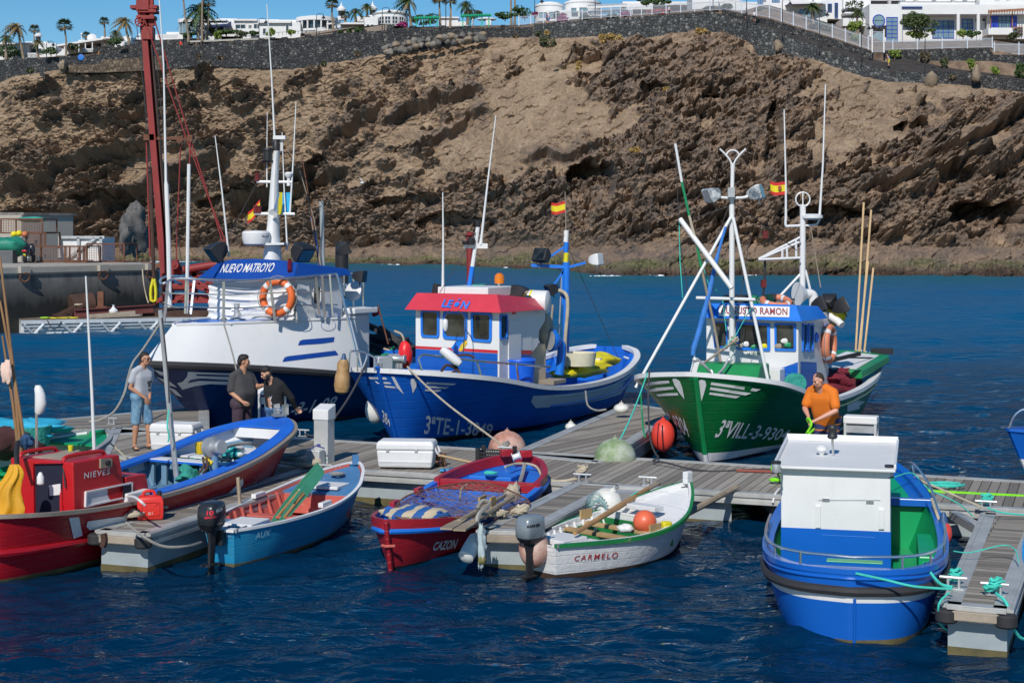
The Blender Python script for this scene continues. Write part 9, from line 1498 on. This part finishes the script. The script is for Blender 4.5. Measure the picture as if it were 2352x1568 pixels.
class Person:
 def __init__(s,label,lo,f,h=1.75,group=None):
  s.o=Vector(lo);s.f=Vector((f[0],f[1],0)).normalized();s.r=Vector((s.f.y,-s.f.x,0));s.k=h/1.75;s.root=thing('person',label,'person',lo,(s.f.x,s.f.y),group)
 def p(s,x,y,z):return s.o+s.r*x*s.k+s.f*y*s.k+Vector((0,0,z*s.k))
 def head(s,c,look,skin_parts,tilt=0.0,bulk=1.0):
  look=Vector(look).normalized();up=Vector((0,0,1));sd=look.cross(up).normalized();up2=sd.cross(look);up2,look=(up2*math.cos(tilt)+look*math.sin(tilt)),(look*math.cos(tilt)-up2*math.sin(tilt));k_=s.k
  s.hc,s.hl,s.hu,s.hs=Vector(c),look,up2,sd;M_=Matrix((sd,look,up2)).transposed()
  def q(x,y,z):return s.hc+(sd*x+look*y+up2*z)*k_
  s.q=q;s.M=M_
  skin_parts+=[(q(0,-.01,.025),(.074*k_,.092*k_,.098*k_),M_),(q(0,.025,-.045),(.056*k_*bulk,.066*k_,.072*k_),M_),(q(0,.055,-.088),(.026*k_,.026*k_,.022*k_),M_)]
  skin_parts+=[(q(0,.088,.020),q(0,.106,-.018),.011*k_,.014*k_),(q(-.036,.072,.033),q(.036,.072,.033),.013*k_,.013*k_),(q(-.018,.082,-.05),q(.018,.082,-.05),.011*k_,.011*k_)]
  for x in(-1,1):skin_parts+=[(q(x*.076,-.005,0),(.012*k_,.022*k_,.034*k_),M_),(q(x*.042,.06,-.012),(.026*k_,.028*k_,.024*k_),M_)]
 def face(s,brow=True,glasses=None,beard=None,hair=None,eyes=True):
  q,k_,M_=s.q,s.k,s.M
  if eyes:
   for x in(-1,1):
    mb=MB();mb.ell(q(x*.031,.084,.012),(.009*k_,.005*k_,.006*k_),10,6,M_);mb.build('eye',M_EYE,s.root)
    if brow:mb=MB();caps(mb,q(x*.016,.090,.030),q(x*.048,.078,.031),.006*k_,.004*k_,6);mb.build('eyebrow',M_HAIR,s.root)
  mb=MB();caps(mb,q(-.020,.094,-.052),q(.020,.094,-.052),.0055*k_,.0055*k_,6);mb.build('mouth',M_LIP,s.root)
  if glasses:
   mb=MB()
   for x in(-1,1):mb.ell(q(x*.034,.090,.012),(.027*k_,.010*k_,.019*k_),12,8,M_);caps(mb,q(x*.060,.080,.018),q(x*.078,-.005,.020),.004,.004,6)
   caps(mb,q(-.01,.100,.018),q(.01,.100,.018),.004,.004,6);mb.build('sunglasses',glasses,s.root)
  if hair:blob('hair',[(q(*c),tuple(x*k_ for x in r),M_)for c,r in hair[1]],hair[0],s.root,.012,2)
  if beard:blob('beard',[(q(*c),tuple(x*k_ for x in r),M_)for c,r in beard[1]],beard[0],s.root,.010,2)
def rows(A,tab,n=16,wide=1.0):
 out=[]
 for z in np.linspace(tab[0][0],tab[-1][0],n):
  y,w_,r=(float(np.interp(z,[t[0]for t in tab],[t[i]for t in tab]))for i in(1,2,3));out.append((A.p(-w_,y,z),A.p(w_,y,z),r*A.k,r*A.k))
 return out
M_EYE=paint('eye_dark',(.02,.016,.014),.2);M_LIP=paint('lip',(.26,.09,.075),.5)
HAIR_SHORT=[((0,-.035,.045),(.082,.082,.088)),((0,.0,.085),(.068,.068,.042)),((0,-.06,-.005),(.066,.05,.06))]
def std_arm(skin,sh,el,wr,k_=1.0,thick=1.0):skin+=[(sh,el,.050*k_*thick,.041*k_*thick),(el,lerp(el,wr,.35),.041*k_*thick,.040*k_*thick),(lerp(el,wr,.35),wr,.040*k_*thick,.027*k_)]
def std_leg(skin,hp,kn,an,k_=1.0):skin+=[(hp,kn,.083*k_,.056*k_),(kn,lerp(kn,an,.3),.056*k_,.060*k_),(lerp(kn,an,.3),an,.060*k_,.036*k_)]
def foot(skin,an,f,k_=1.0):skin+=[(an,an+Vector((0,0,-.045*k_))-f*.03*k_,.036*k_,.034*k_),(an+Vector((0,0,-.045*k_))+f*.02*k_,an+Vector((0,0,-.062*k_))+f*.15*k_,.036*k_,.024*k_)]+[(an+Vector((0,0,-.062*k_))+f*.13*k_+Vector((-f.y,f.x,0))*(.028-.014*i)*k_,an+Vector((0,0,-.068*k_))+f*(.195-.010*abs(i-.5))*k_+Vector((-f.y,f.x,0))*(.030-.015*i)*k_,.012*k_,.009*k_)for i in range(5)]
f_=Vector((.80,-.60,0));A=Person('man in a light grey printed T-shirt, sunglasses and denim shorts, standing at the left',G(325,1029,ZD+.02),f_,1.78);k_=A.k;sk=[]
for x,y,yf in((-.11,.06,.02),(.11,-.05,-.06)):std_leg(sk,A.p(x*.8,-.02,.88),A.p(x,y*.7+.02,.48),A.p(x*1.1,y,.085),k_);foot(sk,A.p(x*1.1,y,.085),(A.f+A.r*(.5 if x>0 else-.3)).normalized(),k_)
sk+=[(A.p(0,.02,1.0),A.p(0,.0,1.12),.10*k_,.10*k_),(A.p(0,.02,1.36),A.p(0,.055,1.53),.062*k_,.055*k_)]
std_arm(sk,A.p(-.18,.03,1.40),A.p(-.23,-.06,1.12),A.p(-.06,.16,.94),k_);std_arm(sk,A.p(.18,.03,1.40),A.p(.24,-.02,1.12),A.p(.05,.17,.93),k_);hand(sk,A.p(-.06,.16,.94),A.r*.5+A.f*.25+Vector((0,0,-.75)),-A.f,.6,k_);hand(sk,A.p(.05,.17,.93),-A.r*.55+A.f*.2+Vector((0,0,-.7)),-A.f,.6,k_)
A.head(A.p(0,.10,1.635),A.f*.9+A.r*-.25+Vector((0,0,-.08)),sk);blob('body',sk,M_SKIN[1],A.root,.010,2);A.face(True,paint('sunglass_lens',(.015,.012,.03),.12),None,(M_HAIR,HAIR_SHORT),eyes=False)
M_TEE=paint('tee_grey',(.34,.35,.38),.85,.1,bump=.25,scale=6);sh_=rows(A,[(.93,.0,.085,.112),(1.12,.02,.075,.108),(1.30,.03,.10,.112),(1.40,.03,.12,.075)])+[(A.p(-.17,.03,1.41),A.p(-.06,.03,1.46),.072*k_,.07*k_),(A.p(.17,.03,1.41),A.p(.06,.03,1.46),.072*k_,.07*k_)]+[(A.p(x*.18,.03,1.41),A.p(x*.212,-.015,1.24),.073*k_,.072*k_)for x in(-1,1)]
tee=blob('t_shirt',sh_,M_TEE,A.root,.014,6)
def mesh_bvh(o):M_=root_matrix(o);return BVHTree.FromPolygons([tuple(M_@v.co)for v in o.data.vertices],[list(p.vertices)for p in o.data.polygons])
tb=mesh_bvh(tee);M_PRINT=paint('print_dark',(.05,.05,.055),.85);patch('shirt_print',[(347-11+4,884),(347-10,877),(347-4,874),(347+4,875),(347+9,880),(347+10,890),(347+9,896),(347-11+4,897)],tb,M_PRINT,A.root,.006,2);letter('Oakwood',[(339,893),(355,889),(355,884),(339,888)],tb,M_TEE,A.root,off=.012)if False else patch('shirt_print_script',[(339,891),(346,886),(355,886),(350,890),(343,893)],tb,M_TEE,A.root,.010,1)
k=NT('washed_denim');k.col(k.ramp(k.noise(7,5,.7),[(.35,(.06,.15,.27)),(.55,(.16,.30,.42)),(.72,(.42,.52,.60))]));k.rough(.85);k.bump(k.noise(30,4),.2,.01);M_DENIM=k.m
blob('shorts',[(A.p(-.10,-.01,.95),A.p(.10,-.01,.95),.128*k_,.128*k_)]+[s_ for x,y in((-.11,.06),(.11,-.05))for s_ in[(A.p(x*.8,0,.88),A.p(x*.95,y*.4,.66),.110*k_,.100*k_),(A.p(x*.95,y*.4,.66),A.p(x*1.0,y*.7+.01,.50),.100*k_,.094*k_)]],M_DENIM,A.root,.014,3)
for x,y in((-.11,.06),(.11,-.05)):
 fd=(A.f+A.r*(.5 if x>0 else-.3)).normalized();an=A.p(x*1.1,y,.0);mb=MB();sd=Vector((-fd.y,fd.x,0));mb.prism([an+fd*a+sd*b for a,b in((-.07,-.03),(.06,-.04),(.17,-.05),(.215,-.01),(.19,.04),(.05,.035),(-.06,.03))],(0,0,.016));mb.tube(spline([an+fd*.04-sd*.04+Vector((0,0,.02)),an+fd*.09-sd*.02+Vector((0,0,.055)),an+fd*.15+sd*.01+Vector((0,0,.03))]),.009,5);mb.tube(spline([an+fd*.03+sd*.04+Vector((0,0,.02)),an+fd*.09+sd*.025+Vector((0,0,.05)),an+fd*.15+sd*.01+Vector((0,0,.03))]),.009,5);mb.build('flip_flop',M_BLACKR,A.root)
f_=Vector((.80,-.60,0)).normalized();lo=G(556,1044,ZD+.02);Bm=Person('heavy man in a dark grey T-shirt standing behind the blue bow deck',lo,f_,1.76);A=Bm;k_=A.k;sk=[]
for x,y in((-.11,.03),(.11,-.03)):std_leg(sk,A.p(x*.8,0,.90),A.p(x,y+.02,.48),A.p(x,y,.085),k_);foot(sk,A.p(x,y,.085),A.f,k_)
sk+=[(A.p(0,0,1.0),A.p(0,.03,1.15),.11*k_,.11*k_),(A.p(0,.0,1.36),A.p(0,.03,1.56),.075*k_,.066*k_)];std_arm(sk,A.p(.20,-.01,1.42),A.p(.24,-.03,1.14),A.p(.20,.22,.98),k_,1.12);std_arm(sk,A.p(-.20,-.01,1.42),A.p(-.26,.12,1.20),A.p(-.20,.36,1.26),k_,1.1);hand(sk,A.p(.20,.22,.98),A.f*.9+Vector((0,0,-.25)),-A.r,.5,k_);hand(sk,A.p(-.20,.36,1.26),A.f,-A.r,.3,k_)
A.head(A.p(0,.05,1.67),Vector((.95,.1,-.15)),sk,bulk=1.1);blob('body',sk,M_SKIN[1],A.root,.010,2);A.face(True,None,None,(M_HAIR,[((0,-.03,.05),(.088,.092,.088)),((0,.004,.092),(.072,.070,.048)),((0,-.07,0),(.074,.055,.075))]))
M_TEED=paint('tee_charcoal',(.045,.043,.045),.9,.15,bump=.25,scale=6);blob('t_shirt',rows(A,[(.95,.03,.09,.135),(1.12,.06,.09,.152),(1.30,.02,.11,.13),(1.42,.0,.13,.085)])+[(A.p(-.19,-.01,1.42),A.p(-.07,0,1.48),.078*k_,.08*k_),(A.p(.19,-.01,1.42),A.p(.07,0,1.48),.078*k_,.08*k_),(A.p(.20,-.01,1.42),A.p(.238,-.025,1.19),.082*k_,.08*k_),(A.p(-.20,-.01,1.42),A.p(-.245,.06,1.25),.08*k_,.078*k_)],M_TEED,A.root,.015,3);blob('shorts',[(A.p(-.11,0,.93),A.p(.11,0,.93),.14*k_,.14*k_)]+[(A.p(x*.8,0,.88),A.p(x,0,.52),.118*k_,.10*k_)for x in(-.11,.11)],paint('shorts_plum',(.05,.03,.045),.9,.3),A.root,.015,3)
mb=MB();a=A.p(.21,.30,.95);mb.tube([a,a+A.f*.12+Vector((0,0,.01))],.006,5);tag(mb.build('knife',M_STEEL),'small knife held by the man in the dark grey T-shirt','knife')
f_=Vector((-.66,-.75,0)).normalized();lo=G(632,1060,ZD+.02);A=Person('bearded man in a black sweater and jeans shorts, head bowed',lo,f_,1.72);k_=A.k;sk=[]
for x,y in((-.10,.05),(.10,-.04)):std_leg(sk,A.p(x*.8,0,.88),A.p(x,y+.03,.47),A.p(x*1.1,y,.085),k_);foot(sk,A.p(x*1.1,y,.085),A.f,k_)
sk+=[(A.p(0,.0,1.0),A.p(0,.03,1.12),.125*k_,.12*k_),(A.p(0,.06,1.36),A.p(0,.12,1.50),.062*k_,.058*k_)];std_arm(sk,A.p(.18,.02,1.38),A.p(.24,-.10,1.12),A.p(.22,-.22,.92),k_);std_arm(sk,A.p(-.18,.02,1.38),A.p(-.25,-.16,1.14),A.p(-.20,-.30,.95),k_);hand(sk,A.p(.22,-.22,.92),-A.f*.5+Vector((0,0,-.6)),A.r,.7,k_);hand(sk,A.p(-.20,-.30,.95),-A.f*.6+Vector((0,0,-.5)),-A.r,.7,k_)
A.head(A.p(0,.20,1.585),Vector((-.9,-.4,-.5)),sk,.05);blob('body',sk,M_SKIN[0],A.root,.010,2);A.face(True,None,(M_HAIR,[((0,.035,-.075),(.055,.058,.05)),((-.055,.02,-.045),(.02,.035,.05)),((.055,.02,-.045),(.02,.035,.05))]),(M_HAIR,[((0,-.02,.06),(.085,.092,.08)),((0,.004,.096),(.074,.072,.047)),((0,-.065,.0),(.07,.05,.06))]))
M_SWB=paint('sweater_black',(.010,.010,.011),.9,.2,bump=.3,scale=6);sw=blob('sweater',rows(A,[(.94,-.01,.085,.118),(1.12,.02,.08,.12),(1.28,.04,.10,.12),(1.38,.03,.12,.085)])+[(A.p(-.18,.02,1.38),A.p(-.07,.05,1.44),.078*k_,.076*k_),(A.p(.18,.02,1.38),A.p(.07,.05,1.44),.078*k_,.076*k_)]+[s_ for x,e,w2 in((1,A.p(.24,-.10,1.12),A.p(.222,-.20,.95)),(-1,A.p(-.25,-.16,1.14),A.p(-.205,-.28,.98)))for s_ in[(A.p(x*.18,.02,1.38),e,.076*k_,.062*k_),(e,w2,.062*k_,.045*k_)]],M_SWB,A.root,.014,3)
swb=mesh_bvh(sw);M_LET=paint('print_white',(.7,.7,.7),.8)
for i,ch in enumerate('NVART'):letter(ch,[(619+i*.6,906+i*12),(625+i*.6,905+i*12),(625+i*.6,897+i*12),(619+i*.6,898+i*12)],swb,M_LET,A.root,'print_letter',off=.008,bold=.02)if i else None
k=NT('denim_blue');k.col(k.ramp(k.noise(6,5,.7),[(.35,(.02,.06,.16)),(.6,(.05,.13,.28)),(.75,(.14,.24,.38))]));k.rough(.85);M_DEN2=k.m;blob('shorts',[(A.p(-.10,0,.92),A.p(.10,0,.92),.128*k_,.128*k_)]+[(A.p(x*.8,0,.88),A.p(x,.03,.50),.112*k_,.095*k_)for x in(-.10,.10)],M_DEN2,A.root,.014,3)
for x,y in((-.10,.05),(.10,-.04)):an=A.p(x*1.1,y,.05);blob('shoe',[(an-A.f*.03,an+A.f*.12,.048,.046),(an+A.f*.12,an+A.f*.19+Vector((0,0,-.01)),.046,.036),(an,an+Vector((0,0,.05)),.05,.046)],M_BLACKR,A.root,.010,2);mb=MB();mb.tube([an+Vector((0,0,.07)),an+Vector((0,0,.13))],.043,10);mb.build('sock',M_WHT,A.root)
f_=Vector((-.62,-.78,0)).normalized();lo=G(1897,1088,ZD+.02);A=Person('man in a bright orange T-shirt bending over a lime green hose',lo,f_,1.76);k_=A.k;sk=[]
for x,y in((-.12,.05),(.12,-.05)):std_leg(sk,A.p(x*.8,-.08,.86),A.p(x,y+.04,.46),A.p(x*1.1,y,.085),k_);foot(sk,A.p(x*1.1,y,.085),A.f,k_)
sk+=[(A.p(0,-.04,.98),A.p(0,.04,1.14),.11*k_,.11*k_),(A.p(0,.15,1.34),A.p(0,.24,1.48),.075*k_,.068*k_)];wl_,wr_=A.p(-.03,.44,.92),A.p(.10,.42,.98)
std_arm(sk,A.p(-.20,.13,1.36),A.p(-.29,.22,1.08),wl_,k_,1.12);std_arm(sk,A.p(.20,.13,1.36),A.p(.27,.22,1.08),wr_,k_,1.12);hand(sk,wl_,A.f*.4+A.r*.5+Vector((0,0,-.3)),Vector((0,0,-1)),1.1,k_);hand(sk,wr_,A.f*.5-A.r*.3+Vector((0,0,-.5)),-A.r,1.1,k_)
A.head(A.p(-.02,.30,1.565),Vector((-.9,-.35,-.42)),sk,.05,1.12);blob('body',sk,M_SKIN[2],A.root,.010,2);A.face(True,None,None,(paint('hair_brown',(.035,.022,.015),.7,.3,bump=.5,scale=25),[((0,-.03,.042),(.079,.082,.084)),((0,-.008,.078),(.066,.066,.040)),((0,-.06,-.01),(.064,.045,.055))]))
M_ORT=paint('tee_orange',(.72,.13,.008),.85,.08,bump=.3,scale=5);blob('t_shirt',rows(A,[(.88,-.05,.095,.138),(1.06,.04,.095,.142),(1.25,.11,.11,.135),(1.36,.14,.13,.09)])+[(A.p(-.20,.13,1.36),A.p(-.07,.16,1.43),.085*k_,.085*k_),(A.p(.20,.13,1.36),A.p(.07,.16,1.43),.085*k_,.085*k_),(A.p(-.20,.13,1.36),A.p(-.268,.195,1.16),.088*k_,.085*k_),(A.p(.20,.13,1.36),A.p(.252,.195,1.16),.088*k_,.085*k_)],M_ORT,A.root,.015,6)
k=NT('striped_shorts');sx_=k.n('ShaderNodeSeparateXYZ');k.l(k.coord('Object'),sx_.inputs[0]);k.col(k.ramp(k.math('FRACT',k.math('MULTIPLY',sx_.outputs[2],9)),[(0,(.02,.03,.10)),(.4,(.02,.03,.10)),(.45,(.30,.02,.03)),(.6,(.55,.25,.02)),(.7,(.02,.03,.10))]));k.rough(.85);blob('shorts',[(A.p(-.11,-.06,.90),A.p(.11,-.06,.90),.148*k_,.148*k_)]+[(A.p(x*.8,-.05,.86),A.p(x,.0,.50),.122*k_,.105*k_)for x in(-.12,.12)],k.m,A.root,.015,3)
rope('water_hose','lime green hose passing through the hands of the man in orange',spline([wr_+Vector((.02,-.03,-.12)),wr_+Vector((-.03,-.05,-.04)),lerp(wl_,wr_,.5)+A.f*.08,wl_+A.f*.08+Vector((-.03,-.03,-.06)),wl_+Vector((-.18,-.14,-.22)),P(1848,1006,27.9)]),.020,M_ROPEL,'hose')
mb=MB();mb.box(G(1879,1072,ZD)+Vector((0,0,.38)),(.46,.4,.3),-.3);tag(mb.build('white_box',M_PWHITE,bevel=.03),'white box in front of the man in orange','box')
def walker(label,u,v,off,top,low,f=(1,0),h=1.7,lean=.0,skin=0,bag=None,hair=M_HAIR):
 Y=ytop(u)+off;A=Person(label,P(u,v,Y),f,h);k_=A.k;sk=[]
 for x,y in((-.09,.14),(.09,-.14)):sk+=[(A.p(x,0,.88),A.p(x,y*.6+.04,.46),.085,.06),(A.p(x,y*.6+.04,.46),A.p(x,y,.07),.06,.04),(A.p(x,y,.05),A.p(x,y+.13,.03),.045,.035)]
 sk+=[(A.p(0,0,.95),A.p(0,lean,1.4),.12,.12),(A.p(0,lean,1.4),A.p(0,lean*1.3,1.55),.06,.05),(A.p(0,lean*1.4+.02,1.63),(.08,.10,.115),None)]
 for x in(-1,1):sk+=[(A.p(x*.19,lean,1.38),A.p(x*.25,lean-.05*x,1.1),.05,.04),(A.p(x*.25,lean-.05*x,1.1),A.p(x*.22,lean+.12,.9),.04,.035)]
 blob('body',sk,M_SKIN[skin],A.root,.03,2)
 if top is not None:blob('shirt',[(A.p(0,0,.97),A.p(0,lean,1.36),.15,.15),(A.p(-.16,lean,1.38),A.p(.16,lean,1.38),.09,.09)]+[(A.p(x*.19,lean,1.38),A.p(x*.24,lean,1.18),.07,.06)for x in(-1,1)],top,A.root,.03,2)
 blob('trousers',[(A.p(-.07,0,.92),A.p(.07,0,.92),.14,.14)]+[(A.p(x,0,.88),A.p(x,y*.5+.04,.5),.105,.085)for x,y in((-.09,.14),(.09,-.14))],low,A.root,.03,2);mb=MB();mb.ell(A.p(0,lean*1.4,1.68),(.088,.105,.09),10,7);mb.build('hair',hair,A.root)
 if bag is not None:mb=MB();mb.ell(A.p(0,lean-.2,1.2),(.15,.12,.24),10,8);mb.build('backpack',bag,A.root)
cl=lambda n,c:paint('cloth_'+n,c,.85)
walker('shirtless walker with yellow shorts and a blue backpack on the ramp',2042,151,.8,None,cl('yellow',(.6,.5,.02)),(-.9,-.3),1.65,.22,2,cl('blue',(.02,.12,.4)),cl('straw',(.5,.4,.2)));walker('walker in a pale vest and dark trousers on the upper ramp',1733,50,1.2,cl('pale',(.5,.5,.55)),cl('dark',(.02,.02,.03)),(0,1));walker('walker beside the lamp at the top of the ramp',1714,44,1.2,cl('grey',(.2,.2,.22)),cl('dark',(.02,.02,.03)),(0,1));walker('person in violet behind the first fence panels',1256,54,.2,cl('violet',(.12,.07,.3)),cl('dark',(.02,.02,.03)),(1,0));walker('person in white by the fence below the domes',1261,54,.4,cl('white',(.7,.7,.7)),cl('blue',(.02,.12,.4)),(-1,0));walker('person in white sitting under the wide pergola',1086,64,1.4,cl('white',(.7,.7,.7)),cl('white',(.7,.7,.7)),(-1,0));walker('second pale person near the fence by the red flowers',1537,38,.5,cl('white',(.7,.7,.7)),cl('dark',(.02,.02,.03)),(1,0));walker('person in red leaning on the black wall',415,116,.8,cl('red',(.55,.02,.02)),cl('dark',(.02,.02,.03)),(0,-1))
walker('bare armed person on the path behind the left wall',227,138,1.4,cl('orange',(.5,.2,.06)),cl('dark',(.02,.02,.03)),(1,0))
mb=MB();mb.lathe([(.55,0),(.55,.06),(.45,.08),(.02,.09)],P(186,132,ytop(186)-.1),24,(0,-1,0));tag(mb.build('blue_sign',paint('sign_blue',(.01,.12,.42),.5)),'round blue sign on the black wall left of the crane','sign')
